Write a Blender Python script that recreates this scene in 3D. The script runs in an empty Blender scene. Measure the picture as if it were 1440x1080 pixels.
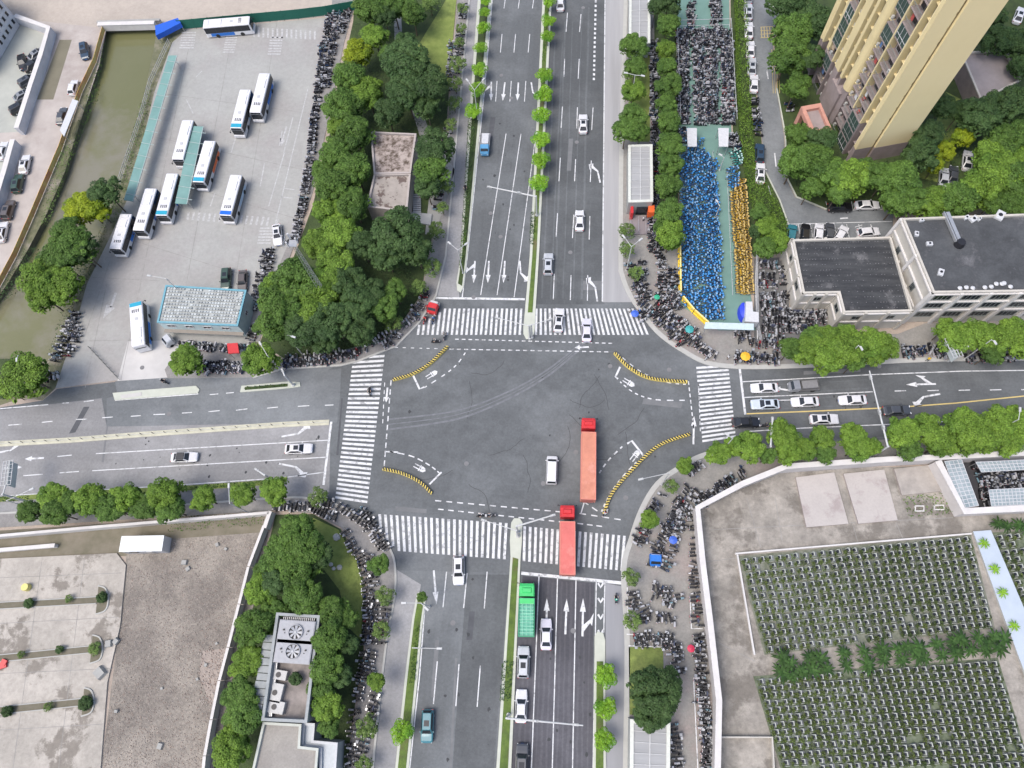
import bpy, bmesh, math, random
from mathutils import Vector, Matrix
from mathutils.geometry import tessellate_polygon
random.seed(7)
R = math.radians
SC = bpy.context.scene
C = SC.collection
# ---------------------------------------------------------------- camera, sky, sun
H = 120.0                                   # drone height in metres
FPX, CX, CY = 998.0, 720.0, 540.0           # focal length and centre, in pixels of a 1440x1080 frame
cU = Vector((-50, 380, 998)).normalized()   # world up seen from the camera
cF = Vector((160, 2640, -998)); cF = (cF - cF.dot(cU)*cU).normalized()
cX = cF.cross(cU)
ROT = Matrix((cX, cF, cU))                  # camera -> world
cam_d = bpy.data.cameras.new('camera'); cam = bpy.data.objects.new('camera', cam_d); C.objects.link(cam)
M4 = ROT.to_4x4(); M4.translation = (0, 0, H); cam.matrix_world = M4
cam_d.sensor_width = 36; cam_d.lens = FPX/1440*36; cam_d.clip_start = 1; cam_d.clip_end = 3000
SC.camera = cam
SUN_EL, SUN_AZ = 62, 235
W = bpy.data.worlds.new('World'); SC.world = W; W.use_nodes = True
nt = W.node_tree; sky = nt.nodes.new('ShaderNodeTexSky'); sky.sky_type = 'NISHITA'; sky.sun_disc = False
sky.sun_elevation = R(SUN_EL); sky.sun_rotation = R(SUN_AZ); sky.dust_density = 4.0; sky.air_density = 1.0; sky.ozone_density = 1.0
nt.links.new(sky.outputs[0], nt.nodes['Background'].inputs[0]); nt.nodes['Background'].inputs[1].default_value = 0.148
sl = bpy.data.lights.new('sun', 'SUN'); sl.energy = 1.2; sl.angle = R(30); sl.color = (1, .97, .92)
so = bpy.data.objects.new('sun', sl); C.objects.link(so); so.location = (0, 0, 200)
d = Vector((math.sin(R(SUN_AZ))*math.cos(R(SUN_EL)), math.cos(R(SUN_AZ))*math.cos(R(SUN_EL)), math.sin(R(SUN_EL))))
so.rotation_euler = d.to_track_quat('Z', 'Y').to_euler()
SC.view_settings.view_transform = 'Standard'; SC.view_settings.look = 'None'; SC.view_settings.gamma = 1
SC.view_settings.exposure = 0.72
SC.cycles.max_bounces = 5; SC.cycles.diffuse_bounces = 3; SC.cycles.transparent_max_bounces = 4

# ---------------------------------------------------------------- map helpers
def P(px, py, z=0.0):                        # survey helper: where the ray of a photo pixel meets height z
    r = ROT @ Vector((px-CX, CY-py, -FPX)); t = (z-H)/r.z
    return Vector((r.x*t, r.y*t, z))
def S(px, py): return (P(px+1, py)-P(px-1, py)).length/2      # metres per photo pixel
def hd(px, py, dx, dy):
    v = P(px+dx, py+dy)-P(px-dx, py-dy); return math.atan2(v.y, v.x)
def srgb(*c):
    return tuple(((x/255)/12.92 if x/255 < .04045 else ((x/255+.055)/1.055)**2.4) for x in c)
ORD = 'zeroth first second third fourth fifth sixth seventh eighth ninth tenth eleventh twelfth thirteenth fourteenth fifteenth sixteenth seventeenth eighteenth nineteenth twentieth'.split()
def ordn(i):
    if i <= 20: return ORD[i]
    t, u = divmod(i, 10); T = {2: 'twenty', 3: 'thirty', 4: 'forty', 5: 'fifty'}[t]
    return T[:-1]+'ieth' if u == 0 else T+'-'+ORD[u]
# ---------------------------------------------------------------- materials
MATS = {}
def mat(name, col, col2=None, scale=1.0, rough=.85, metal=0.0, amt=.5, detail=6, bump=0, bscale=8, island=0, objv=0, dirt=None, dscale=.08, dlo=.5, dhi=.7, stretch=None, fine=0, fscale=3.0):
    if name in MATS: return MATS[name]
    m = bpy.data.materials.new(name); MATS[name] = m; m.use_nodes = True
    n, l = m.node_tree.nodes, m.node_tree.links; b = n['Principled BSDF']
    b.inputs['Roughness'].default_value = rough; b.inputs['Metallic'].default_value = metal
    col2 = col2 or tuple(c*.8 for c in col)
    tc = n.new('ShaderNodeTexCoord'); src = tc.outputs['Object']
    if stretch:
        mp = n.new('ShaderNodeMapping'); mp.inputs['Rotation'].default_value = (0, 0, stretch[2]); mp.inputs['Scale'].default_value = (stretch[0], stretch[1], 1)
        l.new(src, mp.inputs[0]); src = mp.outputs[0]
    nz = n.new('ShaderNodeTexNoise'); nz.inputs['Scale'].default_value = scale; nz.inputs['Detail'].default_value = detail; nz.inputs['Roughness'].default_value = .65
    l.new(src, nz.inputs['Vector'])
    mr = n.new('ShaderNodeMapRange'); mr.inputs[1].default_value = .5-.16/max(.5, amt); mr.inputs[2].default_value = .5+.16/max(.5, amt)
    l.new(nz.outputs[0], mr.inputs[0])
    mx = n.new('ShaderNodeMix'); mx.data_type = 'RGBA'; mx.inputs[6].default_value = (*col, 1); mx.inputs[7].default_value = (*col2, 1)
    l.new(mr.outputs[0], mx.inputs[0]); out = mx.outputs[2]
    if dirt:
        n2 = n.new('ShaderNodeTexNoise'); n2.inputs['Scale'].default_value = dscale; n2.inputs['Detail'].default_value = 8; n2.inputs['Roughness'].default_value = .7
        l.new(tc.outputs['Object'], n2.inputs['Vector'])
        r2 = n.new('ShaderNodeMapRange'); r2.inputs[1].default_value = dlo; r2.inputs[2].default_value = dhi; l.new(n2.outputs[0], r2.inputs[0])
        m2 = n.new('ShaderNodeMix'); m2.data_type = 'RGBA'; m2.inputs[7].default_value = (*dirt, 1); l.new(r2.outputs[0], m2.inputs[0]); l.new(out, m2.inputs[6]); out = m2.outputs[2]
    if fine:
        n4 = n.new('ShaderNodeTexNoise'); n4.inputs['Scale'].default_value = fscale; n4.inputs['Detail'].default_value = 6; n4.inputs['Roughness'].default_value = .8
        l.new(tc.outputs['Object'], n4.inputs['Vector']); r4 = n.new('ShaderNodeMapRange'); r4.inputs[1].default_value = .35; r4.inputs[2].default_value = .65; r4.inputs[3].default_value = 1-fine; r4.inputs[4].default_value = 1+fine; l.new(n4.outputs[0], r4.inputs[0])
        h4 = n.new('ShaderNodeHueSaturation'); l.new(out, h4.inputs['Color']); l.new(r4.outputs[0], h4.inputs['Value']); out = h4.outputs[0]
    if island or objv:
        hv = n.new('ShaderNodeHueSaturation'); l.new(out, hv.inputs['Color']); out = hv.outputs[0]
        val = None
        if island:
            g = n.new('ShaderNodeNewGeometry'); a = n.new('ShaderNodeMapRange'); a.inputs[3].default_value = 1-island; a.inputs[4].default_value = 1+island
            l.new(g.outputs['Random Per Island'], a.inputs[0]); val = a.outputs[0]
        if objv:
            oi = n.new('ShaderNodeObjectInfo'); a2 = n.new('ShaderNodeMapRange'); a2.inputs[3].default_value = 1-objv; a2.inputs[4].default_value = 1+objv
            l.new(oi.outputs['Random'], a2.inputs[0])
            if val is None: val = a2.outputs[0]
            else:
                mm = n.new('ShaderNodeMath'); mm.operation = 'MULTIPLY'; l.new(val, mm.inputs[0]); l.new(a2.outputs[0], mm.inputs[1]); val = mm.outputs[0]
        l.new(val, hv.inputs['Value'])
    l.new(out, b.inputs['Base Color'])
    if name.startswith('leaf') or 'leaf' in name: b.inputs['Specular IOR Level'].default_value = .2
    if bump:
        bp = n.new('ShaderNodeBump'); bp.inputs['Strength'].default_value = bump; bp.inputs['Distance'].default_value = .1
        n3 = n.new('ShaderNodeTexNoise'); n3.inputs['Scale'].default_value = bscale; n3.inputs['Detail'].default_value = 4
        l.new(tc.outputs['Object'], n3.inputs['Vector']); l.new(n3.outputs[0], bp.inputs['Height']); l.new(bp.outputs[0], b.inputs['Normal'])
    return m
def flat(name, col, rough=.5, metal=0.0, coat=0): 
    if name in MATS: return MATS[name]
    m = mat(name, col, tuple(c*.86 for c in col), scale=2.5, rough=rough, metal=metal, amt=1)
    if coat: m.node_tree.nodes['Principled BSDF'].inputs['Coat Weight'].default_value = coat
    return m
K = 1.0
def A(name, g, var=.12, tint=(.93, 1, 1.045), **k):   # asphalt of a given albedo
    c = tuple(g*t for t in tint); c2 = tuple(x*(1-var*2.0) for x in c)
    return mat(name, c, c2, scale=.35, rough=.9, amt=.9, detail=10, bump=.15, bscale=6, dirt=tuple(x*1.32+.012 for x in c), dscale=.045, dlo=.46, dhi=.66, fine=.13, fscale=2.2, **k)
asph = A('asphalt', .122)
asph_n = A('asphalt north lanes', .118, .09, stretch=(1.6, .08, 0))
asph_n2 = A('asphalt north east lanes', .090, .09, stretch=(1.6, .08, 0))
asph_w = A('worn asphalt west', .215, .07, tint=(1, 1, 1.01), stretch=(.08, 1.6, R(-6)))
asph_w2 = A('asphalt west upper lanes', .150, .07, stretch=(.08, 1.6, R(-6)))
asph_e = A('asphalt east', .10, .09, stretch=(.08, 1.6, R(-4)))
asph_s = A('asphalt south lanes', .135, .10, stretch=(1.6, .06, R(2)))
asph_s2 = A('dark asphalt south lanes', .070, .09, tint=(.98, .97, 1.12), stretch=(1.6, .06, R(2)))
asph_cyc = A('asphalt cycle lane', .24, .05, tint=(1, 1, 1.02), stretch=(1.6, .06, 0))
asph_lane = A('asphalt compound lane', .17, .07)
conc = mat('depot concrete', (.34, .342, .325), (.288, .29, .277), scale=.12, amt=.9, detail=9, dirt=(.29, .28, .27), dscale=.05, dlo=.46, dhi=.6, fine=.08, fscale=1.2)
conc2 = mat('old concrete', (.325, .30, .265), (.205, .19, .168), scale=.2, amt=1.5, detail=10, dirt=(.165, .15, .13), dscale=.11, dlo=.50, dhi=.57, bump=.2, fine=.18, fscale=1.1)
padm = mat('demolished slab concrete', (.405, .375, .335), (.32, .298, .265), scale=.14, amt=1.3, detail=10, dirt=(.20, .18, .155), dscale=.13, dlo=.54, dhi=.59, fine=.14, fscale=1.3)
paving = mat('pavement slabs', (.26, .25, .24), (.19, .185, .18), scale=.5, amt=.9, detail=8, fine=.15)
paving2 = mat('pinkish pavement', (.255, .245, .228), (.20, .195, .183), scale=.4, amt=1, detail=8, fine=.15, dirt=(.27,.235,.22), dscale=.05, dlo=.5, dhi=.6)
curb_m = mat('kerb stone', (.42, .42, .40), (.34, .34, .32), scale=1.0)
curb_l = mat('pale median kerb', (.50, .52, .45), (.40, .42, .36), scale=.8)
dirt = mat('bare earth', (.42, .35, .29), (.27, .225, .19), scale=.1, amt=1.0, detail=10, bump=.3, bscale=2, fine=.15)
dirtroad = mat('sandy construction road', (.44, .385, .33), (.34, .30, .26), scale=.05, amt=1, detail=9, fine=.12, fscale=.8)
gravel = mat('brick rubble', (.205, .182, .158), (.135, .12, .105), scale=1.6, amt=1, detail=12, bump=.5, bscale=7, dirt=(.265, .238, .205), dscale=.06, dlo=.46, dhi=.58, fine=.3, fscale=2.6)
grass = mat('lawn', (.21, .26, .065), (.14, .19, .04), scale=.8, amt=1, detail=10, dirt=(.075, .09, .03), dscale=.1, dlo=.5, dhi=.75, bump=.6, bscale=5)
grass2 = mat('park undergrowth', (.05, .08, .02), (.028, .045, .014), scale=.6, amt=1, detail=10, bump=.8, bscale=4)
grass3 = mat('dry verge grass', (.20, .19, .09), (.10, .12, .04), scale=.7, amt=1, detail=10, bump=.5)
paint = mat('white road paint', (.66, .67, .68), (.52, .53, .54), scale=1.2, rough=.7, amt=.7, detail=10, dirt=(.30,.305,.31), dscale=1.1, dlo=.51, dhi=.62)
paint_old = mat('worn white paint', (.50, .50, .50), (.28, .28, .28), scale=2.0, rough=.8, amt=.9, detail=10)
paint_y = mat('yellow road paint', (.62, .47, .16), (.45, .36, .16), scale=1.2, rough=.7, detail=10)
water = mat('canal water', (.125, .13, .055), (.15, .15, .075), scale=.04, rough=.12, bump=.25, bscale=1.2, amt=.8, dirt=(.185, .175, .13), dscale=.018, dlo=.45, dhi=.55)
green_pave = mat('green lot surface', (.14, .25, .215), (.11, .20, .175), scale=.3, rough=.8, amt=.8, dirt=(.2, .24, .2), dscale=.15, dlo=.6, dhi=.8)
white_m = flat('white painted metal', (.54, .55, .57), .35)
cream = mat('cream wall', (.50, .475, .43), (.40, .38, .34), scale=.5, amt=.9, dirt=(.35, .33, .29), dscale=.3, dlo=.6, dhi=.8)
white_wall = mat('white wall', (.60, .585, .57), (.50, .485, .475), scale=.5, amt=.8, dirt=(.45, .43, .42), dscale=.3, dlo=.62, dhi=.8)
black_m = flat('black plastic', (.016, .016, .02), .5)
rubber = flat('tyre rubber', (.02, .02, .02), .8)
glass_m = flat('tinted glass', (.02, .024, .03), .12)
steel = flat('galvanised steel', (.50, .51, .52), .4, .6)
lampw = flat('lamp post white', (.50,.51,.51), .4)
red_m = flat('red paint', (.55, .03, .035), .4)
yel_m = flat('yellow paint', (.75, .55, .03), .5)
blue_m = flat('blue paint', (.02, .16, .55), .4)
teal_m = flat('teal bus paint', (.02,.32,.47), .35)
green_m = flat('green paint', (.05, .50, .14), .45)
hl_m = flat('headlight lens', (.75, .78, .8), .15)
tl_m = flat('tail light lens', (.45, .02, .02), .2)

# ---------------------------------------------------------------- mesh builder
class MB:
    def __init__(s): s.v, s.f, s.m = [], [], []
    def add(s, vs, fs, mi=0):
        o = len(s.v); s.v += [tuple(v) for v in vs]; s.f += [tuple(i+o for i in f) for f in fs]; s.m += [mi]*len(fs); return s
    def quad(s, a, b, c, d, mi=0): return s.add([a, b, c, d], [(0, 1, 2, 3)], mi)
    def box(s, cx, cy, cz, sx, sy, sz, a=0, mi=0, top=(1, 1)):
        ca, sa = math.cos(a), math.sin(a); vs = []
        for k, (x, y, z) in enumerate([(-1, -1, -1), (1, -1, -1), (1, 1, -1), (-1, 1, -1), (-1, -1, 1), (1, -1, 1), (1, 1, 1), (-1, 1, 1)]):
            X, Y = x*sx/2, y*sy/2
            if z > 0: X *= top[0]; Y *= top[1]
            vs.append((cx+X*ca-Y*sa, cy+X*sa+Y*ca, cz+z*sz/2))
        return s.add(vs, [(3, 2, 1, 0), (4, 5, 6, 7), (0, 1, 5, 4), (1, 2, 6, 5), (2, 3, 7, 6), (3, 0, 4, 7)], mi)
    def bar(s, a, b, w, h, mi=0):            # box section along a->b, a and b on its centre line
        a, b = Vector(a), Vector(b); t = (b-a).normalized(); up = Vector((0, 0, 1))
        if abs(t.z) > .98: up = Vector((1, 0, 0))
        n = t.cross(up).normalized(); u = n.cross(t)
        vs = [p+n*i*w/2+u*j*h/2 for p in (a, b) for i, j in ((-1, -1), (1, -1), (1, 1), (-1, 1))]
        return s.add(vs, [(0, 1, 2, 3), (7, 6, 5, 4), (0, 4, 5, 1), (1, 5, 6, 2), (2, 6, 7, 3), (3, 7, 4, 0)], mi)
    def tube(s, a, b, r0, r1=None, n=6, mi=0):
        a, b = Vector(a), Vector(b); r1 = r0 if r1 is None else r1; t = (b-a).normalized(); q = t.to_track_quat('Z', 'Y')
        vs = [p+q @ Vector((r*math.cos(2*math.pi*k/n), r*math.sin(2*math.pi*k/n), 0)) for p, r in ((a, r0), (b, r1)) for k in range(n)]
        return s.add(vs, [tuple(range(n))[::-1], tuple(range(n, 2*n))]+[(k, (k+1) % n, n+(k+1) % n, n+k) for k in range(n)], mi)
    def prism(s, pts, z0, z1, mi=0, ms=None, close=True):
        n = len(pts); pts = [Vector((p[0], p[1])) for p in pts]
        if sum(pts[i].x*pts[(i+1) % n].y-pts[(i+1) % n].x*pts[i].y for i in range(n)) < 0: pts.reverse()
        tri = tessellate_polygon([[Vector((p.x, p.y, 0)) for p in pts]])
        o = [(p.x, p.y, z1) for p in pts]
        def up(t):
            a, b, c = (pts[i] for i in t); return t if (b-a).x*(c-a).y-(b-a).y*(c-a).x > 0 else (t[0], t[2], t[1])
        s.add(o, [up(t) for t in tri], mi)
        if z0 is not None:
            for i in range(n):
                a, b = pts[i], pts[(i+1) % n]
                s.quad((a.x, a.y, z0), (b.x, b.y, z0), (b.x, b.y, z1), (a.x, a.y, z1), ms if ms is not None else mi)
        return s
    def strip(s, pts, w, z, mi=0, h=None):       # ribbon (or raised band) along a world polyline
        pts = [Vector((p[0], p[1], 0)) for p in pts]; L, Rr = [], []
        for i, p in enumerate(pts):
            t = (pts[min(i+1, len(pts)-1)]-pts[max(i-1, 0)]).normalized(); n = Vector((-t.y, t.x, 0))
            L.append(p+n*w/2); Rr.append(p-n*w/2)
        for i in range(len(pts)-1):
            a, b, c, d = Rr[i], Rr[i+1], L[i+1], L[i]
            s.quad(*[(q.x, q.y, z) for q in (a, b, c, d)], mi)
            if h is not None:
                s.quad((a.x, a.y, h), (b.x, b.y, h), (b.x, b.y, z), (a.x, a.y, z), mi)
                s.quad((c.x, c.y, h), (d.x, d.y, h), (d.x, d.y, z), (c.x, c.y, z), mi)
        if h is not None:
            for a, b in ((L[0], Rr[0]), (Rr[-1], L[-1])): s.quad((a.x, a.y, h), (b.x, b.y, h), (b.x, b.y, z), (a.x, a.y, z), mi)
        return s
    def mesh(s, name, mats, smooth=False, org=None):
        me = bpy.data.meshes.new(name)
        v = s.v if org is None else [(a-org[0], b-org[1], c-org[2]) for a, b, c in s.v]
        me.from_pydata(v, [], s.f); me.polygons.foreach_set('material_index', s.m)
        if smooth: me.polygons.foreach_set('use_smooth', [True]*len(s.f))
        for m in (mats if isinstance(mats, (list, tuple)) else [mats]): me.materials.append(m)
        me.update(); return me
    def build(s, name, mats, parent=None, smooth=False, org=None):
        o = bpy.data.objects.new(name, s.mesh(name, mats, smooth, org)); C.objects.link(o)
        if parent is not None: o.parent = parent
        elif org is not None: o.location = org
        return o
def tag(o, label=None, cat=None, group=None, kind=None):
    if label: o['label'] = label
    if cat: o['category'] = cat
    if group: o['group'] = group
    if kind: o['kind'] = kind
    return o
def empty(name, loc, label, cat, rz=0, group=None):
    o = bpy.data.objects.new(name, None); C.objects.link(o); o.location = loc; o.rotation_euler = (0, 0, rz); o.empty_display_size = .5
    return tag(o, label, cat, group)
def copy_tree(o, parent=None):
    c = o.copy(); C.objects.link(c)
    if parent is not None: c.parent = parent
    for ch in [x for x in KIDS.get(o.name, [])]: copy_tree(ch, c)
    return c
KIDS = {}
def reg(root):
    for o in [root]+list(root.children_recursive): KIDS[o.name] = list(o.children)
    return root
ZL = {'road': .006, 'road_surface_service': .022, 'cycle_lane': .018, 'road_surface_west': .010, 'depot_yard': .010, 'depot_apron': .018, 'dirt_road': .006, 'dirt_lane': .010, 'yard': .014, 'muddy_ditch': .018, 'earth_verge': .006, 'rubble_lot': .010, 'compound_yard': .014, 'canal_bank': .020}
def sheet(name, px, m, z=None, kind='structure', holes=None):
    if z is None: z = ZL.get(name, .014)
    return tag(MB().prism([P(*p) for p in px], None, z).build(name, m), kind=kind)
def slab(name, px, m, z=.13, side=None, kind='structure'):
    return tag(MB().prism([P(*p) for p in px], -.05, z, 0, 1).build(name, [m, side or curb_m]), kind=kind)
def lerp(a, b, t): return tuple(x+(y-x)*t for x, y in zip(a, b))
def arcpts(pts, n=24):                          # smooth curve through pixel control points
    out = []
    for i in range(len(pts)-1):
        p0, p1, p2, p3 = pts[max(i-1, 0)], pts[i], pts[i+1], pts[min(i+2, len(pts)-1)]
        for k in range(n):
            t = k/n
            out.append(tuple(.5*((2*b)+(-a+c)*t+(2*a-5*b+4*c-d)*t*t+(-a+3*b-3*c+d)*t**3) for a, b, c, d in zip(p0, p1, p2, p3)))
    return out+[pts[-1]]
# ================================================================ GROUND
canal_w = [(146,40),(222,36),(214,80),(203,130),(186,190),(168,262),(150,310),(128,370),(100,440),(70,505),(30,560),(-60,590),(-80,470),(-20,440),(10,400),(40,350),(66,300),(92,240),(104,200),(120,150),(138,90)]
gm = MB()
outer = [Vector((-700, -350, 0)), Vector((700, -350, 0)), Vector((700, 900, 0)), Vector((-700, 900, 0))]
hole = [P(*p) for p in canal_w]
loops = [outer, hole]; allp = outer+hole
tris = tessellate_polygon(loops)
def upt(t, pts):
    a, b, c = (pts[i] for i in t); return t if (b-a).cross(c-a).z > 0 else (t[0], t[2], t[1])
gm.add(allp, [upt(t, allp) for t in tris], 0)
for i in range(len(hole)):
    a, b = hole[i], hole[(i+1) % len(hole)]
    gm.quad(a, b, b+Vector((0, 0, -1.6)), a+Vector((0, 0, -1.6)), 1)
tag(gm.build('ground', [dirt, mat('canal bank', (.13, .12, .08), (.07, .07, .045), scale=.8, amt=1)]), kind='structure')
tag(MB().prism([P(*p)*1.0 for p in [(120,10),(250,10),(240,90),(220,200),(190,300),(140,400),(80,560),(-60,640),(-140,480),(-20,400),(80,200)]], None, -1.3).build('canal_water', water), kind='structure')

road_px = [(664,-60),(661,0),(627,360),(613,417),(590,453),(557,487),(503,508),(480,514),(398,519),(356,531),(236,532),(162,537),(80,547),(60,563),(0,573),(-90,584),
 (-90,730),(0,722),(130,716),(253,710),(397,700),(440,702),(480,712),(505,728),(530,745),(550,775),(556,800),(555,840),(543,907),(527,1053),(520,1140),
 (880,1140),(880,1080),(882,907),(877,803),(888,757),(903,715),(925,680),(957,657),(990,640),(1047,628),(1250,618),(1520,606),(1520,504),(1353,505),(1260,508),(1120,515),(1040,516),(993,510),(960,493),(930,472),(910,450),(887,417),(875,387),(873,360),(874,200),(880,0),(882,-60)]
sheet('road', road_px, asph)
sheet('road_surface_west', [(-90,590),(0,577),(143,560),(150,600),(465,594),(463,692),(440,700),(397,698),(253,708),(0,720),(-90,728)], asph_w)
sheet('road_surface_west', [(150,560),(240,538),(356,535),(480,518),(478,560),(474,594),(150,600)], asph_w2, .014)
sheet('road_surface_east', [(1040,520),(1120,517),(1260,510),(1353,507),(1520,506),(1520,604),(1250,614),(1050,622)], asph_e)
sheet('road_surface_north', [(692,-60),(690,0),(656,360),(648,420),(737,428),(745,360),(763,0),(766,-60)], asph_n)
sheet('road_surface_north', [(777,-60),(775,0),(757,360),(752,428),(850,428),(848,360),(851,0),(853,-60)], asph_n2)
sheet('road_surface_south', [(560,802),(716,806),(708,900),(690,1140),(572,1140),(590,920),(598,845),(590,825),(560,830)], asph_s)
sheet('road_surface_south', [(735,810),(836,820),(834,900),(833,1140),(716,1140),(726,930)], asph_s2)
sheet('road_surface_worn', [(657,808),(716,808),(708,900),(690,1140),(632,1140),(645,960)], A('darker worn lanes', .095, .09, stretch=(1.6, .06, R(2))), .018)
sheet('cycle_lane', [(661,-60),(660,0),(628,360),(614,416),(646,418),(644,400),(651,340),(668,60),(676,-60)], asph_cyc)
sheet('cycle_lane', [(853,-60),(851,0),(849,260),(847,425),(890,425),(876,390),(872,360),(873,200),(879,0),(881,-60)], mat('light cycle lane', (.34,.34,.345),(.27,.27,.275),scale=.3,amt=.9,stretch=(1.6,.08,0)))
sheet('cycle_lane', [(556,800),(592,822),(583,870),(572,950),(556,1140),(521,1140),(527,1053),(542,907),(554,840)], asph_cyc)
sheet('cycle_lane', [(851,820),(877,825),(881,907),(879,1080),(879,1140),(852,1140),(852,930)], mat('grey cycle lane', (.27,.275,.29),(.22,.225,.24),scale=.3,amt=.9,stretch=(1.6,.08,0)))
sheet('road_surface_service', [(162,536),(236,531),(356,530),(398,520),(470,516),(420,540),(330,541),(280,548),(165,556)], A('service lane asphalt', .16, .06))
# skid arcs polished by turning traffic
sk = MB()
for off, w_ in ((0, .3), (5, .16), (10, .35)): sk.strip([P(x, y+off*(1+.6*(720-x)/250)) for x, y in arcpts([(545,590),(640,578),(710,553),(770,520),(822,478)], 10)], w_, .030)
tag(sk.build('tyre_marks', mat('polished tyre track', (.175,.185,.20),(.115,.12,.13),scale=1.2,amt=1,detail=8)), kind='structure')

# bus depot, compound, lots
sheet('depot_yard', [(262,42),(470,24),(462,60),(447,130),(415,330),(388,400),(358,480),(345,520),(232,531),(162,535),(78,546),(100,480),(122,400),(152,335),(182,270),(215,130),(240,60)], conc)
sheet('depot_apron', [(180,480),(262,478),(262,531),(165,536)], mat('pale concrete apron', (.50,.49,.475),(.40,.39,.38),scale=.2,amt=.9,detail=8))
sheet('dirt_road', [(-60,-60),(500,-60),(497,12),(240,32),(150,40),(70,34),(30,26),(-60,22)], dirtroad)
sheet('dirt_lane', [(-60,20),(60,30),(150,40),(140,90),(120,150),(104,200),(66,300),(40,350),(10,400),(-60,470)], mat('dusty lane', (.44,.40,.37),(.33,.295,.27),scale=.12,amt=1,detail=9,dirt=(.22,.18,.165),dscale=.05,dlo=.52,dhi=.75))
sheet('yard', [(-60,40),(25,32),(78,55),(35,185),(-60,190)], mat('pale yard concrete', (.40,.41,.37),(.31,.32,.29),scale=.15,amt=1,detail=8))
sheet('yard', [(-60,205),(26,205),(-10,320),(-60,330)], mat('pale yard concrete', (0,0,0)))
sheet('muddy_ditch', [(84,56),(101,56),(75,140),(52,140)], mat('muddy ditch', (.19,.175,.125),(.13,.12,.085),scale=.3))
pv = [(661,-60),(660,0),(627,360),(613,417),(590,453),(557,487),(503,508),(480,514),(398,519),(356,531),(236,532),(232,520),(255,488),(352,486),(398,507),(480,497),(540,478),(570,452),(592,418),(608,345),(626,230),(643,0),(644,-60)]
slab('pavement', pv, paving)
slab('pavement', [(500,-60),(497,12),(484,60),(466,150),(440,270),(420,330),(385,420),(365,480),(350,485),(362,450),(390,380),(413,325),(445,130),(462,50),(466,24),(470,-60)], paving, .11)
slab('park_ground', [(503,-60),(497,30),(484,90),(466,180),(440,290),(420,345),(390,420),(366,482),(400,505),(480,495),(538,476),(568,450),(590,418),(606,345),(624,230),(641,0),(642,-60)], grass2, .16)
slab('lawn', [(585,70),(640,-20),(642,0),(632,115),(612,120),(590,95)], grass, .18)
slab('garden_path', [(552,-20),(562,-20),(566,55),(600,175),(640,240),(612,330),(598,330),(606,255),(590,190),(556,80)], mat('grey park path', (.30,.30,.29)), .17)
slab('pavement', [(0,548),(60,545),(60,520),(20,505),(-60,505),(-60,560)], grass2, .14)
# west road, bottom verge and pavement
slab('verge', [(-90,706),(0,699),(130,690),(253,684),(397,674),(404,670),(404,676),(397,681),(253,691),(130,697),(0,706),(-90,713)], grass, .16)
sw = [(-90,730),(0,722),(130,716),(253,710),(397,700),(440,702),(480,712),(505,728),(530,745),(550,775),(556,800),(555,840),(543,907),(527,1053),(520,1140),(480,1140),(487,1080),(497,1020),(513,920),(517,830),(507,787),(480,742),(440,722),(386,718),(0,742),(-90,748)]
slab('pavement', sw, paving)
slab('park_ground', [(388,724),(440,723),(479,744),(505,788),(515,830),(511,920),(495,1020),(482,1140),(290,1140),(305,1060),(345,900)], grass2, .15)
slab('lawn', [(440,728),(476,745),(502,790),(511,830),(508,900),(488,880),(478,830),(455,800),(440,770)], grass, .17)
sheet('earth_verge', [(-90,752),(0,746),(380,722),(372,752),(240,762),(178,782),(-90,790)], mat('dry earth verge', (.20,.175,.135),(.13,.12,.08),scale=.3,amt=1,detail=8))
sheet('rubble_lot', [(178,780),(240,758),(378,748),(362,830),(300,1140),(135,1140),(160,940)], gravel)
sheet('rubble_pile', [(285,915),(318,912),(326,935),(312,985),(296,990),(280,950)], mat('pale rubble', (.36,.31,.27),(.22,.185,.165),scale=1.5,amt=1,detail=12,bump=.5,fine=.3), .014)
slab('concrete_pad', [(-90,790),(0,786),(165,778),(178,795),(170,880),(152,960),(138,1140),(-90,1140)], padm, .25, mat('pad edge', (.4,.37,.33)))
# north-east block
ne = [(882,-60),(880,0),(874,200),(873,360),(875,387),(887,417),(910,450),(930,472),(960,493),(993,510),(1040,516),(1120,515),(1260,508),(1353,505),(1520,504),(1520,440),(1300,455),(1262,470),(1100,470),(1060,464),(1010,462),(957,430),(953,300),(948,190),(948,36),(948,-60)]
slab('pavement', ne, paving2)
slab('verge', [(890,-20),(913,-20),(914,200),(886,200),(884,60)], grass, .16)
slab('verge', [(920,-60),(950,-60),(953,36),(954,300),(952,350),(924,352),(920,200)], grass2, .16)
sheet('scooter_lot_surface', [(950,-60),(1024,-60),(1028,180),(1040,330),(1062,452),(1062,465),(1010,465),(957,430),(954,190)], green_pave, .15)
sheet('scooter_lot_surface', [(1060,364),(1106,362),(1110,440),(1185,440),(1190,476),(1120,478),(1060,478)], mat('dark lot paving', (.16,.16,.16),(.10,.10,.10),scale=.4,amt=1), .145)
lane = [(1056,-60),(1056,0),(1063,120),(1076,240),(1096,280),(1110,318),(1118,345),(1254,340),(1256,296),(1160,296),(1118,278),(1104,250),(1102,190),(1090,120),(1092,110),(1086,60),(1100,25),(1078,0),(1074,-60)]
sheet('compound_lane', lane, asph_lane, .14)
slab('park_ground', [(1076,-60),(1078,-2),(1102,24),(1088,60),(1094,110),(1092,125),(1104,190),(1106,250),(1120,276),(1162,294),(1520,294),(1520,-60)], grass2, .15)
slab('park_ground', [(1026,-60),(1055,-60),(1055,0),(1062,120),(1075,240),(1095,282),(1108,318),(1112,350),(1060,362),(1040,330),(1030,180)], grass2, .15)
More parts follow.
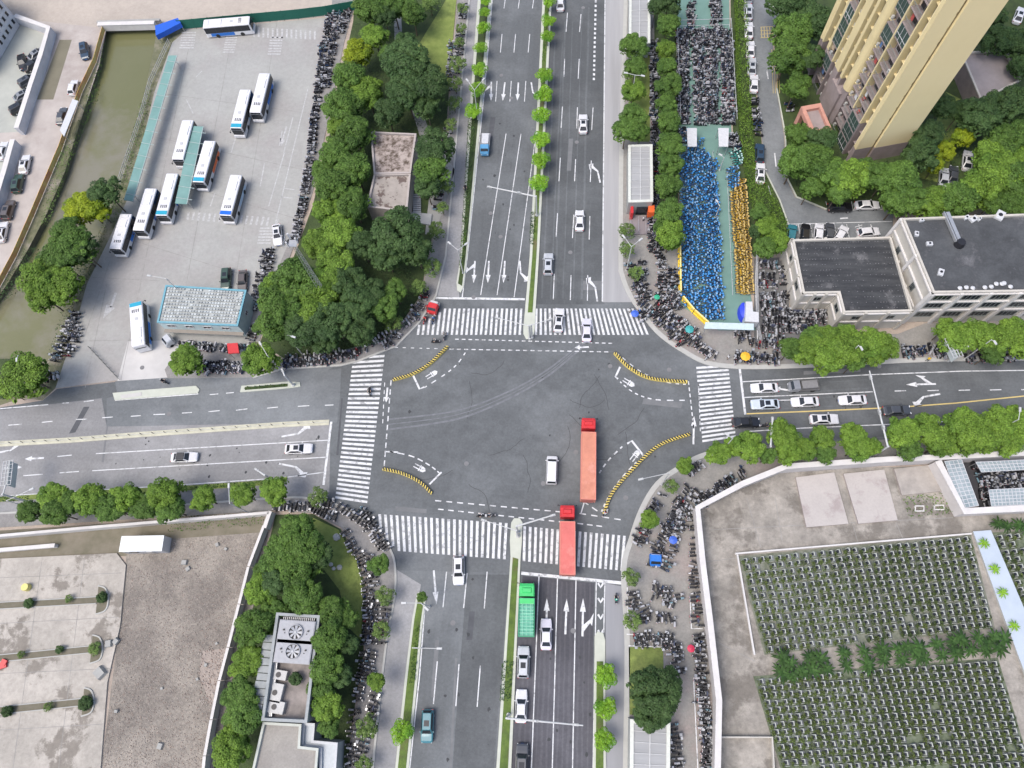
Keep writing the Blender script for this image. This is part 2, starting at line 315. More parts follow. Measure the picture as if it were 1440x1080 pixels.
sheet('lawn', [(1290,250),(1330,130),(1350,140),(1330,260)], grass, .16)
# south-east block
se = [(880,1140),(880,1080),(882,907),(877,803),(888,757),(903,715),(925,680),(957,657),(990,640),(1047,628),(1250,618),(1520,606),(1520,634),(1250,644),(1103,654),(1045,678),(982,716),(990,800),(1002,900),(1012,1000),(1012,1140)]
slab('pavement', se, paving2)
slab('lawn', [(884,910),(932,910),(935,1000),(885,1005)], grass, .17)
sheet('compound_yard', [(984,716),(1045,684),(1108,660),(1320,655),(1345,722),(1520,715),(1520,1140),(1010,1140),(1009,1060),(1011,985),(999,870),(989,790)], conc2)

bankm = mat('weedy bank', (.17,.165,.10),(.09,.10,.05),scale=.6,amt=1,detail=10,dirt=(.26,.235,.19),dscale=.2,dlo=.5,dhi=.65,bump=.6)
sheet('canal_bank', [(141,70),(136,88),(116,130),(98,180),(88,210),(66,262),(48,305),(24,360),(0,405),(-20,440)]+[(-20,440),(10,400),(40,350),(66,300),(92,240),(104,200),(120,150),(138,90)][1:], bankm)
sheet('canal_bank', [(222,36),(262,42),(242,60),(217,130),(184,270),(154,335),(122,400),(100,480),(78,546),(60,563),(30,560),(70,505),(100,440),(128,370),(150,310),(168,262),(186,190),(203,130),(214,80)], bankm)
# ================================================================ KERB ISLANDS
verge_g = mat('verge grass', (.11,.17,.03),(.06,.10,.02),scale=1,amt=1,detail=8,dirt=(.13,.12,.05),dscale=.25,dlo=.55,dhi=.65,bump=.8)
def island(name, outer_px, inner_px, m_in=verge_g, z=.18):
    return tag(MB().prism([P(*p) for p in outer_px], -.02, z, 0, 0).prism([P(*p) for p in inner_px], z-.02, z+.05, 1, 1).build(name, [curb_l, m_in]), kind='structure')
def shrink(Lf, Rt, a): return [lerp(l, r, a) for l, r in zip(Lf, Rt)]+[lerp(l, r, 1-a) for l, r in zip(Lf, Rt)][::-1]
Lm = [(766,-60),(763,0),(745,360),(738,440)]; Rm_ = [(779,-60),(776,0),(758,360),(753,440)]
island('median', Lm+[(736,460),(736,470),(740,477),(746,477),(751,470),(752,460)]+Rm_[::-1], shrink(Lm, Rm_, .28))
Lm = [(718,783),(698,1080),(694,1140)]; Rm_ = [(732,787),(719,1080),(716,1140)]
island('median', [(719,735),(723,729),(731,729),(735,735),(734,760)]+Rm_+Lm[::-1]+[(717,760)], shrink(Lm, Rm_, .22))
Lm = [(680,-60),(672,0),(663,120),(648,360),(642,398)]; Rm_ = [(696,-60),(692,0),(680,130),(657,360),(652,404)]
island('planted_divider', Lm+[(643,409),(648,412)]+Rm_[::-1], shrink(Lm, Rm_, .22), grass2)
Lm = [(586,838),(580,870),(570,950),(556,1080),(550,1140)]; Rm_ = [(599,843),(594,880),(588,950),(575,1080),(570,1140)]
island('planted_divider', [(588,833),(595,833)]+Rm_+Lm[::-1], shrink(Lm, Rm_, .2))
Lm = [(836,930),(834,1080),(834,1140)]; Rm_ = [(851,930),(852,1080),(852,1140)]
island('planted_divider', [(836,895),(840,888),(848,890),(851,900)]+Rm_+Lm[::-1], shrink(Lm, Rm_, .2))
island('traffic_island', [(159,553),(200,549),(276,543),(281,548),(279,553),(200,560),(162,563)], [(170,556),(200,552),(200,557),(172,561)], mat('pale island paving', (.5,.49,.47)))
island('traffic_island', [(340,543),(405,537),(422,538),(423,544),(400,547),(338,552)], [(345,545),(405,540),(405,544),(345,549)], grass2)
def kerb(px, w=.35, z=.17):
    k = MB().strip([P(*p) for p in px], w, z, 0, -.02); return tag(k.build('kerb', curb_m), kind='structure')
kerb([(661,-60),(660,0),(627,360),(613,417),(590,453),(557,487),(503,508),(480,514),(398,519),(356,531)])
kerb(arcpts([(882,-60),(880,0),(874,200),(873,360),(875,387),(887,417),(910,450),(930,472),(960,493),(993,510),(1040,516),(1120,515),(1260,508),(1353,505),(1520,504)], 4), .85)
kerb(arcpts([(-90,730),(0,722),(130,716),(253,710),(397,700),(440,702),(480,712),(505,728),(530,745),(550,775),(556,800),(555,840),(543,907),(527,1053),(520,1140)], 4))
kerb(arcpts([(880,1140),(880,1080),(882,907),(877,803),(888,757),(903,715),(925,680),(957,657),(990,640),(1047,628)], 4), .85)

# ================================================================ ROAD MARKINGS
ZM = .036
mk = MB()     # all lane paint: one pattern lying on the road
def line(a, b, w=.15, m=mk, mi=0): m.strip([P(*a), P(*b)], w, ZM, mi)
def dash(a, b, n, frac=.45, w=.15, m=mk, mi=0):
    for i in range(n): line(lerp(a, b, i/n), lerp(a, b, (i+frac)/n), w, m, mi)
def pl(pts, w=.15, mi=0): mk.strip([P(*p) for p in pts], w, ZM, mi)
def pldash(ctrl, n, frac=.5, w=.15):
    pts = arcpts(ctrl, 30); N = len(pts)-1
    for i in range(n):
        a, b = int(i/n*N), max(int((i+frac)/n*N), int(i/n*N)+1); pl(pts[a:b+1], w)
# north, southbound
pl([(694,-20),(681,130),(657,362),(650,418)], .22)
for t, b in (((712,188),(676,415)), ((733,188),(699,415)), ((754,188),(723,418))): line((t[0]-.3, t[1]), b, .16)
line((609,419), (738,421), .45)
for x0, y0, y1 in ((706,48,74),(725,48,74),(745,48,74),(711,-4,12),(731,-4,12),(751,-4,12)): line((x0,y0), (x0-2.3,y1), .16)
for x in (699,719,739.5): line((x,114), (x-2,143), .16)
# north, northbound
line((851,-20), (847,424), .22)
for rows in (((798,18),(796,45)),((817,20),(815,45)),((794,83),(793,108)),((814.5,83),(813,111)),((791,150),(789,180)),((812,151),(811,181)),((834,151),(832,183)),((788,222),(786,255)),((809.5,224),(808,255)),((831.5,226),(830,256)),((784,300),(782,333)),((807,302),(805,335)),((829.5,304),(828.5,337)),((779.5,385),(778,421)),((803,387),(802,422)),((826.5,387),(826,423))): line(*rows, .17)
dash((838,-6), (835,116), 19, .5, .45)
# south, northbound
line((733,806), (876,820), .5)
for a, b in (((758,808),(745,1140)),((784,812),(775,1140)),((810,815),(804,1140)),((838.5,818),(833,1140)),((850.5,819),(849,890))): line(a, b, .17)
for y in (822,843,866,888):
    mk.strip([P(841,y-2), P(844.5,y+4), P(848.5,y-2)], .35, ZM)
# south, southbound
for a, b in (((628,804),(623,854)),((657,806),(652,855)),((685,804),(681,856)),((615,930),(609.5,990)),((645.5,934),(641,993)),((675.5,936),(671,994)),((596,1080),(594,1100))): line(a, b, .17)
pl([(598,845),(590,950),(576,1080),(570,1140)], .2)
# west
pl([(466,593),(455,682)], .4)
line((135,638), (462,619), .17); line((130,662), (458,643), .17); pl([(-60,702),(0,698),(253,682),(397,672),(457,664)], .17)
line((-60,580), (68,569), .2)
for x0, y0, x1, y1 in ((12,598,31,596.5),(59,594,74,592.5),(107,590,122,589.5),(144,587.5,159,586.5),(184,585.5,198,584.5),(216,583,232,582.5),(256,581,270,580),(293,579,309,577.5),(332,577,348,575),(376,574,391,572.5),(419,571.5,435,570.5),(457,570,469,569.5),(81,642,101,640),(33,669,60,667),(84,665,111,663),(295,555,307,554),(318,553,329,552),(132,563,118,565),(88,567,97,566.5)): line((x0,y0), (x1,y1), .17)
pl([(162,563),(200,560),(279,554)], .2)
# east
line((1040,517), (1048,583), .4); pl([(1043,537),(1120,533),(1223,527),(1353,522),(1520,520)], .18)
line((1046,559), (1227,551), .17); line((1094,563),(1114,562.5), .15)
for a in (1258,1304,1348,1392,1436): line((a,550-(a-1258)*.011), (a+16,549.5-(a-1258)*.011), .17)
pl([(1047,607),(1130,602),(1247,597),(1520,583)], .17)
yl = MB(); yl.strip([P(*p) for p in ((1050,582),(1150,578),(1260,573),(1343,567),(1440,557),(1520,548))], .22, ZM)
tag(yl.build('yellow_centre_line', paint_y), kind='structure')
# lines for the motorcycle boxes round the crossing
pldash([(540,488),(600,490),(660,491)], 12, .5); line((632,491),(862,495), .01)
dash((640,477), (865,483), 24, .55, .2); dash((632,491), (860,495), 22, .55, .2)
dash((550,535), (540,660), 10, .6, .22); dash((541,538), (538,600), 6, .55, .15)
dash((612,704), (812,722), 13, .55, .2); dash((616,716), (800,735), 13, .55, .2); dash((815,722), (880,732), 4, .55, .2); dash((812,736), (852,741), 3, .6, .2)
dash((968,536), (976,606), 8, .6, .2); dash((982,540), (985,610), 8, .6, .15); dash((820,705),(845,722), 2,.6,.2); line((817,722),(822,705),.2)
pl([(581,528),(590,547),(597,544)], .35); pldash([(597,545),(625,527),(643,512),(657,492)], 7, .45, .22)
pl([(872,516),(845.5+20,530),(869,533)], .35); pldash([(872,537),(893,553),(922,562),(968,563)], 9, .5, .22)
pl([(541,635),(560,636)], .25); pldash([(548,635),(580,642),(605,655),(620,667)], 7, .6, .22); pl([(621,664),(604,681)], .3)
pl([(905,641),(888.5,620),(882,624)], .35); pldash([(875,628),(855,648),(841,668)], 5, .5, .25)
pldash([(895,650),(872,675),(855,700),(845,722)], 9, .55, .28); pldash([(868,497),(900,522),(935,537),(968,541)], 10, .55, .2)
tag(mk.build('lane_markings', paint), kind='structure')
# crosswalks
def crosswalk(tl, tr, bl, br, n, frac=.5, skip=None, first=None):
    m = MB()
    for i in range(n):
        a, b = (i)/n, (i+frac)/n
        T = lambda t: Vector(lerp(tl, tr, t)); B = lambda t: Vector(lerp(bl, br, t))
        q = [T(a), T(b), B(b), B(a)]
        if skip:
            c = skip(i, n)
            if c is None: continue
            q = [q[0].lerp(q[3], c[0]), q[1].lerp(q[2], c[0]), q[1].lerp(q[2], c[1]), q[0].lerp(q[3], c[1])]
        m.quad(*[(P(v[0], v[1]).x, P(v[0], v[1]).y, ZM) for v in q][::-1])
    return tag(m.build('crosswalk', paint), kind='structure')
crosswalk((591,434), (738,434), (586,471), (736,471), 22, .48, lambda i, n: (.62-.12*i, 1) if i < 5 else (0, 1))
crosswalk((753,434), (900,434), (752,471), (916,471), 24, .48, lambda i, n: (0, 1))
crosswalk((532,723), (718,736), (536,773), (715,787), 23, .48, lambda i, n: (0, .55+.16*i) if i < 3 else (0, 1))
crosswalk((736,740), (884,754), (735,789), (880,803), 19, .48, lambda i, n: (0, 1))
crosswalk((541,499), (516,711), (497,502), (471,704), 32, .5, lambda i, n: (0, .5) if i == 0 else (0, 1))
crosswalk((1024,513), (1035,618), (979,516), (988,625), 18, .5)
# crossings painted in the depot and worn stencils
for q in (((264,298),(384,306),(262,309),(381,318),16),((356,38),(448,44),(356,52),(448,56),14)):
    m = MB()
    for i in range(q[4]):
        a = i/q[4]; b = a+.4/q[4]; p = [lerp(q[0], q[1], a), lerp(q[0], q[1], b), lerp(q[2], q[3], b), lerp(q[2], q[3], a)]
        m.quad(*[(P(*v).x, P(*v).y, .03) for v in p][::-1])
    tag(m.build('crosswalk', paint_old), kind='structure')
m = MB()
for tl, tr, bl, n in (((256,45),(276,42),(252,70),7),((318,52),(334,52),(313,76),7),((380,52),(398,52),(376,79),7),((366,320),(385,320),(361,345),6)):
    for i in range(n):
        a, b = i/n, (i+.5)/n; l0, l1 = lerp(tl, bl, a), lerp(tl, bl, b); w = tr[0]-tl[0]
        m.quad(*[(P(*v).x, P(*v).y, .03) for v in (l1, (l1[0]+w, l1[1]), (l0[0]+w, l0[1]), l0)])
for a, b in (((433,125),(386,320)),((284,100),(276,108)),((386,320),(392,308)),((400,215),(378,290)),((412,165),(399,215)),((393,205),(397,184)),((400,265),(415,267)),((395,277),(412,279)),((272,160),(262,140)),((235,90),(230,110)),((331,195),(325,215)),((372,230),(366,262)),((302,272),(296,290))): m.strip([P(*a), P(*b)], .22, .03)
m.strip([P(398,195), P(403,178)], .35, .03); m.add([(P(*v).x, P(*v).y, .03) for v in ((394,194),(402,197),(395,206))], [(0, 2, 1)])
m.strip([P(163,412), P(156,432)], .5, .03); m.add([(P(*v).x, P(*v).y, .03) for v in ((150,428),(162,433),(145,448))], [(0, 2, 1)])
tag(m.build('yard_markings', paint_old), kind='structure')
# turn arrows
ar = MB()
def arrow(tail, head, kind='s', w=.35, m=ar):
    a, b = P(*tail), P(*head); L = (b-a).length; t = (b-a).normalized(); n = Vector((t.y, -t.x, 0))      # n: right of travel
    def q(*pts): 
        vs = [(a+t*u+n*v) for u, v in pts]; vs = [(x.x, x.y, ZM) for x in vs]; m.prism(vs, None, ZM+.001*len(m.f)*0)
    hl = L*.36
    if 's' in kind:
        q((0, -w/2), (L-hl, -w/2), (L-hl, w/2), (0, w/2)); q((L-hl, -w*1.5), (L, 0), (L-hl, w*1.5))
    for k, sg in (('l', -1), ('r', 1)):
        if k in kind:
            if 's' in kind: q((L*.12, w/2*sg), (L*.36, 1.2*sg), (L*.28, 1.5*sg), (L*.62, 1.75*sg), (L*.46, 1.2*sg) , (L*.3, w/2*sg))
            else:
                q((0, -w/2), (L*.55, -w/2), (L*.55, w/2), (0, w/2)); q((L*.5, -w/2*sg), (L*.8, 1.1*sg), (L*.72, 1.5*sg), (L, 1.5*sg), (L*1.02, .5*sg) , (L*.9, .65*sg), (L*.6, -w/2*sg))
for tl, hdp, k in (((691,115),(690.5,142),'sr'),((710,116),(707,142),'s'),((729,116),(727.5,142),'s'),((747,116),(751,140),'l'),((668,367),(666,398),'sr'),((687.5,367),(686,398),'s'),((710,367),(708,398),'s'),((731,367),(733,396),'l'),
        ((844,257),(838,230),'l'),((840,424),(835,390),'l'),((768.5,891),(769,841),'s'),((795,892),(797,842),'s'),((819,895),(820,841),'sr'),((610,802),(614,850),'s'),
        ((396,614),(436,607),'l'),((392,652),(433,660),'r'),((401,634),(430,632),'s'),((-10,638),(32,630),'l'),((5,658),(31,657),'s'),((62,644),(35,645.5),'s'),((1316,540),(1274,541),'sr'),((1322,554),(1282,561),'l'),((1110,549),(1090,546),'s'),
        ((545,545),(543,566),'s'),((968,0),(968,-10),'s'),((975,625),(976,585),'s'),((828,488),(808,489),'s')):
    arrow(tl, hdp, k, .32)
for x, y, a in ((607,527,-.55),(884,538,.55),(893,641,-.9),(590,658,.5)):       # small cycle stencils
    c = P(x, y); aa = hd(x, y, math.cos(a), math.sin(a)); u = Vector((math.cos(aa), math.sin(aa), 0)); v = Vector((-u.y, u.x, 0))
    for k in (-.28, .28): ar.strip([c+v*k-u*1.1, c+v*k+u*.3], .18, ZM)
    ar.prism([c+u*.3+v*.5, c+u*.3-v*.5, c+u*.9-v*.42, c+u*1.25, c+u*.9+v*.42], None, ZM)
    ar.strip([c+u*.05-v*.55, c+u*.05+v*.55], .18, ZM+.004)
tag(ar.build('arrow_markings', paint), kind='structure')
# repairs and stains in the asphalt
pm_ = mat('old asphalt patch', (.085,.09,.098), (.065,.068,.075), scale=.8, amt=1, detail=8); pm2 = mat('pale asphalt patch', (.165,.17,.175), (.13,.135,.14), scale=.8, amt=1, detail=8); m = MB()
for q, k in (([(118,572),(126,572),(106,608),(97,610)],0),([(556,712),(600,716),(600,722),(556,718)],1),([(905,560),(960,566),(958,574),(903,568)],1),([(690,165),(697,165),(692,200),(685,200)],0),([(800,195),(806,195),(803,240),(797,240)],1),([(612,900),(618,900),(612,980),(606,980)],1),([(660,860),(668,860),(664,900),(656,900)],0),([(640,925),(643,925),(636,1080),(632,1080)],1),([(1130,522),(1210,518),(1210,523),(1130,527)],1),([(150,600),(152,600),(146,650),(143,650)],1),([(480,560),(482,560),(476,640),(473,640)],0),([(820,395),(846,395),(846,408),(820,408)],1)):
    m.prism([P(*p) for p in q], None, .026, k)
tag(m.build('asphalt_repairs', [pm_, pm2]), kind='structure')
tk = MB(); rz_ = random.Random(19)
for a_, b_ in (((771,815),(760,1090)),((797,818),(790,1090)),((823,820),(818,1090)),((746,900),(735,1090)),((800,30),(786,420)),((823,10),(812,420)),((786,60),(768,420)),((719,150),(700,412)),((741,150),(722,412)),((701,150),(678,412)),((1060,549),(1220,540)),((1060,571),(1220,562))):
    for s_ in (-1.0, 0, 1.0):
        p, q = P(*a_), P(*b_); t = (q-p).normalized(); n = Vector((-t.y, t.x, 0)); pts = [p.lerp(q, k/14)+n*(s_*.8+rz_.gauss(0, .05)) for k in range(15)]
        if abs(s_) > .5 or a_[1] > 700: tk.strip(pts, rz_.uniform(.18, .42), .0245, 1 if a_[1] > 800 else 0)
tag(tk.build('wheel_tracks', [A('polished wheel track', .118, .12), A('polished dark wheel track', .085, .10, tint=(.98, .97, 1.1))]), kind='structure')
rz_ = random.Random(9); m = MB()
for i in range(90):                      # oil drips along the queueing lanes and small cracks sealed with tar
    x, y = rz_.choice([(rz_.uniform(740,836), rz_.uniform(825,1075)), (rz_.uniform(600,712), rz_.uniform(812,1070)), (rz_.uniform(665,740), rz_.uniform(60,412)), (rz_.uniform(1050,1230), rz_.uniform(540,580)), (rz_.uniform(150,455), rz_.uniform(612,672)), (rz_.uniform(560,960), rz_.uniform(505,700))])
    p = P(x, y); r = rz_.uniform(.08, .3); n = 7; m.add([(p.x+r*rz_.uniform(.6, 1.2)*math.cos(k*6.283/n), p.y+r*rz_.uniform(.6, 1.6)*math.sin(k*6.283/n), .028) for k in range(n)], [tuple(range(n))])
for i in range(14):
    x, y = rz_.uniform(570, 940), rz_.uniform(500, 700); a = rz_.uniform(0, 3.1); pts = []
    for k in range(12): pts.append(P(x, y)); a += rz_.uniform(-.35, .35); x += 5*math.cos(a); y += 5*math.sin(a)
    m.strip(pts, .07, .028)
tag(m.build('oil_stains', mat('oily asphalt', (.05,.052,.056), (.04,.042,.045), scale=2)), kind='structure')
# manhole covers
mh = mat('iron cover', (.20,.20,.205), (.14,.14,.145)); 
for x, y in ((656,652),(764,680),(810,636),(705,106),(719,138),(820,11),(811,200),(802,355),(637,876),(880,510),(941,520),(690,300),(746,267),(200,517),(880,700),(859,693),(806,887),(858,515),(238,582),(1236,515),(704,333),(666,418)):
    c = P(x, y); o = MB().tube((0,0,0), (0,0,.012), .42, .42, 16).build('manhole_cover', mh, org=(0,0,0)); o.location = (c.x, c.y, .034)
    tag(o, kind='structure')
# ================================================================ TREES
def leafmat(name, c, c2, isl=.42):
    return mat(name, c, c2, scale=.45, rough=.6, amt=1, detail=4, island=isl, objv=.14)
LM = {
 'M': (leafmat('leaf mid green', (.085,.155,.028), (.042,.088,.018)), 'leafy mid green'),
 'L': (leafmat('leaf bright green', (.135,.225,.030), (.062,.125,.018)), 'bright green'),
 'K': (leafmat('leaf dark green', (.055,.10,.030), (.030,.062,.020)), 'dark green'),
 'D': (leafmat('leaf dusty green', (.13,.20,.05), (.065,.115,.03)), 'thin dusty green'),
 'P': (leafmat('leaf fresh green', (.17,.32,.02), (.06,.17,.012), .45), 'fresh light green'),
 'Y': (leafmat('leaf yellow green', (.23,.28,.012), (.12,.19,.015)), 'yellow green')}
bark = mat('bark', (.13,.10,.07), (.07,.055,.04), scale=3)
rt = random.Random(3)
def leafquad(m, p, n, s, mi=0):
    n = (n+Vector((0, 0, .35))).normalized(); a = n.orthogonal().normalized(); a = Matrix.Rotation(rt.random()*6.28, 3, n) @ a; b = n.cross(a)
    l, w = s*rt.uniform(.7, 1.25), s*rt.uniform(.4, .7)
    m.add([p-a*l, p+b*w-a*l*.1, p+a*l, p-b*w-a*l*.1], [(0, 1, 2, 3)], mi)
def rdir():
    z = rt.uniform(-1, 1); a = rt.uniform(0, 2*math.pi); r = math.sqrt(1-z*z); return Vector((r*math.cos(a), r*math.sin(a), z))
def crown_mesh(kind, var):
    """a unit crown (radius 1): clumps of leaves spread through a flattened dome"""
    m = MB(); rt.seed(hash_(kind)+var*17)
    if kind == 'P':                              # young trees: separate upright sprays round the stem
        nb, per = 19, 130
        for i in range(nb):
            a = i*2.4+rt.uniform(-.3, .3); rr = math.sqrt((i+.5)/nb)*.78; c = Vector((rr*math.cos(a), rr*math.sin(a), rt.uniform(-.1, .35)*(1-rr)+.15))
            rad = rt.uniform(.17, .27)
            for k in range(per):
                dd = rdir(); dd.z = abs(dd.z)*1.2-.3; p = c+Vector((dd.x*rad*(1+rr*.5), dd.y*rad*(1+rr*.5), dd.z*rad*1.1))
                leafquad(m, p, dd+Vector((0, 0, .6))+rdir()*.4, .062)
        for k in range(220):
            dd = rdir(); leafquad(m, Vector((dd.x*.5, dd.y*.5, dd.z*.2-.15)), dd+Vector((0, 0, .5)), .08)
        return m
    if kind == 'D':
        nb, per, rmin, rmax, ls = 26, 60, .13, .26, .05
    elif kind == 'K': nb, per, rmin, rmax, ls = 52, 150, .14, .27, .036
    else: nb, per, rmin, rmax, ls = 50, 165, .14, .29, .039
    lob = [rt.uniform(.74, 1.16) for _ in range(9)]
    for i in range(nb):
        a = rt.uniform(0, 6.283); rr = math.sqrt(rt.random())*.80*lob[int(a/6.284*9)]; h = math.sqrt(max(0, 1-(rr/1.02)**2))
        c = Vector((rr*math.cos(a), rr*math.sin(a), h*.62*rt.uniform(.55, 1.05)-.12)); rad = rt.uniform(rmin, rmax)*(1.05-.25*rr)
        for k in range(per):
            dd = rdir()
            if dd.z < -.35: dd.z = -dd.z
            rr2 = rad*rt.uniform(.82, 1.08); p = c+Vector((dd.x*rr2, dd.y*rr2, dd.z*rr2*.8))
            leafquad(m, p, dd+rdir()*.55+Vector((0, 0, .25)), ls*1.15)
    for k in range(500 if kind != 'D' else 150):   # lower inner leaves close the gaps
        a = rt.uniform(0, 6.283); rr = math.sqrt(rt.random())*.86*lob[int(a/6.284*9)]
        leafquad(m, Vector((rr*math.cos(a), rr*math.sin(a), -.18+rt.uniform(-.1, .2))), Vector((0, 0, 1))+rdir()*.6, .1)
    return m
def hash_(s): return sum(ord(ch)*31**i for i, ch in enumerate(s)) % 9973
CROWN = {}
for k in LM:
    for v in range(4 if k in 'ML' else 3): CROWN[k, v] = crown_mesh(k, v).mesh('crown', LM[k][0])
def trunk_mesh(v):
    m = MB(); r = random.Random(v); m.tube((0, 0, 0), (0, 0, .55), .05, .038, 7)
    for i in range(6):
        a = i*1.05+r.uniform(-.3, .3); l = r.uniform(.35, .55); e = (l*math.cos(a)*.9, l*math.sin(a)*.9, .55+r.uniform(.18, .38)); m.tube((0, 0, .52), e, .026, .010, 5)
    return m.mesh('trunk', bark)
TRUNK = [trunk_mesh(v) for v in range(3)]
tree_n = [0]
def tree(px, py, r, kind, label, group, height=None):
    if len(label.replace('-', ' ').split()) > 16: label = label.replace('leafy mid', 'mid').replace('thin dusty', 'dusty').replace('fresh light', 'light')
    """px, py is where the crown's middle shows, r its radius in photo pixels"""
    i = tree_n[0]; tree_n[0] += 1; rr = r*S(px, py)*1.04
    hc = height if height else {'P': 3.2, 'D': 3.4, 'L': 5.5, 'M': 6.0, 'K': 6.5, 'Y': 5.0}[kind]*(.6+.4*min(1.5, rr/3.2))
    p = P(px, py, hc); root = empty('tree', (p.x, p.y, .1), label, 'tree', group=group)
    nv = 4 if kind in 'ML' else 3
    c = bpy.data.objects.new('crown', CROWN[kind, i % nv]); C.objects.link(c); c.parent = root; c.location = (0, 0, hc-.1)
    rng = random.Random(i*7+1); c.scale = (rr*rng.uniform(.95, 1.08), rr*rng.uniform(.95, 1.08), rr*rng.uniform(.85, 1.1)); c.rotation_euler = (0, 0, rng.uniform(0, 6.28))
    t = bpy.data.objects.new('trunk', TRUNK[i % 3]); C.objects.link(t); t.parent = root; ts = hc/.8; t.scale = (rr*.9, rr*.9, ts*.95)
    return root
def row(items, phrase, group, by='y', frm='north', rev=False):
    """items: (px, py, r, kind). Every label counts along the row from its named end."""
    key = (lambda t: t[1]) if by == 'y' else (lambda t: t[0])
    its = sorted(items, key=key, reverse=rev)
    for i, (x, y, r, k) in enumerate(its):
        if k == 'P': r *= .9
        tree(x, y, r, k, f'{LM[k][1]} tree, {ordn(i+1)} from the {frm} {phrase}', group)
row([(683,3,8,'P'),(682,18,9,'P'),(680,40,11,'P'),(676,68,11,'P'),(674,99,13,'P'),(672,127,13,'P'),(665,157,14,'P')], 'in the north cycle lane divider', 'young trees in the north divider')
row([(772,3,11,'P'),(771,30,12,'P'),(770,52,11,'P'),(766,106,14,'P'),(765,134,15,'P'),(761,163,15,'P'),(761,198,15,'P'),(760,226,15,'P'),(758,258,15,'P')], 'in the north median', 'young trees in the north median')
row([(852,949,18,'P'),(852,996,17,'P'),(850,1040,17,'P')], 'in the south cycle lane divider', 'young trees in the south-east divider')
row([(565,1028,18,'P'),(593,839,8,'M')], 'in the south grass divider', 'trees in the south-west divider')
park = [(520,15,24,'M'),(553,8,22,'M'),(580,18,20,'M'),(605,6,15,'D'),(527,52,20,'L'),(503,76,22,'Y'),(547,75,14,'M'),(493,112,25,'M'),(517,132,24,'L'),(573,88,34,'K'),(601,118,30,'K'),(572,130,28,'K'),(545,158,22,'K'),(600,152,18,'K'),
 (480,152,26,'M'),(500,190,28,'M'),(474,215,24,'M'),(500,240,25,'M'),(470,265,26,'M'),(497,287,25,'M'),(462,300,24,'L'),(482,328,27,'L'),(450,345,24,'L'),(474,375,30,'L'),(508,345,20,'K'),(558,330,38,'K'),(585,352,24,'K'),(543,358,24,'K'),
 (613,208,28,'K'),(608,240,27,'M'),(420,398,34,'M'),(398,436,34,'M'),(440,432,34,'L'),(390,405,24,'L'),(462,408,28,'L'),(385,458,24,'M'),(428,462,28,'K'),(468,452,30,'K'),(500,430,26,'K'),(490,398,24,'K'),(522,412,22,'K'),(542,432,20,'M'),(556,408,18,'M'),(507,466,22,'K'),(455,482,18,'K'),(600,262,18,'K'),(540,20,18,'K'),(495,150,20,'M'),(480,180,22,'L'),(455,240,18,'M'),(570,60,16,'K')]
row(park, 'in the park beside the north road', 'park trees west of the north road')
row([(650,12,9,'D'),(649,40,9,'D'),(646,60,9,'D'),(644,90,13,'D'),(640,118,12,'D'),(638,145,12,'D'),(634,175,10,'D'),(628,262,12,'D'),(622,292,10,'D'),(613,325,14,'D'),(608,376,14,'D'),(590,405,13,'D'),(552,453,14,'D')], 'on the north-west corner pavement', 'pavement trees at the north-west corner')
row([(890,66,20,'M'),(893,95,17,'M'),(890,128,18,'L'),(892,165,21,'M'),(880,182,20,'M'),(884,104,10,'D'),(900,185,14,'M')], 'between the two northern shelters', 'verge trees between the shelters')
row([(940,5,19,'K'),(938,36,17,'M'),(937,70,15,'L'),(938,95,15,'M'),(942,120,19,'M'),(937,148,16,'M'),(940,174,18,'M'),(942,205,20,'M'),(944,232,18,'M'),(940,262,20,'M'),(942,298,21,'M'),(943,333,24,'L'),(922,10,12,'K'),(932,320,14,'M')], 'in the row west of the scooter lots', 'trees west of the scooter lots')
row([(881,325,13,'D'),(881,352,13,'D'),(894,384,12,'D')], 'south of the orange-ended shelter', 'small trees at the north-east corner')
row([(1068,298,13,'M'),(1078,322,18,'L'),(1091,340,18,'L'),(1076,350,17,'M'),(1063,325,11,'K')], 'in the green wedge beside the estate lane', 'trees in the green wedge')
row([(1103,4,25,'K'),(1127,8,22,'K'),(1147,32,26,'K'),(1113,44,30,'M'),(1108,78,28,'M'),(1120,122,21,'M'),(1138,80,22,'K'),(1123,190,18,'M'),(1153,198,22,'K'),(1117,230,26,'M'),(1147,228,28,'M'),(1167,246,26,'M'),(1193,252,30,'L'),(1222,247,25,'M'),(1245,250,23,'M'),(1268,252,28,'M'),(1140,264,18,'M'),(1178,272,18,'M'),(1293,218,26,'K'),(1262,284,22,'M'),(1284,282,25,'M'),(1310,286,28,'L'),(1345,284,28,'M'),(1377,266,32,'L'),(1405,246,34,'L'),(1430,258,30,'M'),(1392,222,26,'L'),(1353,193,17,'Y'),(1329,212,16,'Y'),(1315,233,13,'Y'),(1373,165,28,'K'),(1403,155,28,'K'),(1430,145,28,'K'),(1350,158,18,'K'),(1325,150,20,'K'),(1410,200,26,'M'),(1436,194,26,'M'),(1403,57,25,'K'),(1433,62,25,'K'),(1303,190,22,'K'),(1400,25,18,'K'),(1438,95,20,'K'),(1425,290,24,'M'),(1395,285,20,'M'),(1440,225,24,'L'),(1340,300,16,'M')], 'in the gardens round the yellow tower', 'trees in the estate gardens')
row([(1112,490,17,'M'),(1132,492,24,'L'),(1160,478,24,'L'),(1165,502,26,'L'),(1188,470,18,'L'),(1192,492,27,'L'),(1218,482,24,'L'),(1240,488,22,'L'),(1145,474,18,'M'),(1202,510,16,'M'),(1228,500,18,'L')], 'in the clump north of the east road', 'clump north of the east road', 'x', 'west')
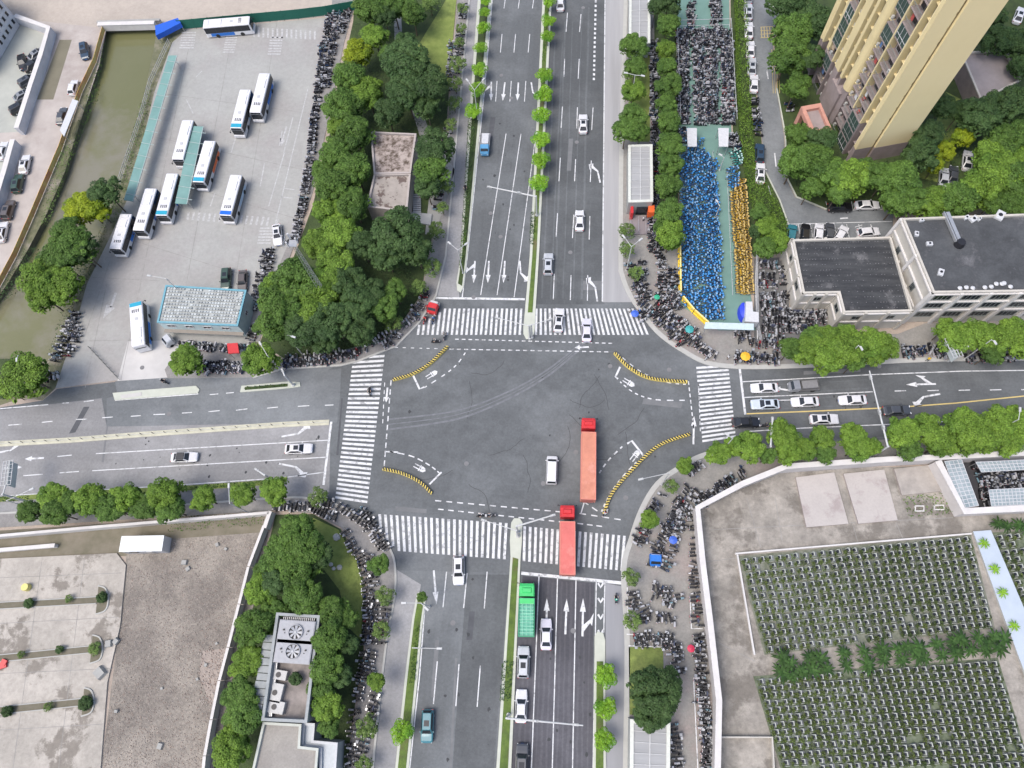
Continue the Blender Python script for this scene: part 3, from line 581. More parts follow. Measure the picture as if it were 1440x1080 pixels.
row([(1330,462,18,'L'),(1345,478,24,'L'),(1370,470,26,'L'),(1398,478,26,'L'),(1422,468,24,'L'),(1440,485,24,'L'),(1395,496,18,'M')], 'by the cream building', 'trees by the cream building', 'x', 'west')
row([(1010,637,18,'L'),(1030,630,16,'L'),(1054,628,24,'L'),(1080,640,14,'M'),(1102,612,22,'L'),(1108,637,20,'L'),(1130,632,17,'L'),(1155,616,20,'L'),(1160,640,14,'M'),(1198,612,20,'L'),(1205,630,20,'L'),(1225,628,16,'L'),(1268,608,24,'L'),(1278,630,18,'M'),(1305,604,25,'L'),(1322,625,22,'L'),(1350,598,26,'L'),(1360,622,20,'L'),(1380,610,28,'L'),(1405,595,26,'L'),(1415,620,22,'L'),(1435,602,26,'L'),(1425,583,16,'L')], 'in the row south of the east road', 'trees south of the east road', 'x', 'west')
row([(963,656,14,'L'),(944,684,11,'D'),(913,730,15,'L'),(888,812,13,'D'),(889,873,14,'D'),(920,975,36,'K'),(915,1000,26,'K'),(938,958,22,'K')], 'on the south-east corner', 'trees on the south-east corner')
row([(534,793,15,'M'),(542,838,15,'D'),(536,886,14,'D'),(530,958,13,'L'),(517,1022,17,'D'),(512,1076,14,'D')], 'beside the south-west park', 'pavement trees beside the south-west park')
row([(417,750,27,'M'),(431,772,28,'M'),(393,784,28,'M'),(423,802,28,'M'),(370,830,25,'L'),(428,838,28,'M'),(360,883,28,'M'),(385,862,20,'M'),(348,928,24,'L'),(337,978,26,'M'),(345,1003,26,'M'),(328,1052,28,'L'),(468,858,22,'M'),(463,897,26,'M'),(463,935,26,'M'),(462,992,24,'L'),(452,966,20,'M'),(462,1022,15,'M'),(448,782,20,'K'),(490,905,14,'K'),(488,870,16,'M'),(395,815,24,'K'),(478,950,16,'K'),(370,800,14,'M')], 'in the south-west park', 'trees in the south-west park')
row([(43,720,17,'M'),(78,700,22,'L'),(80,722,20,'M'),(105,708,18,'M'),(130,702,24,'L'),(155,715,20,'M'),(180,700,24,'L'),(205,712,20,'M'),(233,697,26,'L'),(240,716,20,'M'),(287,700,19,'L'),(343,695,19,'L'),(387,691,21,'L'),(448,698,15,'D')], 'in the row south of the west road', 'trees south of the west road', 'x', 'west')
row([(35,528,34,'L'),(262,508,25,'L'),(367,505,26,'L'),(5,548,14,'K')], 'along the north side of the west road', 'trees north of the west road', 'x', 'west')
row([(122,292,25,'Y'),(108,296,18,'Y'),(137,294,18,'Y'),(150,270,22,'K'),(98,332,24,'M'),(105,350,26,'M'),(82,365,26,'M'),(60,395,30,'L'),(85,402,28,'L'),(62,418,24,'L'),(115,352,20,'K')], 'on the canal bank by the bus depot', 'canal bank trees')
for i, (x, y, r) in enumerate(sorted([(143,840,8),(133,912,10),(120,988,10),(97,842,6),(41,848,7),(84,913,6),(30,920,6),(68,994,7),(10,1000,8)])):
    tree(x, y, r, 'D' if i % 2 else 'K', f'small bush {ordn(i+1)} from the west on the demolished concrete pad', 'bushes on the concrete pad', height=.9)
# palms and cycads of the plot field
palm_l = leafmat('palm leaf', (.04,.085,.018), (.02,.05,.012), .4); palm_b = leafmat('bright palm leaf', (.2,.36,.03), (.12,.25,.02), .3)
def palm_mesh(n, m_, seed, droop=.5):
    m = MB(); r = random.Random(seed)
    for i in range(n):
        a = i*6.283/n+r.uniform(-.2, .2); l = r.uniform(.8, 1.1); prev = None; el = r.uniform(.3, .8)
        for k in range(6):
            t = k/5; x = l*t; z = el*t*.7-droop*t*t; w = .11*math.sin(math.pi*min(.97, t*.85+.12)); c = Vector((x*math.cos(a), x*math.sin(a), z)); nn = Vector((-math.sin(a), math.cos(a), 0))*w
            if prev: m.add([prev[0]-prev[1], c-nn, c+nn, prev[0]+prev[1]], [(0, 1, 2, 3)])
            prev = (c, nn)
    return m.mesh('fronds', m_)
PALM = [palm_mesh(15, palm_l, 1), palm_mesh(13, palm_l, 2), palm_mesh(12, palm_b, 3)]
PT = MB().tube((0, 0, 0), (0, 0, 1), .14, .1, 7).mesh('stem', bark)
def palm(px, py, r, v, label, group, h=1.2):
    p = P(px, py, h); root = empty('palm', (p.x, p.y, .05), label, 'palm', group=group); rr = r*S(px, py)
    c = bpy.data.objects.new('fronds', PALM[v]); C.objects.link(c); c.parent = root; c.location = (0, 0, h); c.scale = (rr, rr, rr); c.rotation_euler = (0, 0, random.random()*6)
    t = bpy.data.objects.new('stem', PT); C.objects.link(t); t.parent = root; t.scale = (1, 1, h)
ups = [(1101,926),(1112,933),(1139,924),(1153,926),(1187,918),(1215,916),(1240,913),(1263,912),(1275,910),(1293,910),(1317,905),(1340,902),(1352,900),(1375,897),(1398,895),(1412,898),(1390,905)]
dns = [(1100,945),(1115,950),(1128,944),(1142,942),(1162,940),(1190,935),(1220,935),(1243,928),(1268,928),(1290,922),(1300,924),(1325,921),(1345,918),(1365,914),(1385,915),(1405,912)]
for i, (x, y) in enumerate(ups): palm(x, y, 13 if i % 3 else 16, i % 2, f'dark cycad in the upper line between the plot fields, {ordn(i+1)} from the west', 'cycads between the plot fields')
for i, (x, y) in enumerate(dns): palm(x, y, 13 if i % 3 else 16, i % 2, f'dark cycad in the lower line between the plot fields, {ordn(i+1)} from the west', 'cycads between the plot fields')
for i, (x, y) in enumerate([(1403,736),(1416,740),(1432,738),(1443,742)]): palm(x, y, 12, i % 2, f'dark cycad above the eastern plots, {ordn(i+1)} from the west', 'cycads above the eastern plots')
for i, (x, y) in enumerate([(1384,764),(1399,800),(1410,833),(1426,880)]): palm(x, y, 9, 2, f'bright young palm on the pale walkway, {ordn(i+1)} from the north', 'young palms on the walkway', 1.0)
# hedges: leafy boxes
def hedge(px, h, m_, label, group=None, dens=16, kind=None, name='hedge', ls=.16, z0=.12):
    pts = [P(*p) for p in px]; m = MB(); xs = [p.x for p in pts]; ys = [p.y for p in pts]; n = len(pts)
    cen = sum(pts, Vector())/n; area = abs(sum(pts[i].x*pts[(i+1) % n].y-pts[(i+1) % n].x*pts[i].y for i in range(n)))/2
    def inside(x, y):
        c = False
        for i in range(n):
            a, b = pts[i], pts[i-1]
            if (a.y > y) != (b.y > y) and x < (b.x-a.x)*(y-a.y)/(b.y-a.y)+a.x: c = not c
        return c
    N = min(int(area*dens), 26000); k = 0
    while k < N:
        x, y = rt.uniform(min(xs), max(xs)), rt.uniform(min(ys), max(ys))
        if not inside(x, y): continue
        k += 1; lump = .75+.25*math.sin(x*1.9+cen.x)*math.cos(y*1.7+1)
        leafquad(m, Vector((x, y, z0+h*lump*rt.uniform(.55, 1.0))), Vector((0, 0, 1))+rdir()*.9, ls)
    for i in range(n):
        a, b = pts[i], pts[(i+1) % n]; L = (b-a).length; nn = (b-a).cross(Vector((0, 0, 1))).normalized()
        for q in range(int(L*dens*h*.4)):
            p = a.lerp(b, rt.random()); p.z = z0+rt.uniform(0, h); leafquad(m, p, nn*rt.choice((-1, 1))+rdir()*.7, ls)
    assert not label or 4 <= len(label.split()) <= 16, label
    o = m.build(name, m_)
    if kind: return tag(o, label, kind=kind)
    return tag(o, label, 'hedge', group)
hm, hl_, hk = LM['M'][0], LM['L'][0], LM['K'][0]
hedge([(1032,-40),(1046,-40),(1047,0),(1050,100),(1053,150),(1040,150),(1035,60)], 2.4, hl_, 'tall bright hedge between the scooter lot and the parked estate cars', 'hedges east of the scooter lots', 20)
hedge([(1030,-40),(1033,-40),(1036,60),(1040,150),(1053,150),(1060,240),(1086,282),(1104,318),(1108,345),(1068,356),(1057,300),(1044,230),(1037,170)], 1.6, hl_, 'long green hedge filling the wedge beside the blue bicycle lot', 'hedges east of the scooter lots', 34)
hedge([(650,330),(656,330),(650,380),(646,378)], .8, hm, 'short hedge at the south tip of the north cycle lane divider', dens=18)
hedge([(659,170),(668,170),(657,330),(650,330)], .9, hk, 'dark hedge below the last young tree in the north cycle lane divider', dens=18)
hedge([(768,0),(771,0),(765,90),(762,90)], .5, hm, 'low planting in the north median between the first young trees', dens=14)
hedge([(747,300),(754,300),(750,345),(744,345)], .6, hk, 'purple-dark low planting in the north median near the crossing', dens=18)
hedge([(577,960),(584,960),(590,880),(585,880)], .5, hm, 'low hedge in the south divider between lamp and young tree', dens=16)
hedge([(707,930),(722,930),(716,985),(703,985)], .7, hk, 'dark low planting in the south median beside the silver car', dens=16)
hedge([(-40,702),(40,698),(40,704),(-40,708)], 1.0, hk, 'dark low hedge at the west end of the west road verge', dens=16)
hedge([(255,686),(385,676),(385,680),(255,690)], .8, hm, 'thin hedge on the west road verge in front of three trees', dens=18)
hedge([(345,545),(402,541),(402,544),(345,548)], .5, hk, 'dark planting on the small island below the depot kiosk', dens=16)
hedge([(100,330),(70,430),(85,440),(128,345)], 1.0, hk, None, kind='stuff', name='bank_undergrowth', dens=8)
hedge([(128,120),(140,90),(146,60),(148,62),(136,140),(108,205),(84,270),(66,300),(92,235)], .8, hm, None, kind='stuff', name='bank_undergrowth', dens=7, z0=-.4)
hedge([(196,150),(214,140),(190,240),(160,320),(140,330),(172,250)], .7, LM['D'][0], None, kind='stuff', name='bank_undergrowth', dens=5, z0=-.3)
hedge([(120,335),(150,330),(112,420),(84,480),(70,500),(88,440)], .9, hk, None, kind='stuff', name='bank_undergrowth', dens=8, z0=-.3)
hedge([(92,205),(104,207),(74,320),(60,318)], 1.2, LM['D'][0], None, kind='stuff', name='bank_undergrowth', dens=7)
hedge([(40,350),(58,352),(20,420),(-10,430)], 1.0, hk, None, kind='stuff', name='bank_undergrowth', dens=8)
hedge([(205,130),(214,130),(180,270),(165,270)], .7, LM['D'][0], None, kind='stuff', name='bank_undergrowth', dens=6)
hedge([(240,728),(372,722),(370,738),(240,748)], .8, hm, None, kind='stuff', name='weeds', dens=6)
hedge([(1268,698),(1328,694),(1338,722),(1278,727)], .3, LM['D'][0], None, kind='stuff', name='weeds', dens=8)
hedge([(400,425),(490,380),(560,360),(600,420),(540,470),(470,500),(400,500)], 1.2, hk, None, kind='stuff', name='undergrowth', dens=6)
hedge([(500,30),(560,40),(640,160),(600,200),(480,200)], 1.0, hk, None, kind='stuff', name='undergrowth', dens=4)
hedge([(1110,190),(1200,240),(1290,220),(1440,100),(1440,290),(1260,290),(1120,270)], 1.4, hk, None, kind='stuff', name='undergrowth', dens=4)
# ================================================================ CARS
def paint_mat(n, c, rough=.3): return flat('car paint '+n, c, rough, 0, .6)
CP = {'white': paint_mat('white', (.64,.64,.655)), 'silver': paint_mat('silver', (.46,.48,.51)), 'grey': paint_mat('grey', (.22,.23,.25)), 'dark grey': paint_mat('dark grey', (.06,.065,.075)), 'black': paint_mat('black', (.012,.012,.014)),
      'teal': paint_mat('teal', (.035,.17,.21)), 'dark green': paint_mat('dark green', (.03,.065,.045)), 'navy': paint_mat('navy', (.02,.045,.08)), 'brown': paint_mat('brown', (.10,.085,.08)), 'pale lilac': paint_mat('pale lilac', (.60,.585,.66)), 'pale blue': paint_mat('pale blue', (.50,.56,.62))}
def loft(m, secs, mi=0, cap=True):
    n = len(secs[0]); o = len(m.v)
    for s_ in secs: m.v += [tuple(p) for p in s_]
    for i in range(len(secs)-1):
        for k in range(n):
            m.f.append((o+i*n+k, o+i*n+(k+1) % n, o+(i+1)*n+(k+1) % n, o+(i+1)*n+k)); m.m.append(mi)
    if cap: m.f += [tuple(o+k for k in range(n))[::-1], tuple(o+(len(secs)-1)*n+k for k in range(n))]; m.m += [mi, mi]
PROTO = {}
def car_proto(style, colour, roof=None):
    key = (style, colour, roof)
    if key in PROTO: return PROTO[key]
    L, Wd, Hh = {'sedan': (4.75, 1.82, 1.45), 'saloon': (4.9, 1.86, 1.47), 'suv': (4.7, 1.9, 1.68), 'van': (5.0, 1.9, 1.95), 'hatch': (4.2, 1.76, 1.5)}[style]
    belt = .92 if style != 'van' else 1.15
    # stations: x fraction, half width factor, top height
    st = {'sedan': [(.5,.66,.55),(.485,.82,.66),(.44,.94,.74),(.30,1,.84),(.20,1,.92),(0,1,.94),(-.25,1,.95),(-.36,.99,.96),(-.44,.93,.93),(-.485,.82,.84),(-.5,.7,.6)],
          'saloon': [(.5,.72,.6),(.485,.86,.70),(.44,.95,.80),(.30,1,.88),(.18,1,.95),(0,1,.96),(-.30,1,.97),(-.40,.98,.98),(-.46,.92,.96),(-.49,.80,.86),(-.5,.7,.6)],
          'suv': [(.5,.70,.6),(.485,.86,.76),(.43,.96,.88),(.30,1,.97),(.20,1,1.02),(0,1,1.02),(-.3,1,1.02),(-.44,.97,1.02),(-.485,.88,.95),(-.5,.78,.65)],
          'van': [(.5,.72,.6),(.488,.87,.8),(.45,.96,.95),(.36,1,1.12),(.2,1,1.18),(-.3,1,1.18),(-.47,.97,1.18),(-.495,.9,1.1),(-.5,.82,.6)],
          'hatch': [(.5,.68,.55),(.485,.84,.7),(.43,.95,.82),(.30,1,.9),(.2,1,.95),(-.3,1,.98),(-.45,.95,.96),(-.49,.86,.85),(-.5,.76,.6)]}[style]
    body = MB(); secs = []
    for x, wf, zt in st:
        w = Wd/2*wf; X = x*L
        secs.append([(X, -w*.9, .24), (X, -w, .45), (X, -w, zt-.16), (X, -w*.95, zt-.05), (X, -w*.78, zt), (X, w*.78, zt), (X, w*.95, zt-.05), (X, w, zt-.16), (X, w, .45), (X, w*.9, .24)])
    loft(body, secs)
    b0, t0, t1, b1 = {'sedan': (.215,.07,-.24,-.385), 'saloon': (.20,.06,-.27,-.43), 'suv': (.225,.10,-.40,-.475), 'van': (.36,.24,-.455,-.49), 'hatch': (.225,.08,-.36,-.475)}[style]
    zb = {'sedan': .90, 'saloon': .92, 'suv': .98, 'van': 1.12, 'hatch': .92}[style]; wb, wt = Wd/2*.92, Wd/2*.70
    if style == 'van': wt = Wd/2*.80
    def ring(xa, xb, w, z, c=.10): return [(xb*L, -w+c, z), (xb*L+c, -w, z), (xa*L-c, -w, z), (xa*L, -w+c, z), (xa*L, w-c, z), (xa*L-c, w, z), (xb*L+c, w, z), (xb*L, w-c, z)]
    lo, up, rf = ring(b0, b1, wb, zb), ring(t0, t1, wt, Hh-.05), ring(t0-.012, t1+.012, wt-.07, Hh)
    cab = MB(); o = len(body.v); body.v += lo+up+rf
    for a in (0, 8):
        for k in range(8): body.f.append((o+a+k, o+a+(k+1) % 8, o+a+8+(k+1) % 8, o+a+8+k)); body.m.append(0 if (a == 0 or roof is None) else 1)
    body.f.append(tuple(o+16+k for k in range(8))); body.m.append(0 if roof is None else 1)
    root = empty({'sedan': 'car', 'saloon': 'car', 'suv': 'suv', 'van': 'van', 'hatch': 'car'}[style], (0, 0, -500), 'car', 'car')
    bo = body.build('body', [CP[colour], CP[roof] if roof else CP[colour]], root, False)
    # glass panes set a touch proud of the cabin
    def lerp3(a, b, t): return Vector(a).lerp(Vector(b), t)
    def pane(name, a, b, c, d, e=.012):
        a, b, c, d = map(Vector, (a, b, c, d)); n = (b-a).cross(c-a).normalized()
        if n.z < 0: n = -n
        cc = (a+b+c+d)/4; q = [cc+(p-cc)*.90+n*e for p in (a, b, c, d)]
        MB().quad(*q).build(name, glass_m, root)
    pane('windscreen', (b0*L, -wb+.06, zb), (b0*L, wb-.06, zb), (t0*L, wt-.04, Hh-.05), (t0*L, -wt+.04, Hh-.05), .016)
    pane('rear_window', (b1*L, -wb+.08, zb), (b1*L, wb-.08, zb), (t1*L, wt-.06, Hh-.05), (t1*L, -wt+.06, Hh-.05), .016)
    for s_ in (-1, 1): pane('side_window', (b0*L-.18, s_*wb, zb+.03), (b1*L+.2, s_*wb, zb+.03), (t1*L+.1, s_*wt, Hh-.07), (t0*L-.1, s_*wt, Hh-.07))
    if style in ('suv',) or (style == 'sedan' and roof == 'glass'): pass
    for sx in (.31, -.30):
        for sy in (-1, 1):
            w_ = MB().tube((sx*L, sy*(Wd/2-.19), .33), (sx*L, sy*(Wd/2+.012), .33), .33, .33, 14).tube((sx*L, sy*(Wd/2), .33), (sx*L, sy*(Wd/2+.02), .33), .2, .2, 10, 1); w_.build('wheel', [rubber, steel], root)
    for sy in (-1, 1):
        MB().box(.478*L, sy*Wd*.33, .64, .12, .34, .12, sy*-.25).build('headlight', hl_m, root)
        MB().box(-.487*L, sy*Wd*.36, .76 if style in ('sedan', 'saloon') else .85, .08, .30, .14, sy*.2).build('tail_light', tl_m, root)
        MB().box(b0*L-.28, sy*(Wd/2+.06), zb+.10, .14, .22, .14).build('mirror', CP[colour], root)
    if style in ('suv', 'saloon'): MB().box((t0+t1)/2*L+.25, 0, Hh+.004, .85, .8, .012).build('sunroof', glass_m, root)
    MB().box(.495*L, 0, .45, .08, .5, .12).build('number_plate', blue_m, root)
    reg(root); PROTO[key] = root; root['used'] = 0
    return root
def place(root, loc, rz, label, cat, group=None):
    c = root if not root['used'] else copy_tree(root)
    root['used'] = 1
    if 'used' in c and c is not root: del c['used']
    c.location = loc; c.rotation_euler = (0, 0, rz); tag(c, label, cat, group)
    return c
CARS = [
 (788,4,0,-1,'sedan','white',None,'white sedan at the top edge in the north road'),
 (820,174,0,-1,'sedan','white',None,'white sedan driving away alone in the northbound lanes, farther one'),
 (815,310,0,-1,'sedan','white',None,'white sedan driving away level with the orange-ended bus shelter'),
 (771,371,.03,-1,'suv','silver',None,'silver car just past the north crosswalk beside the median'),
 (786,450,.08,-1,'sedan','white',None,'white sedan on the north crosswalk nearest the median nose'),
 (825,464,0,-1,'sedan','pale lilac',None,'pale sedan leaving the north crosswalk right of the white one'),
 (776,661,.03,-1,'van','white',None,'white van in the middle of the crossing left of the red lorry'),
 (768,892,0,-1,'sedan','pale lilac','white','white car with dark rear window waiting right of the green lorry'),
 (736,931,.02,-1,'suv','silver',None,'silver car waiting directly behind the green lorry'),
 (733,993,.03,-1,'sedan','white',None,'white sedan under the camera gantry in the south road'),
 (734,1070,.03,-1,'suv','dark grey',None,'dark grey car at the bottom edge beside the south median'),
 (645,802,0,1,'suv','white',None,'white car just south of the south crosswalk, heading down'),
 (601,1021,-.04,1,'suv','teal',None,'teal car heading down beside the south grass divider'),
 (420,631,1,-.03,'sedan','white',None,'white sedan at the west stop line'),
 (259,643,1,-.03,'sedan','white','black','white sedan with black roof in the middle of the west road'),
 (1075,545.5,-1,.02,'sedan','white',None,'white sedan first in the upper queue of the east road'),
 (1076,568.5,-1,.02,'sedan','pale blue',None,'silver blue car first in the lower queue of the east road'),
 (1132,565,-1,.03,'sedan','white',None,'white sedan second in the lower queue of the east road'),
 (1199,562.5,-1,.03,'sedan','white',None,'white sedan third in the lower queue of the east road'),
 (1159,589.5,1,-.02,'sedan','white',None,'white sedan driving away below the yellow centre line'),
 (1261,577,1,-.04,'sedan','dark grey',None,'dark grey sedan beyond the gantry on the east road'),
 (1049,594,1,-.02,'sedan','black',None,'black sedan leaving the east crosswalk'),
 (390,330,.08,1,'sedan','white',None,'white sedan parked by the striped patch of the bus yard'),
 (318,392,-.08,1,'suv','dark green',None,'dark green car parked behind the kiosk roof'),
 (341,395,-.05,1,'sedan','brown',None,'brownish car parked right of the dark green one'),
 (103,123,.25,-1,'hatch','white',None,'white hatchback on the lane by the orange canal fence'),
 (119,72,.1,1,'suv','navy',None,'navy car at the top of the dusty canal lane'),
 (87,163,.25,-1,'sedan','dark grey',None,'dark car beside the pale awning on the canal fence'),
 (35,231,.2,-1,'sedan','white',None,'white sedan parked first along the lower lane wall'),
 (25,258,.2,-1,'suv','dark green',None,'dark green car parked behind the first white sedan'),
 (12,295,.3,-1,'suv','brown',None,'brown car parked third along the lower lane wall'),
 (3,326,.2,-1,'sedan','white',None,'white sedan cut by the left edge of the photo'),
 (3,212,.3,-1,'sedan','white',None,'white car in the small yard at the left edge'),
 (31,87,.15,1,'sedan','black',None,'black car standing apart in the walled yard'),
 (53,75,.8,-.6,'sedan','grey',None,'grey car topmost in the diagonal row of the walled yard'),
 (46,91,.8,-.55,'sedan','black',None,'black car second in the diagonal row of the walled yard'),
 (40,113,.8,-.5,'suv','dark grey',None,'dark car third in the diagonal row of the walled yard'),
 (34,133,.8,-.45,'sedan','grey',None,'grey car fourth in the diagonal row of the walled yard'),
 (28,151,.8,-.45,'suv','black',None,'black car last in the diagonal row of the walled yard'),
 (1052,-5,0,-1,'sedan','grey',None,'grey car at the top edge beside the tall hedge'),
 (1052,17,0,-1,'sedan','silver',None,'silver car first whole one beside the tall hedge'),
 (1053,43,0,-1,'sedan','white',None,'white sedan beside the hedge, level with the yellow grid'),
 (1055,70,.03,-1,'sedan','white',None,'white sedan beside the hedge, just below the yellow grid'),
 (1057,94,.03,-1,'sedan','silver',None,'silver car beside the hedge between two white sedans'),
 (1060,118,.03,-1,'sedan','white',None,'white sedan beside the hedge, last before the scooters'),
 (1068,216,.03,-1,'suv','navy',None,'dark blue car beside the hedge below the scooters'),
 (1069,244,.03,-1,'sedan','white',None,'white sedan last along the hedge'),
 (1113,329,.15,-1,'hatch','teal',None,'dark teal hatchback leftmost in the marked bays'),
 (1132,328,.1,-1,'hatch','black',None,'black hatchback second in the marked bays'),
 (1151,328,.1,-1,'hatch','white',None,'white hatchback third in the marked bays'),
 (1166,327,.1,-1,'hatch','dark grey',None,'dark grey hatchback fourth in the marked bays'),
 (1182,330,.6,-1,'hatch','white',None,'white hatchback fifth in the marked bays'),
 (1221,327,1,-.1,'hatch','white',None,'white hatchback rightmost in the marked bays past the hatched bay'),
 (1181,292,1,-.02,'suv','black',None,'black car parked left of the white sedan under the estate trees'),
 (1219,289,1,-.02,'sedan','white',None,'white sedan parked right of the black car under the estate trees'),
 (1360,226,.1,-1,'sedan','white',None,'white car under the trees right of the yellow tower'),
 (1340,247,.1,-1,'sedan','dark grey',None,'dark car between trees right of the yellow tower'),
 (1327,250,.1,-1,'sedan','silver',None,'silver car leftmost between trees right of the yellow tower'),
 (1433,22,.4,-1,'sedan','white',None,'white car at the top right corner behind the tower'),
]
for ci, (x, y, dx, dy, st, co, rf, lab) in enumerate(CARS):
    if st == 'sedan' and ci % 3 == 1 and rf is None: st = 'saloon'
    p = P(x, y, .7); place(car_proto(st, co, rf), (p.x, p.y, .16 if (y < 350 and x > 1040) else .04), hd(x, y, dx*8, dy*8), lab, 'car')
def lettering(txt, parent, loc, size, m, rz=0):
    cu = bpy.data.curves.new('lettering', 'FONT'); cu.body = txt; cu.size = size; cu.align_x = 'CENTER'; cu.align_y = 'CENTER'; cu.materials.append(m)
    o = bpy.data.objects.new('lettering', cu); C.objects.link(o); o.parent = parent; o.location = loc; o.rotation_euler = (0, 0, rz); return o
# ---------------------------------------------------------------- buses
bus_w = flat('bus white', (.68,.68,.70), .35)
def bus_proto(front, side):
    key = ('bus', front, side)
    if key in PROTO: return PROTO[key]
    L, Wd, Hh = 11.2, 2.5, 3.05; root = empty('bus', (0, 0, -500), 'bus', 'bus')
    def sec(x, wf, zt, z0=.3): 
        w = Wd/2*wf; return [(x, -w, z0), (x, -w, zt-.22), (x, -w*.95, zt-.06), (x, -w*.85, zt), (x, w*.85, zt), (x, w*.95, zt-.06), (x, w, zt-.22), (x, w, z0)]
    b = MB(); loft(b, [sec(-L/2, .9, Hh-.25), sec(-L/2+.15, .98, Hh-.06), sec(-L/2+.5, 1, Hh), sec(L/2-.5, 1, Hh), sec(L/2-.12, .98, Hh-.1), sec(L/2+.05, .92, Hh-.5)])
    b.build('body', bus_w, root)
    fm = {'teal': teal_m, 'blue': flat('bus blue', (.01,.13,.62), .35), 'none': None}[front]
    if fm: MB().box(L/2-.75, 0, Hh+.02, .95, 2.2, .08).build('roof_fairing', fm, root)
    for s_ in (-1, 1):
        sm = MB(); sm.box(-.1, s_*(Wd/2+.006), 2.02, L-.5, .03, 1.45, 0, 0)
        for k in range(7): sm.box(-L/2+1.3+k*1.5, s_*(Wd/2+.012), 2.02, .08, .03, 1.45, 0, 1)
        sm.build('side_window', [glass_m, black_m], root)
        MB().box(-1.6, s_*(Wd/2+.008), .85, L*.5, .03, .8).build('livery_panel', {'blue': blue_m, 'orange': flat('orange poster', (.72,.16,.05)), 'pale': flat('pale blue band', (.45,.6,.75))}[side], root)
        for x in (L/2-2.6, -L/2+2.7): MB().tube((x, s_*(Wd/2-.3), .5), (x, s_*(Wd/2+.03), .5), .5, .5, 16).build('wheel', rubber, root)
        MB().bar((L/2-.1, s_*1.15, 2.5), (L/2+.35, s_*1.4, 2.3), .06, .06).box(L/2+.35, s_*1.42, 2.1, .1, .2, .4).build('mirror', black_m, root)
        MB().box(L/2+.25, s_*.85, .75, .08, .35, .22).build('headlight', hl_m, root)
    MB().quad((L/2+.07, -1.1, 2.45), (L/2+.07, -1.1, 1.05), (L/2+.07, 1.1, 1.05), (L/2+.07, 1.1, 2.45)).quad((L/2-.07, -1.1, 2.88), (L/2+.075, -1.1, 2.53), (L/2+.075, 1.1, 2.53), (L/2-.07, 1.1, 2.88)).build('windscreen', glass_m, root)
    MB().box(L/2+.12, 0, .62, .3, 2.36, .6).build('bumper', bus_w, root)
    MB().quad((-L/2+.02, 1.0, 2.6), (-L/2-.012, 1.0, 1.8), (-L/2-.012, -1.0, 1.8), (-L/2+.02, -1.0, 2.6)).build('rear_window', glass_m, root)
    ac = MB()
    ac.box(-2.4, 0, Hh+.07, 2.6, 1.7, .14, 0, 0, (.94, .9)); ac.box(-4.7, 0, Hh+.05, .9, 1.6, .1, 0, 0, (.9, .9)); ac.build('air_conditioner', flat('roof unit white', (.68,.68,.69), .5), root)
    hh = MB(); hh.box(1.2, 0, Hh+.03, .7, .6, .06, 0, 0)
    hh.build('roof_hatch', flat('roof hatch grey', (.45,.46,.47)), root)
    mk_ = MB()                                   # dark fleet characters across the roof
    for k, (yy, ww) in enumerate(((-.42, .22), (-.1, .2), (.2, .24), (.48, .16))):
        mk_.box(3.2, yy*1.3, Hh+.012, .8, .09, .02).box(3.5, yy*1.3+ww*.3, Hh+.012, .11, ww*1.2, .02).box(2.95, yy*1.3+ww*.3, Hh+.012, .11, ww, .02).box(3.2, yy*1.3+ww*.6, Hh+.012, .6, .07, .02)
    mk_.build('fleet_marking', black_m, root)
    reg(root); PROTO[key] = root; root['used'] = 0; return root
BUS = [((285,33),(351,27.5),'none','blue',1,'white bus parked sideways against the green fence at the top of the yard'),
 ((372,102),(358,158),'none','blue',1,'white bus parked to the right of its close neighbour, upper pair'),
 ((345,125),(331,180),'teal','pale',1,'white bus with teal nose, left one of the upper pair'),
 ((264,168),(249,224),'none','pale',1,'white bus left of the middle green platform'),
 ((295,197),(278,256),'teal','orange',1,'white bus with teal nose and orange side poster right of the green platform'),
 ((242,243),(226,303),'teal','blue',1,'white bus with teal nose left of the green platform end'),
 ((212,264),(194,324),'none','blue',1,'long plain white bus between two others in the lower yard'),
 ((332,245),(316,303),'blue','pale',1,'white bus with deep blue nose above the striped crossing'),
 ((177,300),(161,350),'none','blue',1,'plain white bus lowest of the slanting row beside the canal'),
 ((194,486),(190,424),'teal','blue',1,'white bus leaving the yard left of the kiosk')]
for rear, frt, fr, sd, k, lab in BUS:
    a, b = P(*rear, 3.1), P(*frt, 3.1); c = (a+b)/2; r = bus_proto(fr, sd)
    o = place(r, (c.x, c.y, .03), math.atan2(b.y-a.y, b.x-a.x), lab, 'bus', 'buses parked in the bus yard'); o.scale = ((b-a).length/11.2, 1, 1)
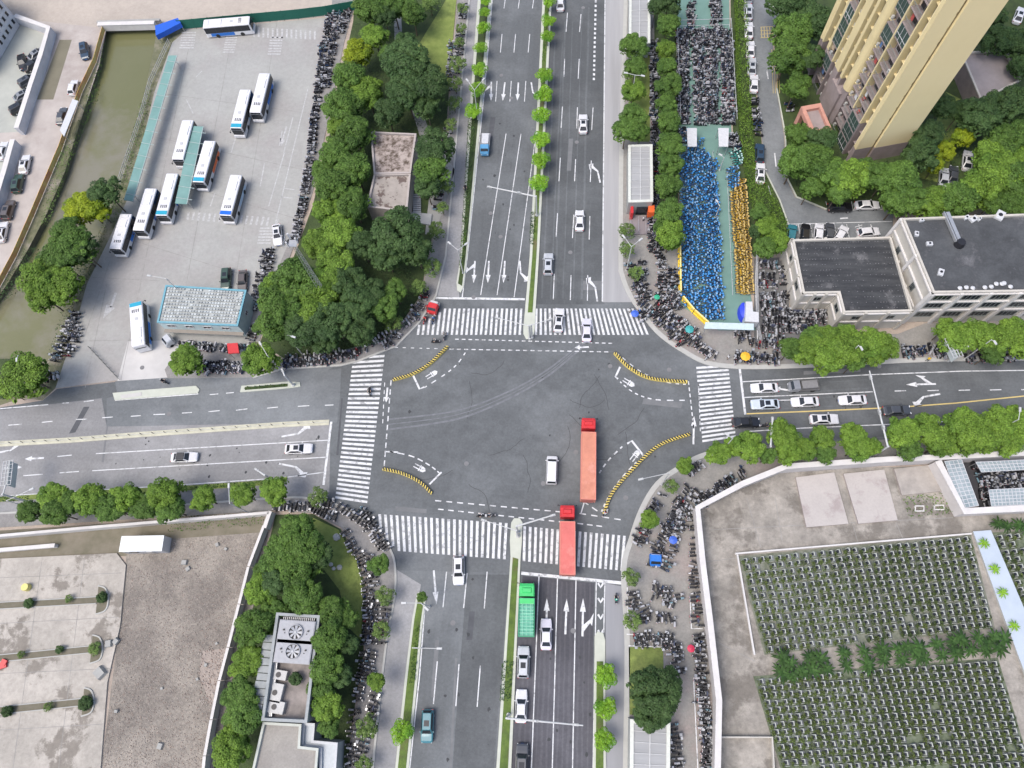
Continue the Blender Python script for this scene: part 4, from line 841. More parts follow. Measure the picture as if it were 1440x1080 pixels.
# ---------------------------------------------------------------- lorries
def lorry(rear, frt, kind, label):
    y1_ = frt[1]
    a, b = P(*rear, 3.2), P(*frt, 3.2); c = (a+b)/2; L = (b-a).length
    root = empty('lorry', (c.x, c.y, .04), label, 'lorry', math.atan2(b.y-a.y, b.x-a.x))
    x1, x0 = L/2, -L/2; rp = red_m if kind == 'red' else green_m
    cl = 2.2; cab = MB(); xs = x1-cl
    loft(cab, [[(xs, -1.2, .5), (xs, -1.2, 2.9), (xs, -1.05, 3.05), (xs, 1.05, 3.05), (xs, 1.2, 2.9), (xs, 1.2, .5)], [(x1-.7, -1.22, .5), (x1-.7, -1.2, 2.9), (x1-.7, -1.05, 3.0), (x1-.7, 1.05, 3.0), (x1-.7, 1.2, 2.9), (x1-.7, 1.22, .5)], [(x1-.25, -1.2, .5), (x1-.25, -1.12, 2.6), (x1-.25, -1.0, 2.75), (x1-.25, 1.0, 2.75), (x1-.25, 1.12, 2.6), (x1-.25, 1.2, .5)], [(x1, -1.1, .5), (x1, -1.1, 1.7), (x1, -1.05, 1.8), (x1, 1.05, 1.8), (x1, 1.1, 1.7), (x1, 1.1, .5)]])
    cab.build('cab', rp, root)
    MB().quad((x1-.2, -1.0, 2.6), (x1+.01, -1.0, 1.85), (x1+.01, 1.0, 1.85), (x1-.2, 1.0, 2.6)).build('windscreen', glass_m, root)
    MB().box(xs+.9, 0, 3.12, .9, 1.5, .2, 0, 0, (.6, .85)).build('roof_deflector', rp, root)
    for s_ in (-1, 1):
        MB().quad((x1-.5, s_*1.222, 1.8), (x1-1.5, s_*1.222, 1.8), (x1-1.5, s_*1.215, 2.6), (x1-.6, s_*1.215, 2.6)).build('side_window', glass_m, root)
        MB().bar((x1-.3, s_*1.2, 2.5), (x1-.1, s_*1.5, 2.4), .05, .05).box(x1-.12, s_*1.5, 2.1, .12, .2, .6).build('mirror', black_m, root)
        MB().box(x1+.01, s_*.85, .8, .08, .35, .25).build('headlight', hl_m, root)
    MB().box((x0+xs)/2, 0, .95, xs-x0-.1, .9, .35).build('chassis', black_m, root)
    axles = [x1-1.3, x1-3.2] if kind == 'red' else [x1-1.3, x0+2.6, x0+1.4]
    if kind == 'red': axles += [x0+1.3, x0+2.6, x0+3.9, x1-4.4]
    for x in axles:
        for s_ in (-1, 1): MB().tube((x, s_*.75, .5), (x, s_*1.2, .5), .5, .5, 14).build('wheel', rubber, root)
    if kind == 'red':
        cr = mat('faded red container', (.56,.235,.155), (.46,.18,.12), scale=.7, amt=.9, rough=.6, dirt=(.62,.30,.24), dscale=.4)
        bx1 = xs-.9; m = MB(); n = 46; st = (bx1-x0)/n
        m.box((x0+bx1)/2, 0, 2.5, bx1-x0, 2.34, 2.5)
        for k in range(n):                       # corrugations
            x = x0+(k+.5)*st; m.box(x, 0, 2.5, st*.5, 2.44, 2.3); m.box(x, 0, 3.765, st*.5, 2.2, .03)
        for s_ in (-1, 1): m.box((x0+bx1)/2, s_*1.19, 3.76, bx1-x0+.04, .12, .12, 0, 1); m.box((x0+bx1)/2, s_*1.19, 1.3, bx1-x0+.04, .12, .16, 0, 1)
        for x in (x0, bx1): m.box(x, 0, 3.76, .12, 2.5, .13, 0, 1); m.box(x, -1.19, 2.5, .12, .12, 2.5, 0, 1); m.box(x, 1.19, 2.5, .12, .12, 2.5, 0, 1)
        m.build('container', [cr if y1_ < 700 else mat('pinkish red container', (.60,.155,.135), (.50,.12,.105), scale=.7, amt=.9, rough=.6, dirt=(.66,.25,.21), dscale=.4), flat('container edge red', (.62,.22,.17), .6)], root)
        MB().box(x0-.07, -.45, 2.4, .05, .8, 2.2).box(x0-.07, .45, 2.4, .05, .8, 2.2).tube((x0-.13, -.3, 1.3), (x0-.13, -.3, 3.6), .04).tube((x0-.13, .3, 1.3), (x0-.13, .3, 3.6), .04).build('rear_door', flat('door red', (.50,.16,.13), .6), root)
    else:
        tg = mat('pale green tarpaulin', (.19,.50,.36), (.13,.40,.30), scale=.8, amt=1, rough=.8); gm_ = MB(); bx1 = xs-.35
        gm_.box((x0+bx1)/2, 0, 1.25, bx1-x0, 2.4, .2)
        for s_ in (-1, 1):
            gm_.box((x0+bx1)/2, s_*1.2, 1.75, bx1-x0, .07, .9)
            for k in range(9): gm_.box(x0+.1+k*(bx1-x0-.2)/8, s_*1.2, 2.3, .1, .1, 2.0)
            gm_.box((x0+bx1)/2, s_*1.2, 3.3, bx1-x0, .08, .1)
        gm_.box(x0, 0, 2.2, .08, 2.4, 2.2); gm_.box(bx1, 0, 2.2, .08, 2.4, 2.2); gm_.build('cargo_bed', flat('green bed frame', (.04,.36,.18), .5), root)
        t_ = MB(); nx, ny = 26, 8
        for i in range(nx+1):
            for j in range(ny+1):
                x = x0+.1+(bx1-x0-.9)*i/nx; y = -1.08+2.16*j/ny; t_.v.append((x, y, 2.95+.10*math.cos(i*math.pi*.66)+.05*math.sin(j*2.3)))
        for i in range(nx):
            for j in range(ny): k = i*(ny+1)+j; t_.f.append((k, k+ny+1, k+ny+2, k+1)); t_.m.append(0)
        t_.build('tarpaulin', tg, root)
        hp = MB()
        for k in range(11): hp.tube((x0+.1+k*(bx1-x0-.9)/10, -1.15, 3.13), (x0+.1+k*(bx1-x0-.9)/10, 1.15, 3.13), .035)
        for yy in (-.6, 0, .6): hp.tube((x0+.1, yy, 3.15), (bx1-.8, yy, 3.15), .03)
        hp.build('hoop_frame', flat('mint metal', (.35,.66,.5), .5), root)
        MB().box(bx1-.4, 0, 3.2, .8, 2.4, .12).build('front_rack', green_m, root)
    return root
lorry((827,703), (828,585), 'red', 'long red container lorry in the middle of the crossing')
lorry((798,808), (798,708), 'red', 'long red container lorry standing across the south crosswalk')
lorry((740,895), (741,818), 'green', 'bright green lorry with tarpaulin bed at the south stop line')
def small_truck(rear, frt, cabc, bedc, load, label):
    a, b = P(*rear, 1.4), P(*frt, 1.4); c = (a+b)/2; L = (b-a).length
    root = empty('light_truck', (c.x, c.y, .04), label, 'light truck', math.atan2(b.y-a.y, b.x-a.x)); x1, x0 = L/2, -L/2
    cb = MB(); loft(cb, [[(x, -w, .4), (x, -w, z-.2), (x, -w*.85, z), (x, w*.85, z), (x, w, z-.2), (x, w, .4)] for x, w, z in ((x1-1.7, .92, 1.95), (x1-.7, .92, 1.95), (x1-.3, .88, 1.5), (x1, .8, 1.0))]); cb.build('cab', cabc, root)
    MB().quad((x1-.66, -.75, 1.9), (x1-.28, -.78, 1.45), (x1-.28, .78, 1.45), (x1-.66, .75, 1.9)).quad((x1-.66, -.75, 1.91), (x1-.28, -.78, 1.48), (x1-.28, .78, 1.48), (x1-.66, .75, 1.91)).build('windscreen', glass_m, root)
    bd = MB(); xb = x1-1.85
    bd.box((x0+xb)/2, 0, .8, xb-x0, 1.85, .1)
    for s_ in (-1, 1): bd.box((x0+xb)/2, s_*.92, 1.0, xb-x0, .05, .45)
    bd.box(x0, 0, 1.0, .05, 1.85, .45).box(xb, 0, 1.2, .06, 1.85, .8); bd.build('cargo_bed', bedc, root)
    if load: MB().box((x0+xb)/2, 0, 1.25, (xb-x0)*.85, 1.5, .8, 0, 0, (.95, .93)).build('canopy', load, root)
    for x in (x1-.9, x0+1.0):
        for s_ in (-1, 1): MB().tube((x, s_*.7, .35), (x, s_*.95, .35), .35, .35, 12).build('wheel', rubber, root)
    for s_ in (-1, 1): MB().box(x1, s_*.6, .75, .06, .25, .15).build('headlight', hl_m, root)
lt_blue = flat('light blue paint', (.10,.30,.52), .4); gt = flat('grey tarp', (.20,.20,.205), .8)
small_truck((683,187), (681,215), lt_blue, white_m, white_m, 'small blue-cabbed truck with white box in the southbound lanes')
small_truck((1152,540), (1110,543), CP['grey'], gt, gt, 'grey covered light truck behind the first white sedan in the east road')
small_truck((241,474), (229,483), CP['silver'], steel, None, 'tiny silver three-wheeled cart between bus and kiosk')
small_truck((611.5,424), (606,439), red_m, white_m, white_m, 'small white-topped cargo cart with red front at the north-west crossing')
small_truck((922,782), (922,796), blue_m, blue_m, white_m, 'blue cargo cart with white top among the scooters')

# ================================================================ TWO-WHEELERS
def scooter_mesh(name, bm_, seat=black_m, box=None, kind='scooter'):
    m = MB(); L = 1.75
    for x in (.62, -.58): m.tube((x, -.055, .25), (x, .055, .25), .25, .25, 9, 1)
    m.box(-.02, 0, .30, .62, .30, .10, 0, 1)                       # footboard
    m.add([(.28, -.2, .32), (.28, .2, .32), (.46, .17, .95), (.46, -.17, .95), (.36, -.2, .32), (.36, .2, .32), (.55, .12, .95), (.55, -.12, .95)], [(0, 1, 2, 3), (7, 6, 5, 4), (0, 3, 7, 4), (1, 5, 6, 2), (3, 2, 6, 7)], 0)
    m.box(.64, 0, .55, .36, .2, .14, 0, 0, (.7, .7))               # front mudguard
    m.box(-.45, 0, .55, .85, .34, .38, 0, 0, (.85, .8)); m.box(-.42, 0, .79, .78, .30, .12, 0, 2, (.9, .85))
    m.bar((.45, -.34, 1.02), (.45, .34, 1.02), .05, .05, 1); m.box(.52, 0, 1.0, .16, .22, .16, 0, 0, (.7, .8))
    for s_ in (-1, 1): m.box(.42, s_*.33, 1.18, .03, .12, .09, 0, 1)
    m.box(-.88, 0, .62, .06, .12, .06, 0, 3); m.box(-.80, 0, .80, .16, .24, .05, 0, 5); m.bar((.50, -.1, .98), (.36, -.12, 1.2), .02, .26, 5)
    if box == 'box': m.box(-.86, 0, 1.02, .42, .42, .34, 0, 4)
    elif box == 'basket': m.box(.72, 0, .92, .28, .34, .24, 0, 4, (1.15, 1.15))
    elif box == 'cover': m.box(.35, 0, .95, .22, .66, .75, 0, 4, (.6, 1))
    return m.mesh(name, [bm_, black_m, seat, tl_m, {'box': flat('grey top box', (.3,.31,.33)), 'basket': steel, 'cover': flat('quilted leg cover', (.07,.08,.13), .9)}.get(box, black_m), steel])
def bicycle_mesh(name, fm, bask):
    m = MB()
    for x in (.52, -.52):
        m.tube((x, -.02, .33), (x, .02, .33), .33, .33, 10, 1); m.tube((x, -.022, .33), (x, .022, .33), .27, .27, 10, 2)
    m.bar((.40, 0, .75), (-.08, 0, .32), .06, .06, 0); m.bar((-.18, 0, .85), (-.08, 0, .30), .05, .05, 0); m.bar((-.08, 0, .32), (-.52, 0, .33), .05, .05, 0); m.bar((-.14, 0, .66), (-.52, 0, .33), .04, .04, 0)
    m.bar((.36, 0, 1.02), (.52, 0, .33), .05, .05, 0); m.bar((.34, -.28, 1.03), (.34, .28, 1.03), .045, .045, 1)
    m.box(-.2, 0, .90, .26, .16, .08, 0, 1, (.8, .7)); m.box(-.56, 0, .70, .42, .09, .04, 0, 0); m.box(.60, 0, .86, .26, .30, .2, 0, 3, (1.15, 1.15))
    return m.mesh(name, [fm, black_m, steel, bask])
def sp(n, c): return flat('scooter paint '+n, c, .35)
SV = [('black', scooter_mesh('scooter_a', sp('black', (.022,.022,.026)))), ('black', scooter_mesh('scooter_b', sp('black', (.022,.022,.026)), box='basket')), ('black', scooter_mesh('scooter_c', sp('black', (.022,.022,.026)), seat=flat('grey seat', (.20,.20,.21)))),
      ('white', scooter_mesh('scooter_d', sp('white', (.60,.60,.62)))), ('white', scooter_mesh('scooter_e', sp('white', (.60,.60,.62)), box='basket')), ('grey', scooter_mesh('scooter_f', sp('grey', (.20,.21,.23)))), ('grey', scooter_mesh('scooter_g', sp('grey', (.20,.21,.23)), box='cover')),
      ('dark blue', scooter_mesh('scooter_h', sp('dark blue', (.03,.06,.14)))), ('red', scooter_mesh('scooter_i', sp('red', (.30,.03,.04)))), ('silver', scooter_mesh('scooter_j', sp('silver', (.42,.44,.47)), seat=flat('pale seat', (.40,.40,.42)))), ('pale blue', scooter_mesh('scooter_k', sp('pale blue', (.25,.42,.5)), box='box'))]
SW_ = [15, 11, 10, 12, 9, 11, 6, 5, 1.8, 13, 3]
BB = [('blue', bicycle_mesh('bicycle_blue', flat('bicycle blue', (.01,.16,.50), .4), flat('basket mid blue', (.05,.25,.58)))), ('blue', bicycle_mesh('bicycle_sky', flat('bicycle sky', (.02,.26,.58), .4), flat('basket sky', (.20,.36,.55))))]
BY = [('yellow', bicycle_mesh('bicycle_yellow', flat('bicycle yellow', (.76,.47,.04), .4), flat('basket tan', (.55,.40,.14))))]
BG = [('teal', bicycle_mesh('bicycle_teal', flat('bicycle teal', (.05,.42,.38), .4), flat('basket mint', (.4,.6,.55))))]
rs = random.Random(11); TW = []               # (kind, variant index, loc, rz, zone)
def put(kind, p, a, zone, z=.13, var=None):
    TW.append((kind, (rs.choices(range(len(SV)), SW_)[0] if kind == 's' else rs.randrange(len({'b': BB, 'y': BY, 'g': BG}[kind]))) if var is None else var, (p.x, p.y, z), a, zone))
def srow(px, zone, gap=.62, kind='s', ang=90, z=.13, skip=.06, off=0, jit=.16):
    pts = [P(*p) for p in px]
    for i in range(len(pts)-1):
        a, b = pts[i], pts[i+1]; L = (b-a).length; t = (b-a).normalized(); base = math.atan2(t.y, t.x); s_ = rs.random()*gap
        while s_ < L:
            if rs.random() > skip:
                n = Vector((-t.y, t.x, 0)); p = a+t*s_+n*(off+rs.gauss(0, jit)); flip = math.pi if rs.random() < .25 else 0
                put(kind, p, base+R(ang)+rs.gauss(0, .13)+flip, zone, z)
            s_ += gap*rs.uniform(.85, 1.25)
def sfield(tl, tr, bl, br, rows, zone, gap=.6, kind='s', z=.16, along='x', skip=.04, jit=.15, a=None):
    for r in range(rows):
        t = (r+.5)/rows
        if along == 'x': srow([lerp(tl, bl, t), lerp(tr, br, t)], zone, gap, kind, 90, z, skip, 0, jit)
        else: srow([lerp(tl, tr, t), lerp(bl, br, t)], zone, gap, kind, 90, z, skip, 0, jit)
# zones
Zs = 'along the south-west pavement'
srow([(385,712),(440,714),(478,730)], Zs); srow([(440,706),(480,716),(515,740),(540,778)], Zs, off=.3)
srow([(484,748),(510,790),(520,830),(518,880),(514,925),(503,985),(494,1080)], Zs, .55)
srow([(521,780),(527,828),(526,870),(523,915),(518,960)], Zs, .62, ang=80); srow([(545,850),(538,905)], Zs); srow([(532,970),(522,1000)], Zs); srow([(525,1000),(505,1075)], Zs, .7); srow([(505,715),(528,740),(546,775)], Zs, .6)
Zk = 'on the pavement by the concrete compound wall'
for q in (((1046,664),(1000,694),(978,712)), ((1030,676),(985,704),(968,722)), ((972,722),(974,770),(977,830),(980,880)), ((981,890),(984,950),(990,1010),(994,1080)), ((988,970),(992,1030),(994,1080))): srow(q, Zk, .55, jit=.25)
srow([(983,893),(987,950),(992,1010),(998,1080)], Zk, .55, off=0)
Zc = 'on the broad south-east corner pavement'
for q in (((948,700),(962,712)), ((970,688),(960,700),(948,725),(936,745)), ((980,690),(966,706),(950,735),(940,760)), ((958,712),(944,735),(928,762),(920,775)), ((966,725),(950,750),(944,785)), ((935,770),(925,775),(920,800)), ((903,742),(896,758),(893,768)), ((908,745),(900,765)),
          ((940,785),(932,805)), ((884,830),(886,858)), ((892,828),(893,858)), ((915,828),(945,832)), ((918,836),(950,850)), ((955,835),(957,848)), ((905,850),(912,866),(930,872)), ((920,868),(950,868)), ((888,897),(945,898)), ((890,903),(940,903)), ((943,902),(950,950)), ((950,905),(957,950)), ((947,1018),(952,1080)), ((930,905),(950,905)), ((900,862),(905,878)), ((935,830),(938,850)), ((930,655+40),(918,718)), ((963,668),(975,662),(988,655)), ((925,706),(912,722))): srow(q, Zc, .58, jit=.22)
Ze = 'on the north-east corner pavement'
for q in (((884,370),(890,395),(900,410)), ((893,400),(903,428),(915,440)), ((902,370),(904,400),(912,425)), ((912,440),(930,458),(950,475),(962,488)), ((922,438),(940,455),(958,470)), ((928,385),(928,410),(935,435)), ((936,375),(938,410),(946,438)), ((945,380),(947,420),(955,440)), ((920,425),(945,450),(965,462),(985,478)), ((938,440),(955,455),(975,470)), ((965,476),(985,490),(1008,503)), ((955,468),(975,484),(1000,500)), ((1030,498),(1050,502),(1095,503)), ((1030,505),(1095,508)), ((1035,478),(1060,482),(1095,486)), ((1030,470),(1055,474)), ((915,330),(917,360)), ((919,200),(920,260),(918,325)), ((915,285),(918,330)), ((918,60),(920,130),(920,200)), ((925,345),(930,380)), ((900,440),(910,455)), ((1262,500),(1300,497)), ((1266,494),(1290,492)), ((1300,490),(1333,496)), ((1305,496),(1330,500)), ((1355,508-4),(1430,502)), ((1085,490),(1100,492))): srow(q, Ze, .58, jit=.25)
Zb = 'packed by the cream building'
sfield((1064,368),(1092,366),(1064,382),(1092,380), 1, Zb, .6); sfield((1064,386),(1090,386),(1066,408),(1092,408), 2, Zb, .6)
sfield((1066,412),(1100,412),(1070,470),(1120,470), 5, Zb, .56); sfield((1104,438),(1178,436),(1106,470),(1140,470), 3, Zb, .56); sfield((1104,438),(1178,436),(1104,450),(1180,450), 1, Zb, .5); sfield((1075,472),(1108,472),(1075,486),(1100,486), 1, Zb, .56); srow([(1098,375),(1104,400),(1106,425)], Zb, .7)
Zl = 'crowded in the fenced upper scooter lot'
for x0, x1 in ((959,961),(981,984),(999,1001),(1020,1024)):
    for o_ in (-.45, .45): srow([(x0,45),(x1,178)], Zl, .46, z=.16, skip=.02, jit=.2, off=o_)
for x0 in (969,989,1006,1013): srow([(x0,42),(x0,70)], Zl, .5, z=.16, skip=.1, jit=.3)
srow([(1006,75),(1008,178)], Zl, .9, z=.16, skip=.3, jit=.3)
srow([(972,5),(970,40)], Zl); srow([(1003,-5),(1004,40)], Zl); srow([(1008,-5),(1010,40)], Zl); srow([(958,180),(961,205)], Zl); srow([(1027,195),(1040,215)], Zl); srow([(1032,190),(1030,210)], Zl); srow([(964,25),(978,30)], Zl)
Zw = 'in the long rows between the bus yard and the park'
srow([(466,22),(458,60),(452,100),(447,140),(440,200),(430,270),(420,320),(412,345)], Zw, .52, z=.12); srow([(476,20),(470,60),(464,100),(458,130)], Zw, .55, z=.12); srow([(492,12),(478,50)], Zw, .55); srow([(420,325),(405,350)], Zw, .55); srow([(383,352),(378,380),(368,410)], Zw, .6); srow([(376,355),(365,400),(355,440)], Zw, .65); srow([(363,455),(352,480)], Zw, .6)
Zn = 'on the north-west corner pavement'
srow([(400,508),(440,503),(480,500),(520,493)], Zn, .5, jit=.3); srow([(400,514),(440,510),(478,507)], Zn, .5); srow([(520,486),(548,470),(562,458)], Zn, .55, jit=.3); srow([(538,490),(556,478),(560,470)], Zn, .5); srow([(568,458),(590,445)], Zn, .6); srow([(575,450),(592,430),(600,410)], Zn, .6)
srow([(250,487),(290,490),(345,491)], Zn, .6); srow([(280,520),(345,522)], Zn, .5, jit=.3); srow([(288,514),(345,516)], Zn, .5); srow([(258,486),(300,489)], Zn, .7); srow([(352,494),(362,485)], Zn)
srow([(653,8),(650,30)], Zn, .6); srow([(648,45),(645,80)], Zn, .8); srow([(640,100),(637,130)], Zn, .8); srow([(630,180),(626,215)], Zn, .9); srow([(620,255),(614,300)], Zn, .7); srow([(592,275),(606,277)], Zn, .6); srow([(636,60),(636,80),(632,110)], Zn, .8)
Zg = 'at the west end beside the canal'
srow([(108,440),(104,470),(98,495)], Zg, .55, jit=.35); srow([(100,450),(92,480),(80,512)], Zg, .55, jit=.4); srow([(112,460),(106,485),(96,505)], Zg, .6, jit=.3); srow([(70,533),(88,528)], Zg, .6)
Zp = 'between the parked estate cars'
srow([(1060,140),(1063,160),(1066,195)], Zp, .62, z=.16); srow([(1107,140),(1112,165)], Zp, .9, z=.16)
Zy = 'in the glass-canopied yard'
sfield((1368,668),(1440,662),(1374,690),(1445,686), 3, Zy, .6, z=.04); sfield((1360,648),(1372,648),(1370,672),(1378,670), 2, Zy, .6, z=.04); sfield((1374,690),(1390,690),(1382,712),(1392,712), 2, Zy, .6, z=.04)
# shared bicycles
Zq = 'packed in the blue bicycle lot'
sfield((959,215),(998,215),(957,452),(1010,452), 1, Zq, 99, 'b')
for x0, x1, ya, yb in ((962,961,212,425),(969,968,208,435),(976,975,208,440),(983,984,212,445),(990,992,215,450),(996,999,222,452),(1001,1006,225,452),(1006,1011,335,452),(967,967,300,430),(1000,1004,340,452)): srow([(x0,ya),(lerp((x0,),(x1,),.5)[0],(ya+yb)/2),(x1,yb)], Zq, .42, 'b', z=.16, skip=.05, jit=.3)
srow([(1002,258),(1004,330)], Zq, .42, 'b', z=.16); srow([(961,185),(966,203),(990,203)], Zq, .4, 'b', z=.16); srow([(1026,238),(1029,268)], Zq, .42, 'b', z=.16); srow([(1031,238),(1034,268)], Zq, .42, 'b', z=.16); srow([(1028,212),(1036,236)], Zq, .5, 'g', z=.16); srow([(1034,212),(1040,236)], Zq, .5, 'g', z=.16)
Zr = 'in the yellow rows by the green wedge'
for k in range(3): srow([(1030+k*6,272-k*9),(1036+k*6,345),(1040+k*6.5,416)], Zr, .34, 'y', z=.16, skip=.02, jit=.1)
camp = Vector((0, 0, H))
def emit(sets, name, cat):
    L = sorted([t for t in TW if t[0] in sets], key=lambda t: (Vector(t[2])-camp).length)
    for t in L[:298]:
        c, me = sets[t[0]][0][t[1]]; adj = sets[t[0]][1]; o = bpy.data.objects.new(name, me); C.objects.link(o); o.location = t[2]; o.rotation_euler = (0, 0, t[3])
        tag(o, f'{c} {adj} parked {t[4]}', cat, f'{c} {cat}s parked {t[4]}')
    for kd in sets:
        vs, fs, ms, mats = [], [], [], []
        for t in [q for q in L[298:] if q[0] == kd]:
            me = sets[kd][0][t[1]][1]; c, s_ = math.cos(t[3]), math.sin(t[3]); o = len(vs); ix = []
            for mm in me.materials:
                if mm not in mats: mats.append(mm)
                ix.append(mats.index(mm))
            vs += [(v.co.x*c-v.co.y*s_+t[2][0], v.co.x*s_+v.co.y*c+t[2][1], v.co.z+t[2][2]) for v in me.vertices]
            for p in me.polygons: fs.append(tuple(i+o for i in p.vertices)); ms.append(ix[p.material_index])
        if vs: m = MB(); m.v, m.f, m.m = vs, fs, ms; tag(m.build(sets[kd][2], mats), kind='stuff')
emit({'s': (SV, 'electric scooter', 'massed_scooters')}, 'scooter', 'scooter')
emit({'b': (BB, 'shared bicycle', 'massed_blue_bicycles'), 'y': (BY, 'shared bicycle', 'massed_yellow_bicycles'), 'g': (BG, 'shared bicycle', 'massed_teal_bicycles')}, 'bicycle', 'bicycle')

# ================================================================ PEOPLE ON SCOOTERS AND ON FOOT
skin = flat('skin', (.50,.33,.25), .6); hairm = flat('black hair', (.02,.015,.012), .7)
def person(px, py, top, legs_c, label, seated=True, rz=0, z=.04, helmet=None):
    """one continuous skinned figure; seated riders have bent knees and hands forward on the bar"""
    me = bpy.data.meshes.new('person'); V, E, Rr = [], [], []
    def v(x, y, zz, r, par=None):
        V.append((x, y, zz)); Rr.append(r)
        if par is not None: E.append((par, len(V)-1))
        return len(V)-1
    if seated: hz, kx, kz, fx, fz = .86, .36, .82, .30, .40
    else: hz, kx, kz, fx, fz = .92, .06, .5, -.02, .08
    pel = v(-.3 if seated else 0, 0, hz, .15); bx = V[pel][0]; ch = v(bx+(.08 if seated else .02), 0, hz+.36, .16, pel); sh = v(bx+.10 if seated else .02, 0, hz+.50, .12, ch); nk = v(V[sh][0]+.02, 0, hz+.60, .055, sh); hdv = v(V[nk][0]+.03, 0, hz+.72, .10, nk); v(V[nk][0]+.03, 0, hz+.82, .085, hdv)
    for s_ in (-1, 1):
        hp = v(bx+.02, s_*.10, hz-.02, .10, pel); kn = v(bx+kx, s_*.15, kz, .07, hp); an = v(bx+fx, s_*.13, fz, .045, kn); v(bx+fx+.17, s_*.14, fz-.03, .035, an)
        so_ = v(V[sh][0], s_*.19, hz+.46, .07, sh)
        if seated: el = v(V[sh][0]+.22, s_*.30, hz+.26, .05, so_); wr = v(V[sh][0]+.48, s_*.28, hz+.22, .035, el); v(V[sh][0]+.56, s_*.28, hz+.22, .035, wr)
        else: el = v(.0, s_*.27, hz+.20, .05, so_); wr = v(.12*s_, s_*.27, hz-.02, .035, el); v(.14*s_, s_*.26, hz-.10, .033, wr)
    me.from_pydata(V, E, []); o = bpy.data.objects.new('person', me); C.objects.link(o)
    sm = o.modifiers.new('skin', 'SKIN'); sd = o.modifiers.new('sub', 'SUBSURF'); sd.levels = sd.render_levels = 1
    bpy.context.view_layer.objects.active = o
    if not me.skin_vertices:
        bm_ = bmesh.new(); bm_.from_mesh(me); bm_.verts.layers.skin.verify(); bm_.to_mesh(me); bm_.free()
    for i, sv in enumerate(me.skin_vertices[0].data): sv.radius = (Rr[i], Rr[i]); sv.use_root = (i == 0)
    deps = bpy.context.evaluated_depsgraph_get(); nm = bpy.data.meshes.new_from_object(o.evaluated_get(deps)); o.modifiers.clear(); o.data = nm
    for mm in (top, legs_c, skin, hairm, helmet or hairm): nm.materials.append(mm)
    hx = V[nk][0]
    for p in nm.polygons:
        c = p.center
        if c.z > hz+.60: p.material_index = 4 if (c.z > hz+.76 or c.x < hx-.01) else 2
        elif c.z < hz-.02+(.06 if seated else 0) and abs(c.y) < .24 and not (c.x > bx+.42 and seated and c.z > hz+.1): p.material_index = 1
        elif abs(c.y) > .24 and (c.x > V[sh][0]+.2 if seated else c.z < hz+.18): p.material_index = 2
        else: p.material_index = 0
    g = P(px, py, 0); o.location = (g.x, g.y, z); o.rotation_euler = (0, 0, rz); tag(o, label, 'person'); return o
cl = [flat('cloth white', (.62,.62,.62), .9), flat('cloth black', (.03,.03,.035), .9), flat('cloth blue', (.05,.14,.38), .9), flat('cloth yellow', (.75,.5,.03), .9), flat('cloth green', (.03,.36,.25), .9), flat('cloth grey', (.25,.25,.26), .9), flat('cloth red', (.5,.05,.05), .9)]
def rider(px, py, dx, dy, top, bike, label, hel=None):
    a = hd(px, py, dx*4, dy*4); g = P(px, py); me = SV[bike][1]; o = bpy.data.objects.new('scooter', me); C.objects.link(o); o.location = (g.x, g.y, .04); o.rotation_euler = (0, 0, a); tag(o, 'ridden scooter under the '+label, 'scooter')
    person(px, py, cl[top], cl[1], label, True, a, .04, hel)
    return g, a
helr = flat('helmet red', (.5,.03,.03), .3); helw = flat('helmet white', (.7,.7,.7), .3)
rider(613,482,-1,0,1,0,'rider in black left of the barrier end at the north-west', helw)
rider(626,474,.3,-1,5,5,'rider in grey on the kerb side of the north crosswalk')
rider(677,726,-1,.1,1,0,'left rider of the two above the south crosswalk', helw)
rider(690,726,-1,.1,5,1,'right rider of the two above the south crosswalk')
rider(233,538,.8,.4,1,0,'rider in black at the bus yard entrance', helw)
rider(851,722,.6,-.8,0,3,'rider in white by the barrier at the south crossing', helr)
rider(521,552,0,1,1,0,'dark rider on the west crosswalk')
rider(866,842,0,-1,4,0,'rider in green in the south cycle lane', helw)
rider(897,440,-1,0,2,7,'rider with a blue rain cover at the north-east kerb', helw)
rider(610,452,-.4,1,2,7,'rider in blue on the north-west end of the crosswalk', helw)
rider(598,452,-.4,1,6,8,'rider in red waiting at the north-west kerb', helr)
rider(602,436,-.2,1,6,8,'rider in red beside the white cargo cart', helr)
rider(1075,600,1,0,1,0,'dark rider behind the black sedan on the east road')
rider(655,268,.1,1,1,0,'dark rider in the north cycle lane divider gap')
for i, (x, y, t, lab) in enumerate(((1022,505,0,'pedestrian in white on the north-east corner by the crosswalk'),(1008,441,5,'pedestrian on the green path of the bicycle lot'),(898,427,5,'pedestrian at the kerb above the blue rain cover'),(941,706-28,6,'pedestrian in red on the south-east corner pavement'),(1302,508,3,'pedestrian in yellow at the east road kerb'),(904,312,0,'pedestrian on the shelter steps'),(884,440,0,'pedestrian in white at the end of the north crosswalk'))):
    person(x, y, cl[t], cl[1], lab, False, i*1.1, .14)
def umbrella(px, py, r, m_, label, h=2.1):
    p = P(px, py, h); root = empty('umbrella', (p.x, p.y, .14), label, 'umbrella'); m = MB(); n = 8
    v = [(0, 0, h-.14)]+[(r*math.cos(k*math.pi/4), r*math.sin(k*math.pi/4), h-.14-r*.35) for k in range(n)]
    m.add(v, [(0, k+1, (k+1) % n+1) for k in range(n)]); m.build('canopy', m_, root); MB().tube((0, 0, 0), (0, 0, h-.1), .02, .02, 6).build('pole', steel, root)
umbrella(1049,500,.9, flat('umbrella yellow', (.75,.42,.03), .7), 'yellow umbrella among scooters on the north-east corner')
umbrella(924,417,.55, flat('umbrella green', (.03,.36,.20), .7), 'small green umbrella among scooters by the crossing', 1.7)
